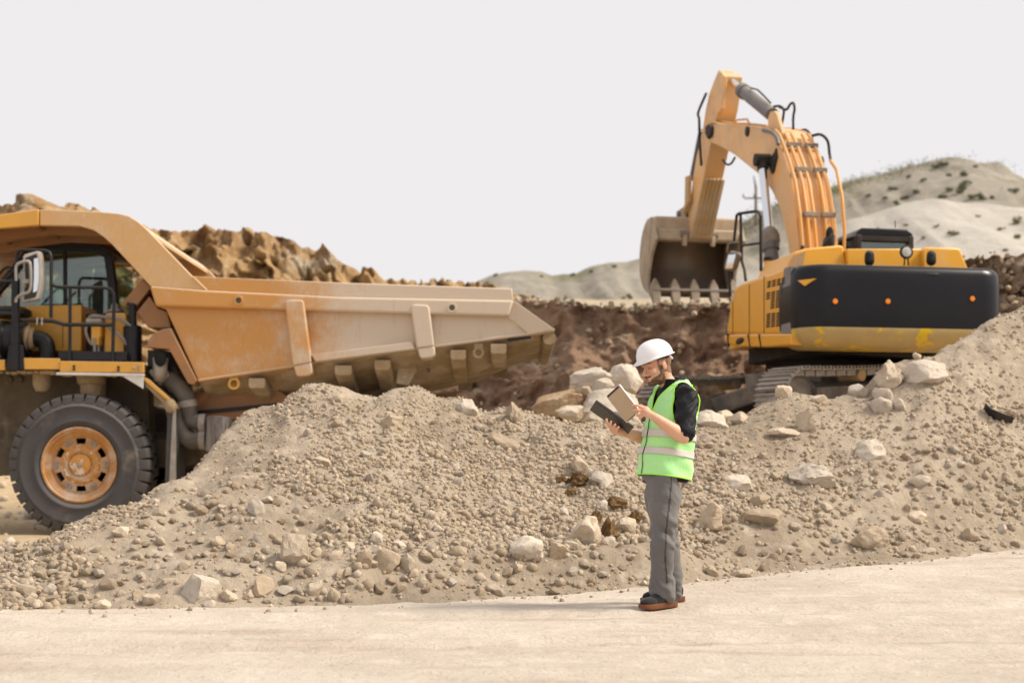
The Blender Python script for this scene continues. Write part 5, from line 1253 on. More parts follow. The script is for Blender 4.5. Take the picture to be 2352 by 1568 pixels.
# --- bucket
BX = 0.96
zt = E(1502, 500, -BX).z; s0 = E(1502, 520, -BX).y
prof = [(s0 - 0.02, zt - 0.02), (s0 + 0.35, zt + 0.03), (s0 + 0.75, zt - 0.18), (s0 + 0.98, zt - 0.55), (s0 + 1.02, zt - 0.95), (s0 + 0.85, zt - 1.30), (s0 + 0.52, zt - 1.52), (s0 + 0.25, zt - 1.60)]
pp = smooth_path([Vector((0, s, z)) for s, z in prof], 4)
vs = [(x, p.y, p.z) for p in pp for x in (-BX, BX)]
m = MB(); m.add(vs, [(2*i, 2*i+1, 2*i+3, 2*i+2) for i in range(len(pp) - 1)]); bucket = m.build('bucket', XIN, exc, smooth=True, solid=0.05)
near = [E(u, v, -BX) for u, v in ((1502, 500), (1511, 548), (1499, 590), (1493, 628), (1492, 662))]
side = [(p.y, p.z) for p in near]
for x0, x1 in ((-BX - 0.05, -BX + 0.01), (BX - 0.01, BX + 0.05)):
    m = MB(); m.prism([(x0, y, z) for y, z in side] + [(x0, p.y, p.z) for p in pp[::-2]], (x1 - x0, 0, 0)); m.build('bucket_side', XBK, bucket, bevel=0.01)
m = MB(); b0 = near[0]; m.box((0, s0 + 0.02, zt - 0.13), (2 * BX + 0.06, 0.34, 0.30)); m.box((0, s0 - 0.02, zt - 0.37), (2 * BX - 0.06, 0.30, 0.26)); m.build('bucket_beam', XBK, bucket, bevel=0.05)
m = MB(); e = pp[-1]; m.box((0, e.y - 0.02, e.z + 0.02), (2 * BX, 0.30, 0.06), ((1, 0, 0), (0, 0.93, -0.36), (0, 0.36, 0.93))); m.build('cutting_edge', XG, bucket, bevel=0.01)
for k in range(5):
    x = -0.88 + k * 0.44
    m = MB(); a = Vector((x, e.y - 0.02, e.z + 0.14)); t = Vector((x, e.y - 0.22, e.z - 0.36))
    q = []
    for p, w, h in ((a + Vector((0, 0, 0.18)), 0.02, 0.05), (a, 0.10, 0.10), (a.lerp(t, 0.45), 0.095, 0.09), (t, 0.06, 0.03)):
        q += [(p.x - w, p.y - h, p.z), (p.x + w, p.y - h, p.z), (p.x + w, p.y + h, p.z), (p.x - w, p.y + h, p.z)]
    m.add(q, [(3,2,1,0), (12,13,14,15)] + [(4*i+j, 4*i+(j+1)%4, 4*i+4+(j+1)%4, 4*i+4+j) for i in range(3) for j in range(4)]); m.build('bucket_tooth', XTO, bucket, bevel=0.012)
for xl in (-0.36, 0.27):
    m = MB(); c = E(1572, 545, xl)
    m.prism([(xl, s0 - 0.18, zt - 0.62), (xl, s0 - 0.22, zt - 0.42), (xl, s0 - 0.12, zt - 0.1), (xl, s0 - 0.1, zt + 0.22), (xl, s0 + 0.12, zt + 0.22), (xl, s0 + 0.25, zt + 0.0), (xl, s0 + 0.1, zt - 0.3), (xl, s0 - 0.08, zt - 0.60)], (0.09, 0, 0)); m.build('bucket_ear', XBK, bucket, bevel=0.015)
m = MB(); m.tube([(-0.42, s0 - 0.13, zt - 0.36), (0.42, s0 - 0.13, zt - 0.36)], 0.09, 14); m.tube([(-0.42, s0 + 0.05, zt + 0.1), (0.42, s0 + 0.05, zt + 0.1)], 0.08, 14); m.build('bucket_pin', XG, bucket, smooth=True)
for xl in (-0.33, 0.25):
    m = MB(); a = E(1577, 412, xl); m.prism([a + Vector((0, -0.12, 0.06)), a + Vector((0, 0.12, 0.08)), a + Vector((0, 0.16, -0.5)), Vector((xl, s0 + 0.18, zt + 0.12)), Vector((xl, s0 - 0.02, zt + 0.05)), a + Vector((0, -0.08, -0.5))], (0.08, 0, 0)); m.build('bucket_link', XST, exc, bevel=0.012)
a = E(1614, 300, 0.0); m = MB(); m.tube([a, E(1592, 412, 0.0)], 0.09, 14); m.build('bucket_cylinder', XCY, exc, smooth=True)
m = MB(); m.lathe([(0, 0), (0.05, 0), (0.05, 0.05)], E(1638, 483, 0.22), (1, 0, 0), 12); m.build('pin_grease_cap', XR, stick, smooth=True)
# --- undercarriage
UR = R(-65); TILT = R(4.5)
def under(name, mb, mat, bevel=0.0, smooth=False):
    o = mb.build(name, mat, exc, bevel=bevel, smooth=smooth); o.rotation_euler = (TILT, 0, UR); o.location = (0, 0, 0.25); return o
m = MB(); m.lathe([(0.0, 1.05), (0.98, 1.05), (0.98, 1.42), (0.0, 1.42)], (0, 0, 0), (0, 0, 1), 36); o = m.build('swing_bearing', XD, exc, smooth=True)
m = MB(); m.box((0, 0, 0.80), (1.7, 1.9, 0.45))
for sx in (-1, 1):
    for sy in (-1, 1): m.bar((0.5 * sx, 0.6 * sy, 0.78), (1.3 * sx, 1.25 * sy, 0.5), 0.42, 0.30)
carb = under('undercarriage_frame', m, XG, bevel=0.03)
LT, RTK, GA, SWD = 2.15, 0.46, 1.375, 0.62
per = 4 * LT + 2 * math.pi * RTK; NS = 50
def on_track(d, r):
    d = d % per; hp = math.pi * RTK
    if d < 2 * LT: return (-LT + d, r, 0.0)                # top, running forward
    d -= 2 * LT
    if d < hp: a = d / RTK; return (LT + r * math.sin(a), r * math.cos(a), a)
    d -= hp
    if d < 2 * LT: return (LT - d, -r, math.pi)
    d -= 2 * LT; a = d / RTK
    return (-LT - r * math.sin(a), -r * math.cos(a), math.pi + a)
mshoe = MB()
mshoe.box((0, 0, 0), (SWD, 0.205, 0.022))
for yy in (-0.08, 0.0, 0.08): mshoe.box((0, yy, 0.03), (SWD, 0.022, 0.045))
for xx in (-0.14, 0.14): mshoe.box((xx, 0, -0.05), (0.05, 0.2, 0.09))
for sx in (-1, 1):
    m = MB(); x = sx * GA; zc = RTK + 0.09
    m.box((x, 0, zc), (0.36, 2 * LT - 0.7, 0.34)); m.box((x, 0, zc - 0.05), (0.26, 2 * LT + 0.1, 0.2))
    for yy in (-LT, LT): m.lathe([(0, -0.10), (0.2, -0.12), (RTK - 0.10, -0.07), (RTK - 0.08, 0.07), (0.2, 0.12), (0, 0.10)], (x, yy, zc), (1, 0, 0), 26)
    tr_ = under('track', m, XG, bevel=0.0, smooth=True)
    for yy in np.linspace(-LT + 0.62, LT - 0.62, 7):
        r = MB(); r.lathe([(0, -0.18), (0.13, -0.18), (0.11, -0.05), (0.11, 0.05), (0.13, 0.18), (0, 0.18)], (x, yy, 0.24), (1, 0, 0), 14); r.build('track_roller', XD, tr_, smooth=True)
    for yy in (-0.8, 0.9):
        r = MB(); r.lathe([(0, -0.22), (0.09, -0.22), (0.09, 0.2), (0, 0.2)], (x, yy, 2 * RTK - 0.05), (1, 0, 0), 14); r.build('carrier_roller', XST, tr_, smooth=True)
    first = None
    for k in range(NS):
        yq, zq, a = on_track(k * per / NS, RTK)
        if first is None:
            first = mshoe.build('track_shoe', XS, tr_); o = first
        else:
            o = link('track_shoe', first.data, tr_)
        sag = -0.05 * (1 - (yq / LT) ** 2) if a == 0.0 else 0.0
        o.location = (x, yq, zc + zq + sag); o.rotation_euler = (-a, 0, 0)

# ================================================================ WORKER
MY = 9.95
MR = Vector(P(1524, 1395, MY)); MR.z = 0.0
def W(u, v, d=0.0): return Vector(P(u, v, MY + d))
def skin_mat(name, base, red):
    m, nt, b = new_mat(name)
    col = mixc(nt, ramp(nt, add_noise(nt, 9, 5, 0.6), 0.35, 0.68), base, red)
    nt.links.new(col, b.inputs['Base Color'])
    b.inputs['Roughness'].default_value = 0.5; b.inputs['Subsurface Weight'].default_value = 0.12
    b.inputs['Subsurface Radius'].default_value = (0.02, 0.008, 0.004); b.inputs['Subsurface Scale'].default_value = 0.5
    bump(nt, b, add_noise(nt, 90, 4, 0.6), 0.12, 0.004); return m
SKIN = skin_mat('skin', (0.68, 0.40, 0.26), (0.62, 0.31, 0.20))
def cloth(name, c1, c2, rough=0.8, sheen=0.2, bs=10, bstr=0.5, sc=5):
    m, nt, b = new_mat(name)
    nt.links.new(mixc(nt, ramp(nt, add_noise(nt, sc, 5, 0.6), 0.3, 0.7), c1, c2), b.inputs['Base Color'])
    b.inputs['Roughness'].default_value = rough; b.inputs['Sheen Weight'].default_value = sheen; b.inputs['Specular IOR Level'].default_value = 0.22
    bump(nt, b, add_noise(nt, bs, 4, 0.55, distort=0.6), bstr, 0.02); bump(nt, b, add_noise(nt, 260, 2, 0.5), 0.15, 0.002); return m
C_SHIRT = cloth('black_shirt_cloth', (0.007, 0.0075, 0.010), (0.011, 0.011, 0.014), 0.62, 0.0, 12, 0.6)
C_VEST = cloth('green_vest_mesh', (0.40, 0.83, 0.35), (0.48, 0.87, 0.32), 0.7, 0.3, 6, 0.5, 3)
C_VTRIM = cloth('lime_piping', (0.42, 0.90, 0.10), (0.42, 0.90, 0.10), 0.6, 0.1, 10, 0.1)
C_TAPE = cloth('reflective_tape', (0.66, 0.61, 0.58), (0.60, 0.55, 0.52), 0.4, 0.0, 8, 0.1)
C_TROU = cloth('grey_trouser_cloth', (0.135, 0.130, 0.128), (0.165, 0.158, 0.152), 0.75, 0.15, 9, 0.7, 3)
C_SHOE = cloth('black_suede', (0.010, 0.011, 0.014), (0.018, 0.018, 0.02), 0.8, 0.2, 30, 0.3)
C_SOLE = cloth('brown_rubber_sole', (0.20, 0.075, 0.035), (0.16, 0.06, 0.03), 0.6, 0.0, 20, 0.15)
C_HAIR = cloth('dark_brown_hair', (0.15, 0.085, 0.05), (0.32, 0.19, 0.12), 0.7, 0.0, 160, 0.9, 90)
C_STUB = cloth('cropped_hair', (0.27, 0.16, 0.105), (0.38, 0.23, 0.155), 0.7, 0.0, 160, 0.7, 60)
C_LIP = cloth('lips', (0.50, 0.20, 0.15), (0.46, 0.17, 0.13), 0.45, 0.0, 30, 0.1)
C_BLK = M('black_plastic_and_shade', (0.012, 0.012, 0.014), None, rough=0.35)
C_HAT = M('white_hard_hat_plastic', (0.80, 0.80, 0.82), None, rough=0.28)

person = empty('person', MR)
tag(person, 'bearded worker in white hard hat, green vest and grey trousers reading a tablet', 'person')
def evaluated(o):
    dg = bpy.context.evaluated_depsgraph_get(); dg.update()
    ev = o.evaluated_get(dg); me = bpy.data.meshes.new_from_object(ev, depsgraph=dg)
    v = np.empty(len(me.vertices) * 3, np.float32); me.vertices.foreach_get('co', v)
    return me, v.reshape(-1, 3).astype(float)
def remesh(mb, name, mat, parent, voxel, smooth_it=4, disp=None):
    """merge overlapping closed limbs into one continuous surface"""
    o = mb.build(name, mat, parent)
    md = o.modifiers.new('r', 'REMESH'); md.mode = 'VOXEL'; md.voxel_size = voxel; md.use_smooth_shade = True
    ms = o.modifiers.new('s', 'SMOOTH'); ms.factor = 0.5; ms.iterations = smooth_it
    me, v = evaluated(o)
    if disp is not None:
        n = np.empty(len(me.vertices) * 3, np.float32); me.vertices.foreach_get('normal', n)
        v = v + n.reshape(-1, 3) * disp(v)[:, None]
        me.vertices.foreach_set('co', v.astype(np.float32).ravel()); me.update()
    o.modifiers.clear(); old = o.data; o.data = me; bpy.data.meshes.remove(old); me.name = name
    me.polygons.foreach_set('use_smooth', [True] * len(me.polygons))
    return o
def shell(src, name, mask, offset, mat, parent, noise=0.0, keep=None):
    """thin layer lying on part of another surface"""
    me = src.data; n = len(me.vertices)
    v = np.empty(n * 3, np.float32); me.vertices.foreach_get('co', v); v = v.reshape(-1, 3).astype(float)
    nn = np.empty(n * 3, np.float32); me.vertices.foreach_get('normal', nn); nn = nn.reshape(-1, 3)
    w = mask(v)                                   # 0..1 per vertex
    fs = [tuple(p.vertices) for p in me.polygons if all(w[i] > 0 for i in p.vertices)]
    used = sorted({i for f in fs for i in f}); idx = {q: k for k, q in enumerate(used)}
    if not used: return None
    off = offset * np.clip(w[used], 0, 1)
    if noise: off = off * (1 + noise * fbm(v[used, 0]*220, v[used, 1]*220, v[used, 2]*220, 2, 3))
    vv = v[used] + nn[used] * off[:, None]
    m2 = bpy.data.meshes.new(name); m2.from_pydata([tuple(q) for q in vv], [], [tuple(idx[i] for i in f) for f in fs])
    m2.polygons.foreach_set('use_smooth', [True] * len(m2.polygons)); m2.materials.append(mat)
    return link(name, m2, parent)
def wmb(): return MB(MR)

# frames of head and chest
yaw, pit = R(24), R(17)
F0 = Vector((-math.cos(yaw), -math.sin(yaw), 0)); ZZ = Vector((0, 0, 1))
HF = F0 * math.cos(pit) - ZZ * math.sin(pit); HU = ZZ * math.cos(pit) + F0 * math.sin(pit); HL = HU.cross(HF)
HS = 1.06
HC = W(1509, 838, -0.02)
def hp(f, l, u): return HC + (HF * f + HL * l + HU * u) * HS
HAX = (HF, HL, HU)
cy = R(27); CF = Vector((-math.cos(cy), -math.sin(cy), 0)); CL_ = ZZ.cross(CF)

# ---- body: one continuous surface
m = wmb()
def he(c, r): m.ellipsoid(hp(*c), [q * HS for q in r], HAX, 20, 14)
he((-0.012, 0, 0.035), (0.098, 0.077, 0.090)); he((0.030, 0, -0.030), (0.064, 0.064, 0.085)); he((0.035, 0, -0.080), (0.052, 0.054, 0.040))
he((0.074, 0, -0.105), (0.021, 0.025, 0.017)); he((0.076, 0.026, 0.020), (0.022, 0.032, 0.013)); he((0.076, -0.026, 0.020), (0.022, 0.032, 0.013))
for sg in (-1, 1):
    he((0.062, 0.042 * sg, -0.028), (0.026, 0.022, 0.024)); he((-0.006, 0.079 * sg, -0.010), (0.020, 0.009, 0.032)); he((0.100, 0.012 * sg, -0.044), (0.013, 0.010, 0.009))
m.limb([hp(0.088, 0, 0.006), hp(0.101, 0, -0.018), hp(0.116, 0, -0.039)], [0.010, 0.0115, 0.0125], 12)
he((0.094, 0, -0.068), (0.012, 0.026, 0.006)); he((0.092, 0, -0.079), (0.012, 0.022, 0.007)); he((0.083, 0, -0.073), (0.020, 0.034, 0.022))
NB = W(1549, 884, 0.02)
m.limb([hp(-0.028, 0, -0.03), hp(-0.028, 0, -0.10), NB + Vector((0, 0, -0.06))], [0.060, 0.058, 0.068], 18)
PV = W(1527, 1092)
m.limb([NB + Vector((0, 0, -0.07)), W(1541, 960), W(1530, 1040), PV], [0.10, 0.13, 0.125, 0.13], 18)
SHL, SHR = W(1577, 908, -0.175), W(1520, 906, 0.20)
for s in (SHL, SHR): m.limb([NB + Vector((0, 0, -0.09)), s], [0.06, 0.062], 12)
ELL, WRL = W(1571, 1004, -0.285), W(1503, 957, -0.345)
m.limb([SHL, SHL.lerp(ELL, 0.5), ELL], [0.058, 0.050, 0.046], 16)
m.limb([ELL, ELL.lerp(WRL, 0.3), ELL.lerp(WRL, 0.75), WRL], [0.047, 0.049, 0.037, 0.030], 16)
ELR, WRR = W(1500, 1012, 0.22), W(1431, 992, 0.03)
m.limb([SHR, ELR], [0.055, 0.046], 14); m.limb([ELR, ELR.lerp(WRR, 0.35), WRR], [0.045, 0.046, 0.030], 14)
LK, RK = W(1521, 1228, -0.11), W(1531, 1228, 0.12)
LA, RA = W(1527, 1374, -0.02), W(1548, 1362, 0.24)
m.limb([PV + CL_ * 0.09, LK, LA], [0.085, 0.055, 0.04], 14); m.limb([PV - CL_ * 0.09, RK, RA], [0.085, 0.055, 0.04], 14)
# left hand on the tablet's back
PL = W(1482, 946, -0.335)
m.limb([WRL, PL], [0.028, 0.030], 14)
m.ellipsoid(W(1481, 944, -0.335), (0.044, 0.020, 0.036), (Vector((-0.89, 0, 0.46)), Vector((0, 1, 0)), Vector((0.46, 0, 0.89))), 16, 10)
FNG = [((1474, 935), (1465, 931), (1458, 930.5), (1452.5, 930.5), 0.0092), ((1472, 942), (1464, 941), (1458, 941.5), (1453.5, 942.5), 0.0094),
       ((1473, 949), (1465.5, 950.5), (1463, 953.5), (1467, 955), 0.0090), ((1476, 955), (1470, 958), (1468.5, 961), (1472, 962), 0.0080)]
for a, b, c, d, r in FNG:
    m.limb([W(*a, -0.340), W(*b, -0.352), W(*c, -0.345), W(*d, -0.335)], [r * 1.12, r * 1.02, r, r * 0.85], 10)
m.limb([W(1492, 946, -0.315), W(1481, 936, -0.295), W(1471, 930, -0.285)], [0.0135, 0.0115, 0.0095], 10)
# right hand under the folder
m.limb([WRR, W(1416, 988, -0.02)], [0.028, 0.030], 14)
m.ellipsoid(W(1412, 986, -0.035), (0.042, 0.022, 0.034), (Vector((-0.80, 0, 0.60)), Vector((0, 1, 0)), Vector((0.6, 0, 0.8))), 14, 8)
FNR = [((1401, 981), (1395.5, 973), (1393.5, 967), (1393, 962)), ((1406, 984), (1402, 978), (1402, 972), (1403.5, 967.5)), ((1411, 987), (1409, 983), (1410.5, 978), (1413, 974)), ((1417, 991), (1416, 987.5), (1418, 983.5), (1421, 980.5))]
for a, b, c, d in FNR:
    m.limb([W(*a, -0.055), W(*b, -0.105), W(*c, -0.125), W(*d, -0.128)], [0.0105, 0.0098, 0.0092, 0.0080], 10)
m.limb([W(1420, 980, 0.01), W(1413, 968, 0.03), W(1404, 958, 0.03)], [0.013, 0.011, 0.009], 10)
body = remesh(m, 'body', SKIN, person, 0.0046, 2)

def head_local(v):
    d = v + np.array(MR) - np.array(HC)
    return d @ np.array(HF) / HS, d @ np.array(HL) / HS, d @ np.array(HU) / HS
def beard_mask(v):
    f, l, u = head_local(v)
    jaw = sstep(-0.062, -0.074, u + 0.42 * (f - 0.055)) * sstep(-0.130, -0.118, u) * sstep(-0.012, 0.004, f) * (np.abs(l) < 0.09)
    side = sstep(0.026, 0.018, f) * sstep(0.004, 0.012, f) * sstep(-0.0, -0.015, u) * (u > -0.1) * (np.abs(l) > 0.045)
    mouth = (f > 0.080) * (np.abs(l) < 0.024) * (u > -0.088) * (u < -0.060)
    must = (f > 0.08) * (np.abs(l) < 0.034) * (u > -0.066) * (u < -0.050)
    return np.maximum(np.maximum(jaw * (1 - mouth), side * 0.7), must * 0.5)
shell(body, 'beard', beard_mask, 0.0035, C_HAIR, person, 0.8)
def crop_mask(v):
    f, l, u = head_local(v)
    ear = (np.abs(f + 0.006) < 0.024) * (np.abs(u + 0.010) < 0.034) * (np.abs(l) > 0.068)
    return (sstep(0.034, 0.026, f) * sstep(-0.055, -0.035, u + 0.5 * np.maximum(-0.02 - f, -0.03)) * (u > -0.075) * (f > -0.12)) * (1 - ear) * (u < 0.10)
shell(body, 'cropped_hair', crop_mask, 0.0028, C_STUB, person, 0.6)
shell(body, 'lips', lambda v: (lambda f, l, u: 1.0 * (f > 0.086) * (np.abs(l) < 0.021 - 0.3 * np.abs(u + 0.073)) * (np.abs(u + 0.073) < 0.009))(*head_local(v)), 0.001, C_LIP, person)
for sg in (1, -1):
    m = wmb(); m.limb([hp(0.088, 0.013 * sg, 0.020), hp(0.089, 0.028 * sg, 0.026), hp(0.079, 0.046 * sg, 0.021)], [0.0042, 0.005, 0.003], 8); m.build('eyebrow', C_HAIR, person, smooth=True)
    m = wmb(); m.limb([hp(0.081, 0.017 * sg, -0.003), hp(0.0835, 0.028 * sg, -0.006), hp(0.074, 0.042 * sg, -0.002)], [0.0025, 0.0036, 0.0022], 8); m.build('eyelashes', C_HAIR, person, smooth=True)

# ---- trousers
m = wmb()
m.ellipsoid(W(1527, 1090), (0.185, 0.155, 0.12), (CL_, CF, ZZ), 24, 14)
HIPL, HIPR = W(1530, 1100, -0.075), W(1524, 1100, 0.085)
m.limb([HIPL, W(1526.5, 1140, -0.09), W(1523, 1185, -0.10), LK, W(1521, 1300, -0.07), W(1521.5, 1345, -0.03), W(1521.5, 1366, -0.02)], [0.122, 0.122, 0.104, 0.082, 0.079, 0.080, 0.082], 22)
m.limb([HIPR, W(1518, 1140, 0.10), W(1523, 1185, 0.11), RK, W(1541, 1300, 0.19), W(1544, 1358, 0.22)], [0.120, 0.118, 0.100, 0.079, 0.077, 0.079], 22)
def folds(v):
    x, y, z = v.T
    kz = np.exp(-((z - 0.52) / 0.11) ** 2); hz = np.exp(-((z - 0.12) / 0.09) ** 2)
    q = 0.015 * fbm(x * 6, y * 6, z * 11 + 6 * x, 3, 77) * (0.45 + kz * 1.1 + hz * 1.0)
    q = q + (kz * 0.005 + hz * 0.006) * np.sin(z * 60 + x * 75 + 5 * fbm(x * 6, y * 6, z * 6, 2, 5))
    q = q + 0.006 * (1 - np.abs(fbm(x * 9, y * 7, z * 3.2, 2, 78)) * 2.2)
    return q
trousers = remesh(m, 'trousers', C_TROU, person, 0.0075, 3, folds)
def seam_line(v):
    q = v + np.array(MR); u = CX + FPX * q[:, 0] / q[:, 1]; vv_ = HV - FPX * (q[:, 2] - CAMZ) / q[:, 1]
    ul = np.interp(vv_, [1085, 1140, 1185, 1225, 1290, 1345], [1543, 1539, 1534, 1529, 1528, 1533])
    return 1.0 * (np.abs(u - ul) < 2.9) * (q[:, 1] < MY - 0.08) * (vv_ < 1340)
shell(trousers, 'side_seam', seam_line, 0.0012, cloth('seam_grey', (0.05, 0.05, 0.05), (0.06, 0.06, 0.06)), trousers)

# ---- shoes
def shoe(heel, toe, name_parent):
    h, t = Vector(heel), Vector(toe); ax = (t - h); L = ax.length; ax.normalize(); sd = ZZ.cross(ax)
    def ring(y, w, z0, z1): return y, w, z0, z1
    def pt(a, s, z): return h + ax * (a * L) + sd * s + ZZ * z
    out = [(0.0, 0.026), (0.02, 0.034), (0.12, 0.040), (0.3, 0.039), (0.5, 0.042), (0.68, 0.050), (0.82, 0.050), (0.92, 0.042), (0.98, 0.026), (1.0, 0.012)]
    loop = [(a, w) for a, w in out] + [(a, -w) for a, w in out[::-1]]
    m = wmb(); n = len(loop); vs = []
    for z, k in ((0.0, 0.94), (0.006, 1.0), (0.030, 1.02), (0.038, 1.0)):
        vs += [pt(0.5 + (a - 0.5) * (1 if k >= 1 else 0.98), s * k, z + (0.012 * max(0, (a - 0.85) / 0.15) if z < 0.01 else 0)) for a, s in loop]
    fs = [(i*n+j, i*n+(j+1)%n, (i+1)*n+(j+1)%n, (i+1)*n+j) for i in range(3) for j in range(n)] + [tuple(range(n))[::-1], tuple(3*n+j for j in range(n))]
    m.add(vs, fs); sole = m.build('sole', C_SOLE, name_parent, smooth=True, sharp=50)
    m = wmb()
    m.ellipsoid(pt(0.16, 0, 0.075), (0.052, 0.040, 0.060), (ax, sd, ZZ), 16, 10); m.ellipsoid(pt(0.45, 0, 0.055), (0.10, 0.043, 0.056), (ax, sd, ZZ), 16, 10)
    m.ellipsoid(pt(0.74, 0, 0.045), (0.076, 0.049, 0.040), (ax, sd, ZZ), 16, 10); m.limb([pt(0.2, 0, 0.05), pt(0.22, 0, 0.12)], [0.042, 0.046], 14); m.ellipsoid(pt(0.45, 0, 0.036), (0.14, 0.042, 0.02), (ax, sd, ZZ), 16, 8)
    up_ = remesh(m, 'shoe_upper', C_SHOE, name_parent, 0.006, 3)
    for k in range(4):
        m = wmb(); a = 0.42 + 0.065 * k; m.tube([pt(a, -0.03, 0.100 - 0.011 * k), pt(a + 0.02, 0, 0.112 - 0.012 * k), pt(a, 0.03, 0.100 - 0.011 * k)], 0.0035, 6); m.build('lace', C_BLK, up_, smooth=True)
zr = float(road_h(np.array([1.05]), np.array([9.95]))[0])
def foot(u0, Y0, u1, Y1):
    a, b = Vector(P(u0, 1390, Y0)), Vector(P(u1, 1400, Y1))
    a.z = float(road_h(np.array([a.x]), np.array([a.y]))[0]) + 0.001; b.z = float(road_h(np.array([b.x]), np.array([b.y]))[0]) + 0.001; return a, b
a, b = foot(1551, 9.97, 1470, 9.79); shoe(a, b, person)
a, b = foot(1570, 10.28, 1472, 10.16); shoe(a, b, person)

# ---- shirt
TOR = [(1108, 1527, 0.178, 0.140), (1060, 1529, 0.178, 0.138), (1000, 1536, 0.185, 0.138), (950, 1542, 0.200, 0.140), (918, 1547, 0.205, 0.130), (900, 1550, 0.175, 0.108), (888, 1551, 0.115, 0.088), (872, 1548, 0.072, 0.075)]
def torso_rings(extra, rows=90, cols=120, top=872, bottom=1108, tilt=0.0, exp=2.25, shoulder=0.0):
    vs = np.linspace(bottom, top, rows); t = np.array(TOR[::-1], float)
    cu_, a_, b_ = [np.interp(vs, t[:, 0], t[:, k]) for k in (1, 2, 3)]
    k = np.exp(-0.5 * (np.arange(-6, 7) / 2.6) ** 2); k /= k.sum()
    sm = lambda q: np.convolve(np.pad(q, 6, 'edge'), k, 'valid')
    a_, b_ = sm(a_) + extra, sm(b_) + extra
    th = np.linspace(0, 2 * math.pi, cols, endpoint=False); ct, st = np.cos(th), np.sin(th)
    sx = np.sign(ct) * np.abs(ct) ** (2 / exp); sy = np.sign(st) * np.abs(st) ** (2 / exp)
    L = a_[:, None] * sx[None, :]; Fd = b_[:, None] * sy[None, :]
    cx = (cu_ - CX) / FPX * MY; z = CAMZ + (HV - vs) / FPX * MY
    X = cx[:, None] + L * CL_.x + Fd * CF.x; Yw = MY + L * CL_.y + Fd * CF.y; Zw = z[:, None] + 0 * L + tilt * Fd
    return X, Yw, Zw, L, Fd, vs
X_, Y_, Z_, L_, F_, vs_ = torso_rings(0.0, 40, 48)
m = wmb(); V = np.stack([X_, Y_, Z_], -1).reshape(-1, 3)
m.add([tuple(q) for q in V], [tuple(f) for f in grid_faces(40, 48, True)] + [tuple(range(48))[::-1], tuple(39 * 48 + k for k in range(48))])
CUF = SHL.lerp(ELL, 0.90)
m.limb([SHL + Vector((-0.02, 0.05, 0.0)), SHL, SHL.lerp(ELL, 0.45), CUF], [0.085, 0.080, 0.076, 0.068], 20)
m.limb([SHR + Vector((0.02, -0.05, 0.0)), SHR, SHR.lerp(ELR, 0.9)], [0.085, 0.078, 0.066], 18)
def sfold(v):
    x, y, z = v.T; q = v + np.array(MR); arm = np.exp(-((q[:, 1] - (MY - 0.25)) / 0.10) ** 2)
    return 0.006 * fbm(x * 8, y * 8, z * 11, 3, 41) + arm * (0.006 * np.sin(z * 70 - x * 60 + 4 * fbm(x * 6, y * 6, z * 6, 2, 6)) + 0.006 * fbm(x * 14, y * 10, z * 14, 2, 9))
shirt = remesh(m, 'shirt', C_SHIRT, person, 0.0065, 3, sfold)
dd = (ELL - SHL).normalized()
m = wmb(); m.lathe([(0.064, -0.030), (0.073, -0.032), (0.077, -0.01), (0.075, 0.014), (0.069, 0.022), (0.060, 0.018)], CUF, dd, 26, closed=True); m.build('rolled_cuff', C_SHIRT, shirt, smooth=True)
# collar
m = wmb(); n = 40; vs, fs = [], []
for i, (rr, zz) in enumerate(((0.080, -0.020), (0.078, 0.012), (0.072, 0.040), (0.079, 0.042), (0.088, 0.012), (0.094, -0.012))):
    for k in range(n):
        a = 0.30 + (2 * math.pi - 0.60) * k / (n - 1)
        fwd = math.cos(a); lat = math.sin(a); drop = 0.045 * max(fwd, -0.1)
        c = NB + Vector((0, 0, 0.012)) + CF * (fwd * rr * 0.98 + 0.004) + CL_ * (lat * rr * 0.95) + ZZ * (zz - drop)
        vs.append(c)
for i in range(5): fs += [(i*n+k, i*n+k+1, (i+1)*n+k+1, (i+1)*n+k) for k in range(n - 1)]
m.add(vs, fs); m.build('collar', C_SHIRT, shirt, smooth=True, solid=0.004)
m = wmb(); m.lathe([(0, -0.003), (0.006, -0.003), (0.006, 0.003)], NB + CF * 0.082 + CL_ * 0.034 + ZZ * -0.012, CF, 12); m.build('collar_button', C_TAPE, shirt)

# ---- vest
NR, NC = 150, 200
X_, Y_, Z_, L_, F_, vs_ = torso_rings(0.016, NR, NC, 886, 1102, 0.0)
flare = sstep(950, 1100, vs_)[:, None]
for arr, cx_, cl in ((X_, CF.x, CL_.x), (Y_, CF.y, CL_.y)):
    arr += flare * (0.13 * F_ * cx_ + 0.05 * L_ * cl)
Z_ = Z_ + (0.17 * F_ + 0.02) * sstep(890, 1000, vs_)[:, None] * np.ones_like(F_)
V = np.stack([X_, Y_, Z_], -1)
wr = 0.009 * fbm(V[..., 0] * 6, V[..., 1] * 6, V[..., 2] * 5, 3, 61) + 0.005 * np.sin(V[..., 2] * 34 + V[..., 0] * 30) * flare
V[..., 0] += wr * (F_ * CF.x + L_ * CL_.x) / 0.17; V[..., 1] += wr * (F_ * CF.y + L_ * CL_.y) / 0.17
zs = SHL.z
zz_, ff_, ll_ = V[..., 2], F_, L_
hole = (np.abs(ll_) > 0.12) & ((((ff_ - 0.012) / 0.094) ** 2 + ((zz_ - (zs - 0.055)) / 0.165) ** 2) < 1) & (zz_ < zs + 0.2)
zneck = CAMZ + (HV - 945) / FPX * MY
gap = np.clip((zz_ - zneck) * 0.34, 0, 1) + np.clip((zz_ - (zneck + 0.10)) * 0.35, 0, 1)
vneck = (ff_ > 0) & (zz_ > zneck) & (np.abs(ll_ + 0.01) < gap + 0.003)
bad = hole | vneck
F = grid_faces(NR, NC, True); badf = bad.reshape(-1)[F].any(1)
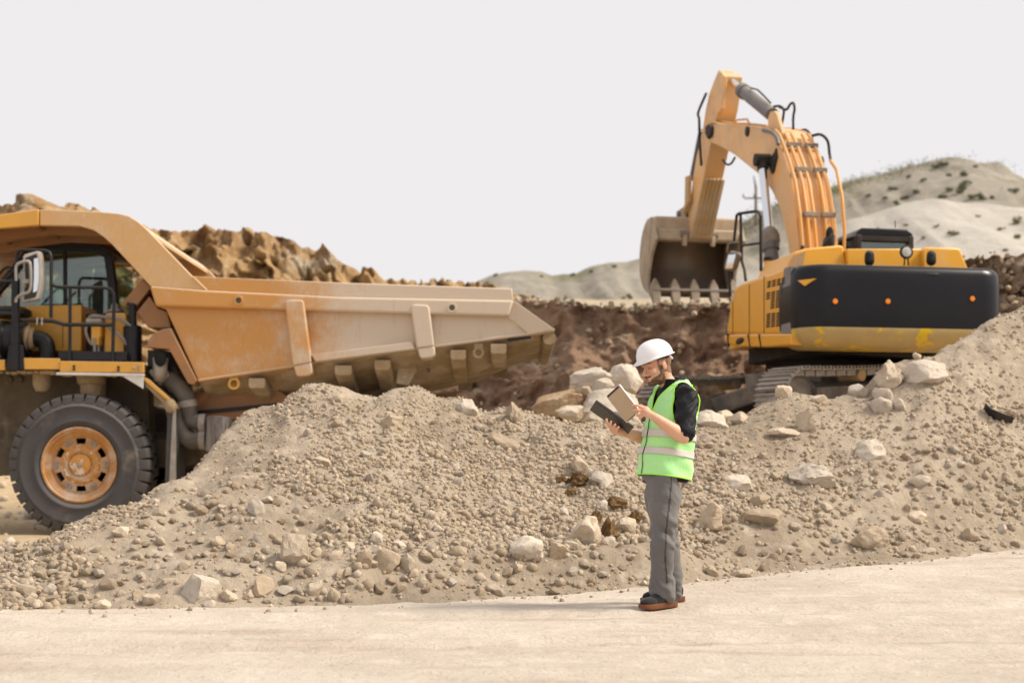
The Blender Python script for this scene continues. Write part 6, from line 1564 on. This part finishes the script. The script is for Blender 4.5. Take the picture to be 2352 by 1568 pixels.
vest_me = np_mesh('vest', V.reshape(-1, 3) - np.array(MR), F[~badf], C_VEST, True)
vest = link('vest', vest_me, person); md = vest.modifiers.new('s', 'SOLIDIFY'); md.thickness = 0.004; md.offset = 1
def yoke(v):
    q = v + np.array(MR); d = q - np.array([NB.x, NB.y, 0]); l = d @ np.array(CL_); f = d @ np.array(CF); z = q[:, 2]
    g = np.clip((z - zneck) * 0.34, 0, 1) + np.clip((z - (zneck + 0.10)) * 0.35, 0, 1)
    ok = (z > zs - 0.17 + 0.9 * np.clip(f, -0.1, 0.06)) & (z < NB.z + 0.03) & (np.abs(l) < 0.158 + 0.10 * np.clip(zs - z, -0.05, 0.02)) & ~((f > 0) & (np.abs(l) < g + 0.004)) & (np.hypot(l, f) > 0.085)
    return 1.0 * ok
shell(shirt, 'vest_shoulder', yoke, 0.011, C_VEST, vest)
# lime piping along the cut edges
bm = bmesh.new(); bm.from_mesh(vest_me)
be = [e for e in bm.edges if e.is_boundary]; adj = {}
for e in be:
    a, b = e.verts[0].index, e.verts[1].index; adj.setdefault(a, []).append(b); adj.setdefault(b, []).append(a)
co = {v.index: v.co.copy() for v in bm.verts}; bm.free(); seen = set()
for st in list(adj):
    if st in seen: continue
    path = [st]; seen.add(st); cur = st
    while True:
        nx = [q for q in adj[cur] if q not in seen]
        if not nx: break
        cur = nx[0]; seen.add(cur); path.append(cur)
    if len(path) < 20: continue
    pts = [co[i] for i in path]; N = len(pts)
    sm = [sum((pts[(i + j) % N] for j in range(-4, 5)), Vector()) / 9 for i in range(0, N, 3)]
    sm.append(sm[0])
    m = MB(); m.tube(sm, 0.0058, 6, cap=False); m.build('piping', C_VTRIM, vest, smooth=True)
# reflective bands and zip: thin layers on the vest
vv = V.reshape(-1, 3)
band_v = np.broadcast_to(vs_[:, None], F_.shape).reshape(-1)
def layer(name, sel, off, mat):
    nrm = np.stack([(F_ * CF.x * 1.6 + L_ * CL_.x), (F_ * CF.y * 1.6 + L_ * CL_.y), 0 * F_], -1).reshape(-1, 3); nrm /= np.linalg.norm(nrm, axis=1)[:, None] + 1e-9
    fs = F[(~badf) & sel[F].all(1)]
    used, inv = np.unique(fs, return_inverse=True)
    o = link(name, np_mesh(name, (vv + nrm * off)[used] - np.array(MR), inv.reshape(fs.shape), mat, True), vest)
    md = o.modifiers.new('s', 'SOLIDIFY'); md.thickness = 0.0015; return o
seam = (np.abs(L_.reshape(-1) + 0.01) < 0.006) & (F_.reshape(-1) > 0)
for lo, hi in ((1000, 1017), (1040, 1057)):
    layer('reflective_band', (band_v > lo) & (band_v < hi) & ~seam, 0.0075, C_TAPE)
layer('zip', (np.abs(L_.reshape(-1) + 0.01) < 0.009) & (F_.reshape(-1) > 0) & (band_v > 940), 0.0055, C_SHIRT)
for dx in (0.007,): pass

# ---- hard hat
m = wmb(); n = 56
def hatpt(f, l, u): return hp(f, l, u)
rings = []
for t in np.linspace(0, 1, 14):
    a = t * math.pi / 2; c, s = math.cos(a) ** 0.82, math.sin(a)
    rings.append([(0.000 + 0.127 * c * math.cos(k), 0.104 * c * math.sin(k), 0.056 + 0.112 * s) for k in np.linspace(0, 2 * math.pi, n, endpoint=False)])
brim = []
for k in np.linspace(0, 2 * math.pi, n, endpoint=False):
    fr_ = max(math.cos(k), 0) ** 1.7; ext = 0.012 + 0.034 * fr_
    brim.append((0.000 + (0.127 + ext) * math.cos(k), (0.104 + 0.012) * math.sin(k), 0.050 - 0.016 * fr_))
allr = [brim] + rings
vs = [hatpt(*q) for r in allr for q in r]; fs = [(i*n+k, i*n+(k+1)%n, (i+1)*n+(k+1)%n, (i+1)*n+k) for i in range(len(allr) - 1) for k in range(n)]
fs.append(tuple((len(allr) - 1) * n + k for k in range(n)))
m.add(vs, fs); hat = m.build('hard_hat', C_HAT, person, smooth=True, sharp=70, solid=0.004)
m = wmb()
m.tube([hp(0.088 * math.cos(k) - 0.004, 0.083 * math.sin(k), 0.046 - 0.016 * max(-math.cos(k), 0)) for k in np.linspace(0.9, 2 * math.pi - 0.9, 30)], 0.0085, 6); m.build('hat_headband', C_BLK, hat, smooth=True)
m = wmb(); m.ellipsoid(hp(-0.098, 0.03, 0.005), (0.012, 0.02, 0.016), HAX, 12, 8); m.build('hat_ratchet', C_BLK, hat, smooth=True)
m = wmb(); m.tube([hp(-0.055, 0.098, 0.040), hp(-0.075, 0.085, 0.018)], 0.007, 6); m.build('hat_strap', C_HAT, hat, smooth=True)

# ---- tablet and folder he holds
def slab(mb, c, e1, e2, th, inset=0.0):
    e1, e2 = Vector(e1), Vector(e2); n = e1.cross(e2).normalized()
    mb.box(c, (e1.length - inset, e2.length - inset, th), (e1.normalized(), e2.normalized(), n)); return n
tc = W(1431.5, 926.5, -0.245)
e1 = Vector((0.140, -0.02, -0.183)); e2 = Vector((0.128, -0.125, 0.016)); e2 = (e2 - e1 * (e2.dot(e1) / e1.length_squared))
TB = empty('tablet', tc); tag(TB, 'tan-backed tablet with white edge held up by the worker', 'tablet')
C_TAB = M('tan_tablet_cover', (0.46, 0.345, 0.235), (0.43, 0.32, 0.215), 8, 0.55); C_EDGE = M('white_tablet_edge', (0.72, 0.71, 0.72), None, rough=0.3)
def tpart(name, mat, fn, bevel=0.0, parent=None):
    mb = MB(tc); fn(mb); return mb.build(name, mat, parent or TB, bevel=bevel)
nn = e1.cross(e2).normalized()
if nn.y > 0: nn = -nn                             # towards the camera: the back of the tablet
tpart('tablet_body', C_EDGE, lambda b: slab(b, tc, e1, e2, 0.010), 0.003)
tpart('back_cover', C_TAB, lambda b: slab(b, tc + nn * 0.0058, e1, e2, 0.002, 0.010), 0.0008)
tpart('screen', C_BLK, lambda b: slab(b, tc - nn * 0.0058, e1, e2, 0.0015, 0.02))
E1, E2 = e1.normalized(), e2.normalized()
tpart('top_strip', C_BLK, lambda b: b.box(tc + nn * 0.0066 - e1 * 0.462, (0.014, e2.length * 0.84, 0.0016), (E1, E2, nn)))
tpart('bottom_strip', C_BLK, lambda b: b.box(tc + nn * 0.0066 + e1 * 0.478 - e2 * 0.1, (0.006, e2.length * 0.55, 0.0016), (E1, E2, nn)))
fc = W(1405, 959.5, -0.02)
FD = empty('folder', fc); tag(FD, 'dark grey leather folder held underneath the tablet', 'folder')
C_FOL = M('dark_leather', (0.040, 0.036, 0.034), (0.055, 0.048, 0.044), 20, 0.5, bmp=0.2, bscale=120)
g1 = Vector((0.260, -0.01, -0.182)); g2 = Vector((-0.050, 0.19, -0.030)); g2 = g2 - g1 * (g2.dot(g1) / g1.length_squared); gn = g1.cross(g2).normalized()
if gn.z > 0: gn = -gn
def fpart(name, mat, fn, bevel=0.0):
    mb = MB(fc); fn(mb); return mb.build(name, mat, FD, bevel=bevel)
fpart('lower_cover', C_FOL, lambda b: slab(b, fc + gn * 0.009, g1, g2, 0.005), 0.002)
fpart('upper_cover', C_FOL, lambda b: slab(b, fc - gn * 0.009, g1, g2, 0.005), 0.002)
fpart('pages', C_BLK, lambda b: slab(b, fc, g1, g2, 0.012, 0.012))
fpart('edge_binding', C_FOL, lambda b: b.tube([fc - g2 * 0.5 - g1 * 0.5, fc - g2 * 0.5 + g1 * 0.5], 0.009, 8))

# ================================================================ SMALLER THINGS
# driver behind the cab glass
drv = empty('person', T(205, 730, CD + 0.8)); tag(drv, 'driver sitting with bowed head behind the dump truck cab glass', 'person')
dc = Vector(drv.location)
m = MB(dc); D = lambda u, v, d=0.0: T(u, v, CD + 0.8 + d)
m.ellipsoid(D(190, 662), (0.095, 0.075, 0.12), None, 16, 10); m.ellipsoid(D(183, 672), (0.06, 0.06, 0.07), None, 12, 8); m.limb([D(194, 672), D(202, 690)], [0.055, 0.06], 12)
m.limb([D(204, 692), D(212, 735)], [0.16, 0.17], 16)
for sg in (-1, 1):
    m.limb([D(206, 694, 0.17 * sg), D(190, 722, 0.24 * sg), D(150, 708, 0.16 * sg)], [0.06, 0.05, 0.035], 12)
    m.limb([D(212, 738, 0.10 * sg), D(160, 742, 0.14 * sg), D(150, 790, 0.14 * sg)], [0.08, 0.07, 0.05], 12)
    for k in range(4): m.limb([D(150, 706 + 2 * k, 0.16 * sg), D(143, 703 + 2.5 * k, 0.15 * sg)], [0.012, 0.010], 8)
db = remesh(m, 'body', SKIN, drv, 0.012, 2)
C_JKT = cloth('dark_jacket', (0.05, 0.055, 0.06), (0.07, 0.07, 0.075)); C_HIV = cloth('driver_green_vest', (0.20, 0.55, 0.16), (0.24, 0.6, 0.15))
shell(db, 'jacket', lambda v: 1.0 * (v[:, 2] < T(0, 688, CD + 0.8).z - dc.z) * (v[:, 0] > T(160, 0, CD + 0.8).x - dc.x), 0.012, C_JKT, drv)
shell(db, 'green_vest', lambda v: 1.0 * (v[:, 2] < T(0, 692, CD + 0.8).z - dc.z) * (v[:, 2] > T(0, 735, CD + 0.8).z - dc.z) * (v[:, 0] > T(198, 0, CD + 0.8).x - dc.x), 0.024, C_HIV, drv)
shell(db, 'hair', lambda v: 1.0 * (v[:, 2] > T(0, 662, CD + 0.8).z - dc.z) * (v[:, 0] > T(184, 0, CD + 0.8).x - dc.x - 0.8 * (v[:, 2] - (T(0, 655, CD + 0.8).z - dc.z))), 0.012, C_HAIR, drv)

# dark strip standing in for the shadow under the soil overhang
x, y, z = hit(2291, 952)
m = MB((x, y, z)); pts = [hit(u, v) for u, v in ((2257, 934), (2268, 948), (2284, 958), (2302, 964), (2322, 967))]
vs = []
for i, p in enumerate(pts):
    w = (0.01, 0.05, 0.07, 0.06, 0.02)[i]
    vs += [(p[0], p[1] - 0.10, p[2] + 0.03 + w * 0.3), (p[0], p[1] - 0.03, p[2] - 0.02 - w * 0.4)]
m.add(vs, [(2*i, 2*i+1, 2*i+3, 2*i+2) for i in range(4)]); o = m.build('overhang_shade', C_BLK, None, solid=0.006); o.location = (x, y, z)
tag(o, 'curved dark strip standing in for shade under the soil overhang at far right', 'shade strip')
o = place_rock('soil_clod', 2305, 942, 72, 28, 'overhanging lump of soil above the painted shade strip', MAT_DIRT, cat='clod', rough=0.2)

# loose stones lying on banks and cliffs
def scatter_on(name, wn, n, rmin, rmax, mats, label, seed, rows=None, power=2.5, urange=None):
    rg = np.random.default_rng(seed); A = WALLS[wn]
    if rows: A = A[rows[0]:rows[1]]
    A = A.reshape(-1, 3)
    if urange:
        u = CX + FPX * A[:, 0] / A[:, 1]; A = A[(u > urange[0]) & (u < urange[1])]
    p = A[rg.integers(len(A), size=n)] + rg.normal(0, 0.05, (n, 3)); it = iter(range(n))
    xr = (p[:, 0].min() - 1, p[:, 0].max() + 1)
    r = rmin + (rmax - rmin) * rg.uniform(size=n) ** power
    P0 = np.stack([rock_verts(ICO1, 750 + k, 6, 0.12) for k in range(10)]); k = rg.integers(10, size=n)
    a = rg.uniform(0, 6.28, n); ca, sa = np.cos(a), np.sin(a)
    V = P0[k] * (r[:, None] * rg.uniform(0.7, 1.25, (n, 3)))[:, None, :]
    V = np.stack([V[..., 0] * ca[:, None] - V[..., 1] * sa[:, None], V[..., 0] * sa[:, None] + V[..., 1] * ca[:, None], V[..., 2]], -1) + p[:, None, :]
    nv = len(ICO1[0]); F_ = (ICO1[1][None] + (np.arange(n) * nv)[:, None, None]).reshape(-1, 3)
    me = np_mesh(name, V.reshape(-1, 3), F_, None, True, 40)
    for mt in mats: me.materials.append(mt)
    me.polygons.foreach_set('material_index', np.repeat(rg.integers(len(mats), size=n), len(ICO1[1])).astype(np.int32))
    o = link(name, me); tag(o, label, kind='stuff')
BROWN = rock_mat('brown_soil_lump', (0.24, 0.15, 0.10), (0.15, 0.09, 0.055), (0.36, 0.26, 0.17), 3.0)
OCHRE = rock_mat('ochre_block', (0.47, 0.32, 0.17), (0.30, 0.18, 0.085), (0.60, 0.46, 0.29), 2.5)
scatter_on('bank_rubble', 'pit_bank', 600, 0.012, 0.075, [BROWN, BROWN, BROWN, MAT_DIRT, MAT_ROCK], 'stones and lumps of soil sticking out of the brown cut bank', 21, rows=(0, 150), urange=(900, 2300))
scatter_on('bank_rim_stones', 'pit_bank', 260, 0.03, 0.10, [MAT_PALE, MAT_ROCK, MAT_DIRT], 'pale stones along the rim of the brown cut bank', 22, rows=(147, 152), urange=(1150, 1750))
scatter_on('heap_lumps', 'spoil_heap', 700, 0.02, 0.11, [MAT_HEAP, BROWN, MAT_DIRT], 'lumps of soil on the brown spoil heap', 24, urange=(2100, 2600))

# shrubs and dry grass
def leaf_mat(name, a, b):
    m, nt, bs = new_mat(name)
    nt.links.new(mixc(nt, ramp(nt, add_noise(nt, 1.5, 4, 0.6), 0.3, 0.7), a, b), bs.inputs['Base Color']); bs.inputs['Roughness'].default_value = 0.8
    return m
MG = leaf_mat('shrub_leaves', (0.15, 0.16, 0.095), (0.19, 0.20, 0.115)); MGY = leaf_mat('dry_shrub_leaves', (0.24, 0.22, 0.11), (0.30, 0.26, 0.15)); MGR = leaf_mat('dry_grass', (0.36, 0.34, 0.16), (0.46, 0.41, 0.22))
MBARK = M('shrub_bark', (0.12, 0.085, 0.055), (0.09, 0.06, 0.04), 6, 0.9)
def leaves(n, size, rg, cluster=7):
    c = rg.normal(0, 0.42, (cluster, 3)); c[:, 2] = np.abs(c[:, 2]) * 0.9 + 0.25
    p = c[rg.integers(cluster, size=n)] + rg.normal(0, 0.20, (n, 3)); p[:, 2] = np.maximum(p[:, 2], 0.03)
    d1 = rg.normal(size=(n, 3)); d1 /= np.linalg.norm(d1, axis=1)[:, None]; d2 = np.cross(d1, rg.normal(size=(n, 3))); d2 /= np.linalg.norm(d2, axis=1)[:, None]
    s = size * rg.uniform(0.6, 1.3, (n, 1))
    V = np.stack([p - d1 * s, p + d2 * s * 0.5, p + d1 * s, p - d2 * s * 0.5], 1).reshape(-1, 3)
    return V, np.arange(4 * n).reshape(n, 4)
rg = np.random.default_rng(12)
LM = {}
for key, mt in (('g', MG), ('y', MGY)):
    LM[key] = [np_mesh('crown', *leaves(700, 0.15, rg), mt, False) for _ in range(5)]
def on_wall(wn, u, v):
    A = WALLS[wn].reshape(-1, 3); uu = CX + FPX * A[:, 0] / A[:, 1]; vv_ = HV - FPX * (A[:, 2] - CAMZ) / A[:, 1]
    d = np.hypot(uu - u, vv_ - v); k = np.where(d < d.min() + 5)[0]; return A[k[np.argmin(A[k, 1])]]
SHR = [('scrub_hill', 'g', [(2053, 427, 12), (1994, 443, 9), (2102, 437, 11), (2180, 428, 13), (2204, 434, 18), (2215, 418, 14), (2210, 394, 14), (2162, 377, 13), (2141, 382, 11), (2228, 449, 13), (2251, 448, 15),
        (2278, 446, 10), (2320, 430, 9), (2336, 436, 10), (2159, 452, 12), (2078, 449, 12), (2029, 451, 7), (2177, 397, 9), (2243, 377, 8), (2086, 400, 8), (2060, 462, 10), (2120, 410, 9)], 'dark green shrub on the far right hill', 'shrubs on the far hill'),
       ('sand_hill', 'y', [(2187, 530, 16), (2120, 538, 9), (2334, 506, 16), (2334, 538, 14), (2294, 521, 9), (2080, 512, 8), (2150, 515, 8), (2310, 565, 10), (2250, 490, 7), (2020, 520, 7)], 'yellowish dry tuft on the pale sand slope', 'dry tufts on the sand slope'),
       ('far_hill', 'g', [(1117, 650, 7), (1137, 624, 8), (1314, 626, 8), (1352, 620, 6), (1245, 628, 6), (1410, 606, 7)], 'tiny green shrub on the low grey hills beyond the bank', 'shrubs on the low hills'),
       ('pit_bank', 'g', [(1458, 668, 10), (1440, 674, 7), (1562, 674, 8), (1215, 676, 7), (1300, 681, 6)], 'low green plant at the back of the cut bank rim', 'plants behind the bank rim')]
for wn_, key, lst, lab, grp in SHR:
    for u, v, w in lst:
        p = on_wall(wn_, u, v + w * 0.4); s = w * p[1] / FPX * 0.75
        o = empty('shrub', tuple(p), rg.uniform(0, 6.28)); o.scale = (s, s, s * rg.uniform(0.7, 1.1)); tag(o, (f"{'larger' if w > 11 else 'small'} {lab} ({'upper' if v < 425 else 'lower'} {'left' if u < 2100 else 'middle' if u < 2200 else 'right'} part)".replace('(', 'in its ').replace(')', '') if wn_ == 'scrub_hill' else f"{'larger' if w > 9 else 'small'} {lab}"), 'shrub', grp)
        link('crown', LM[key][rg.integers(5)], o); m = MB(); m.tube([(0, 0, -0.1), (0.03, 0.02, 0.3), (0.0, 0.05, 0.6)], [0.06, 0.045, 0.02], 6); m.build('trunk', MBARK, o)
def scrub(name, pts, n, spread, size, mat, label):
    rg = np.random.default_rng(len(pts) * 7 + n); pts = np.array(pts, float)
    p = pts[rg.integers(len(pts), size=n)] + rg.normal(0, 1, (n, 3)) * np.array(spread); p[:, 2] += np.abs(rg.normal(0, spread[2], n))
    d1 = rg.normal(size=(n, 3)); d1[:, 2] = np.abs(d1[:, 2]) + 0.6; d1 /= np.linalg.norm(d1, axis=1)[:, None]; d2 = np.cross(d1, rg.normal(size=(n, 3))); d2 /= np.linalg.norm(d2, axis=1)[:, None]
    s = size * rg.uniform(0.5, 1.3, (n, 1))
    V = np.stack([p - d1 * s, p + d2 * s * 0.3, p + d1 * s, p - d2 * s * 0.3], 1).reshape(-1, 3)
    o = link(name, np_mesh(name, V, np.arange(4 * n).reshape(n, 4), mat, False)); tag(o, label, kind='stuff')
crest = [on_wall('scrub_hill', u, np.interp(u, np.array(H2)[:, 0], np.array(H2)[:, 1]) + dv) for u in np.arange(1660, 2120, 6) for dv in ((4, 10, 20, 32) if u < 1760 else (4, 9, 16) if u < 1960 else (4, 7))]
scrub('hill_scrub', crest, 5000, (1.4, 1.4, 0.10), 0.16, leaf_mat('scrub_leaves', (0.13, 0.145, 0.055), (0.20, 0.20, 0.09)), 'green scrub growing along the crest of the far hill')
crest = [on_wall('scrub_hill', u, np.interp(u, np.array(H2)[:, 0], np.array(H2)[:, 1]) + 1) for u in np.arange(2100, 2340, 5)]
scrub('crest_scrub', crest, 350, (1.2, 1.2, 0.08), 0.14, MG, 'sparse tufts along the top of the far hill')
PB = WALLS['pit_bank']; PB = PB[153:160].reshape(-1, 3); PBu = CX + FPX * PB[:, 0] / PB[:, 1]; rim = PB[(PBu > 1150) & (PBu < 1800)]
scrub('dry_grass', rim, 5000, (1.2, 3.0, 0.005), 0.035, MGR, 'thin dry grass on the level ground behind the cut bank')
# power pole on the hillside behind the boom
bp = Vector(on_wall('scrub_hill', 1733, 512)); tp = Vector(P(1731, 404, bp.y)); k = bp.y / FPX
PO = empty('utility_pole', bp); tag(PO, 'thin wooden utility pole with one crossarm seen behind the boom', 'utility pole')
MP = M('weathered_pole_wood', (0.20, 0.17, 0.13), (0.15, 0.125, 0.10), 2, 0.9)
m = MB(bp); m.tube([bp - Vector((0, 0, 1)), Vector((bp.x, bp.y, P(0, 430, bp.y)[2])), tp], [0.20, 0.15, 0.05], 10); m.build('pole', MP, PO, smooth=True)
za = P(0, 456, bp.y)[2]; m = MB(bp); m.box((bp.x, bp.y - 0.15, za), (54 * k, 0.14, 0.16)); m.build('crossarm', MP, PO)
for u in (1707, 1732, 1758):
    xx = (u - CX) / FPX * bp.y; m = MB(bp); m.lathe([(0.06, 0), (0.11, 0.1), (0.06, 0.2), (0.11, 0.3), (0.04, 0.42)], (xx, bp.y - 0.15, za + 0.06), (0, 0, 1), 10); m.build('insulator', MT_BLK, PO, smooth=True)
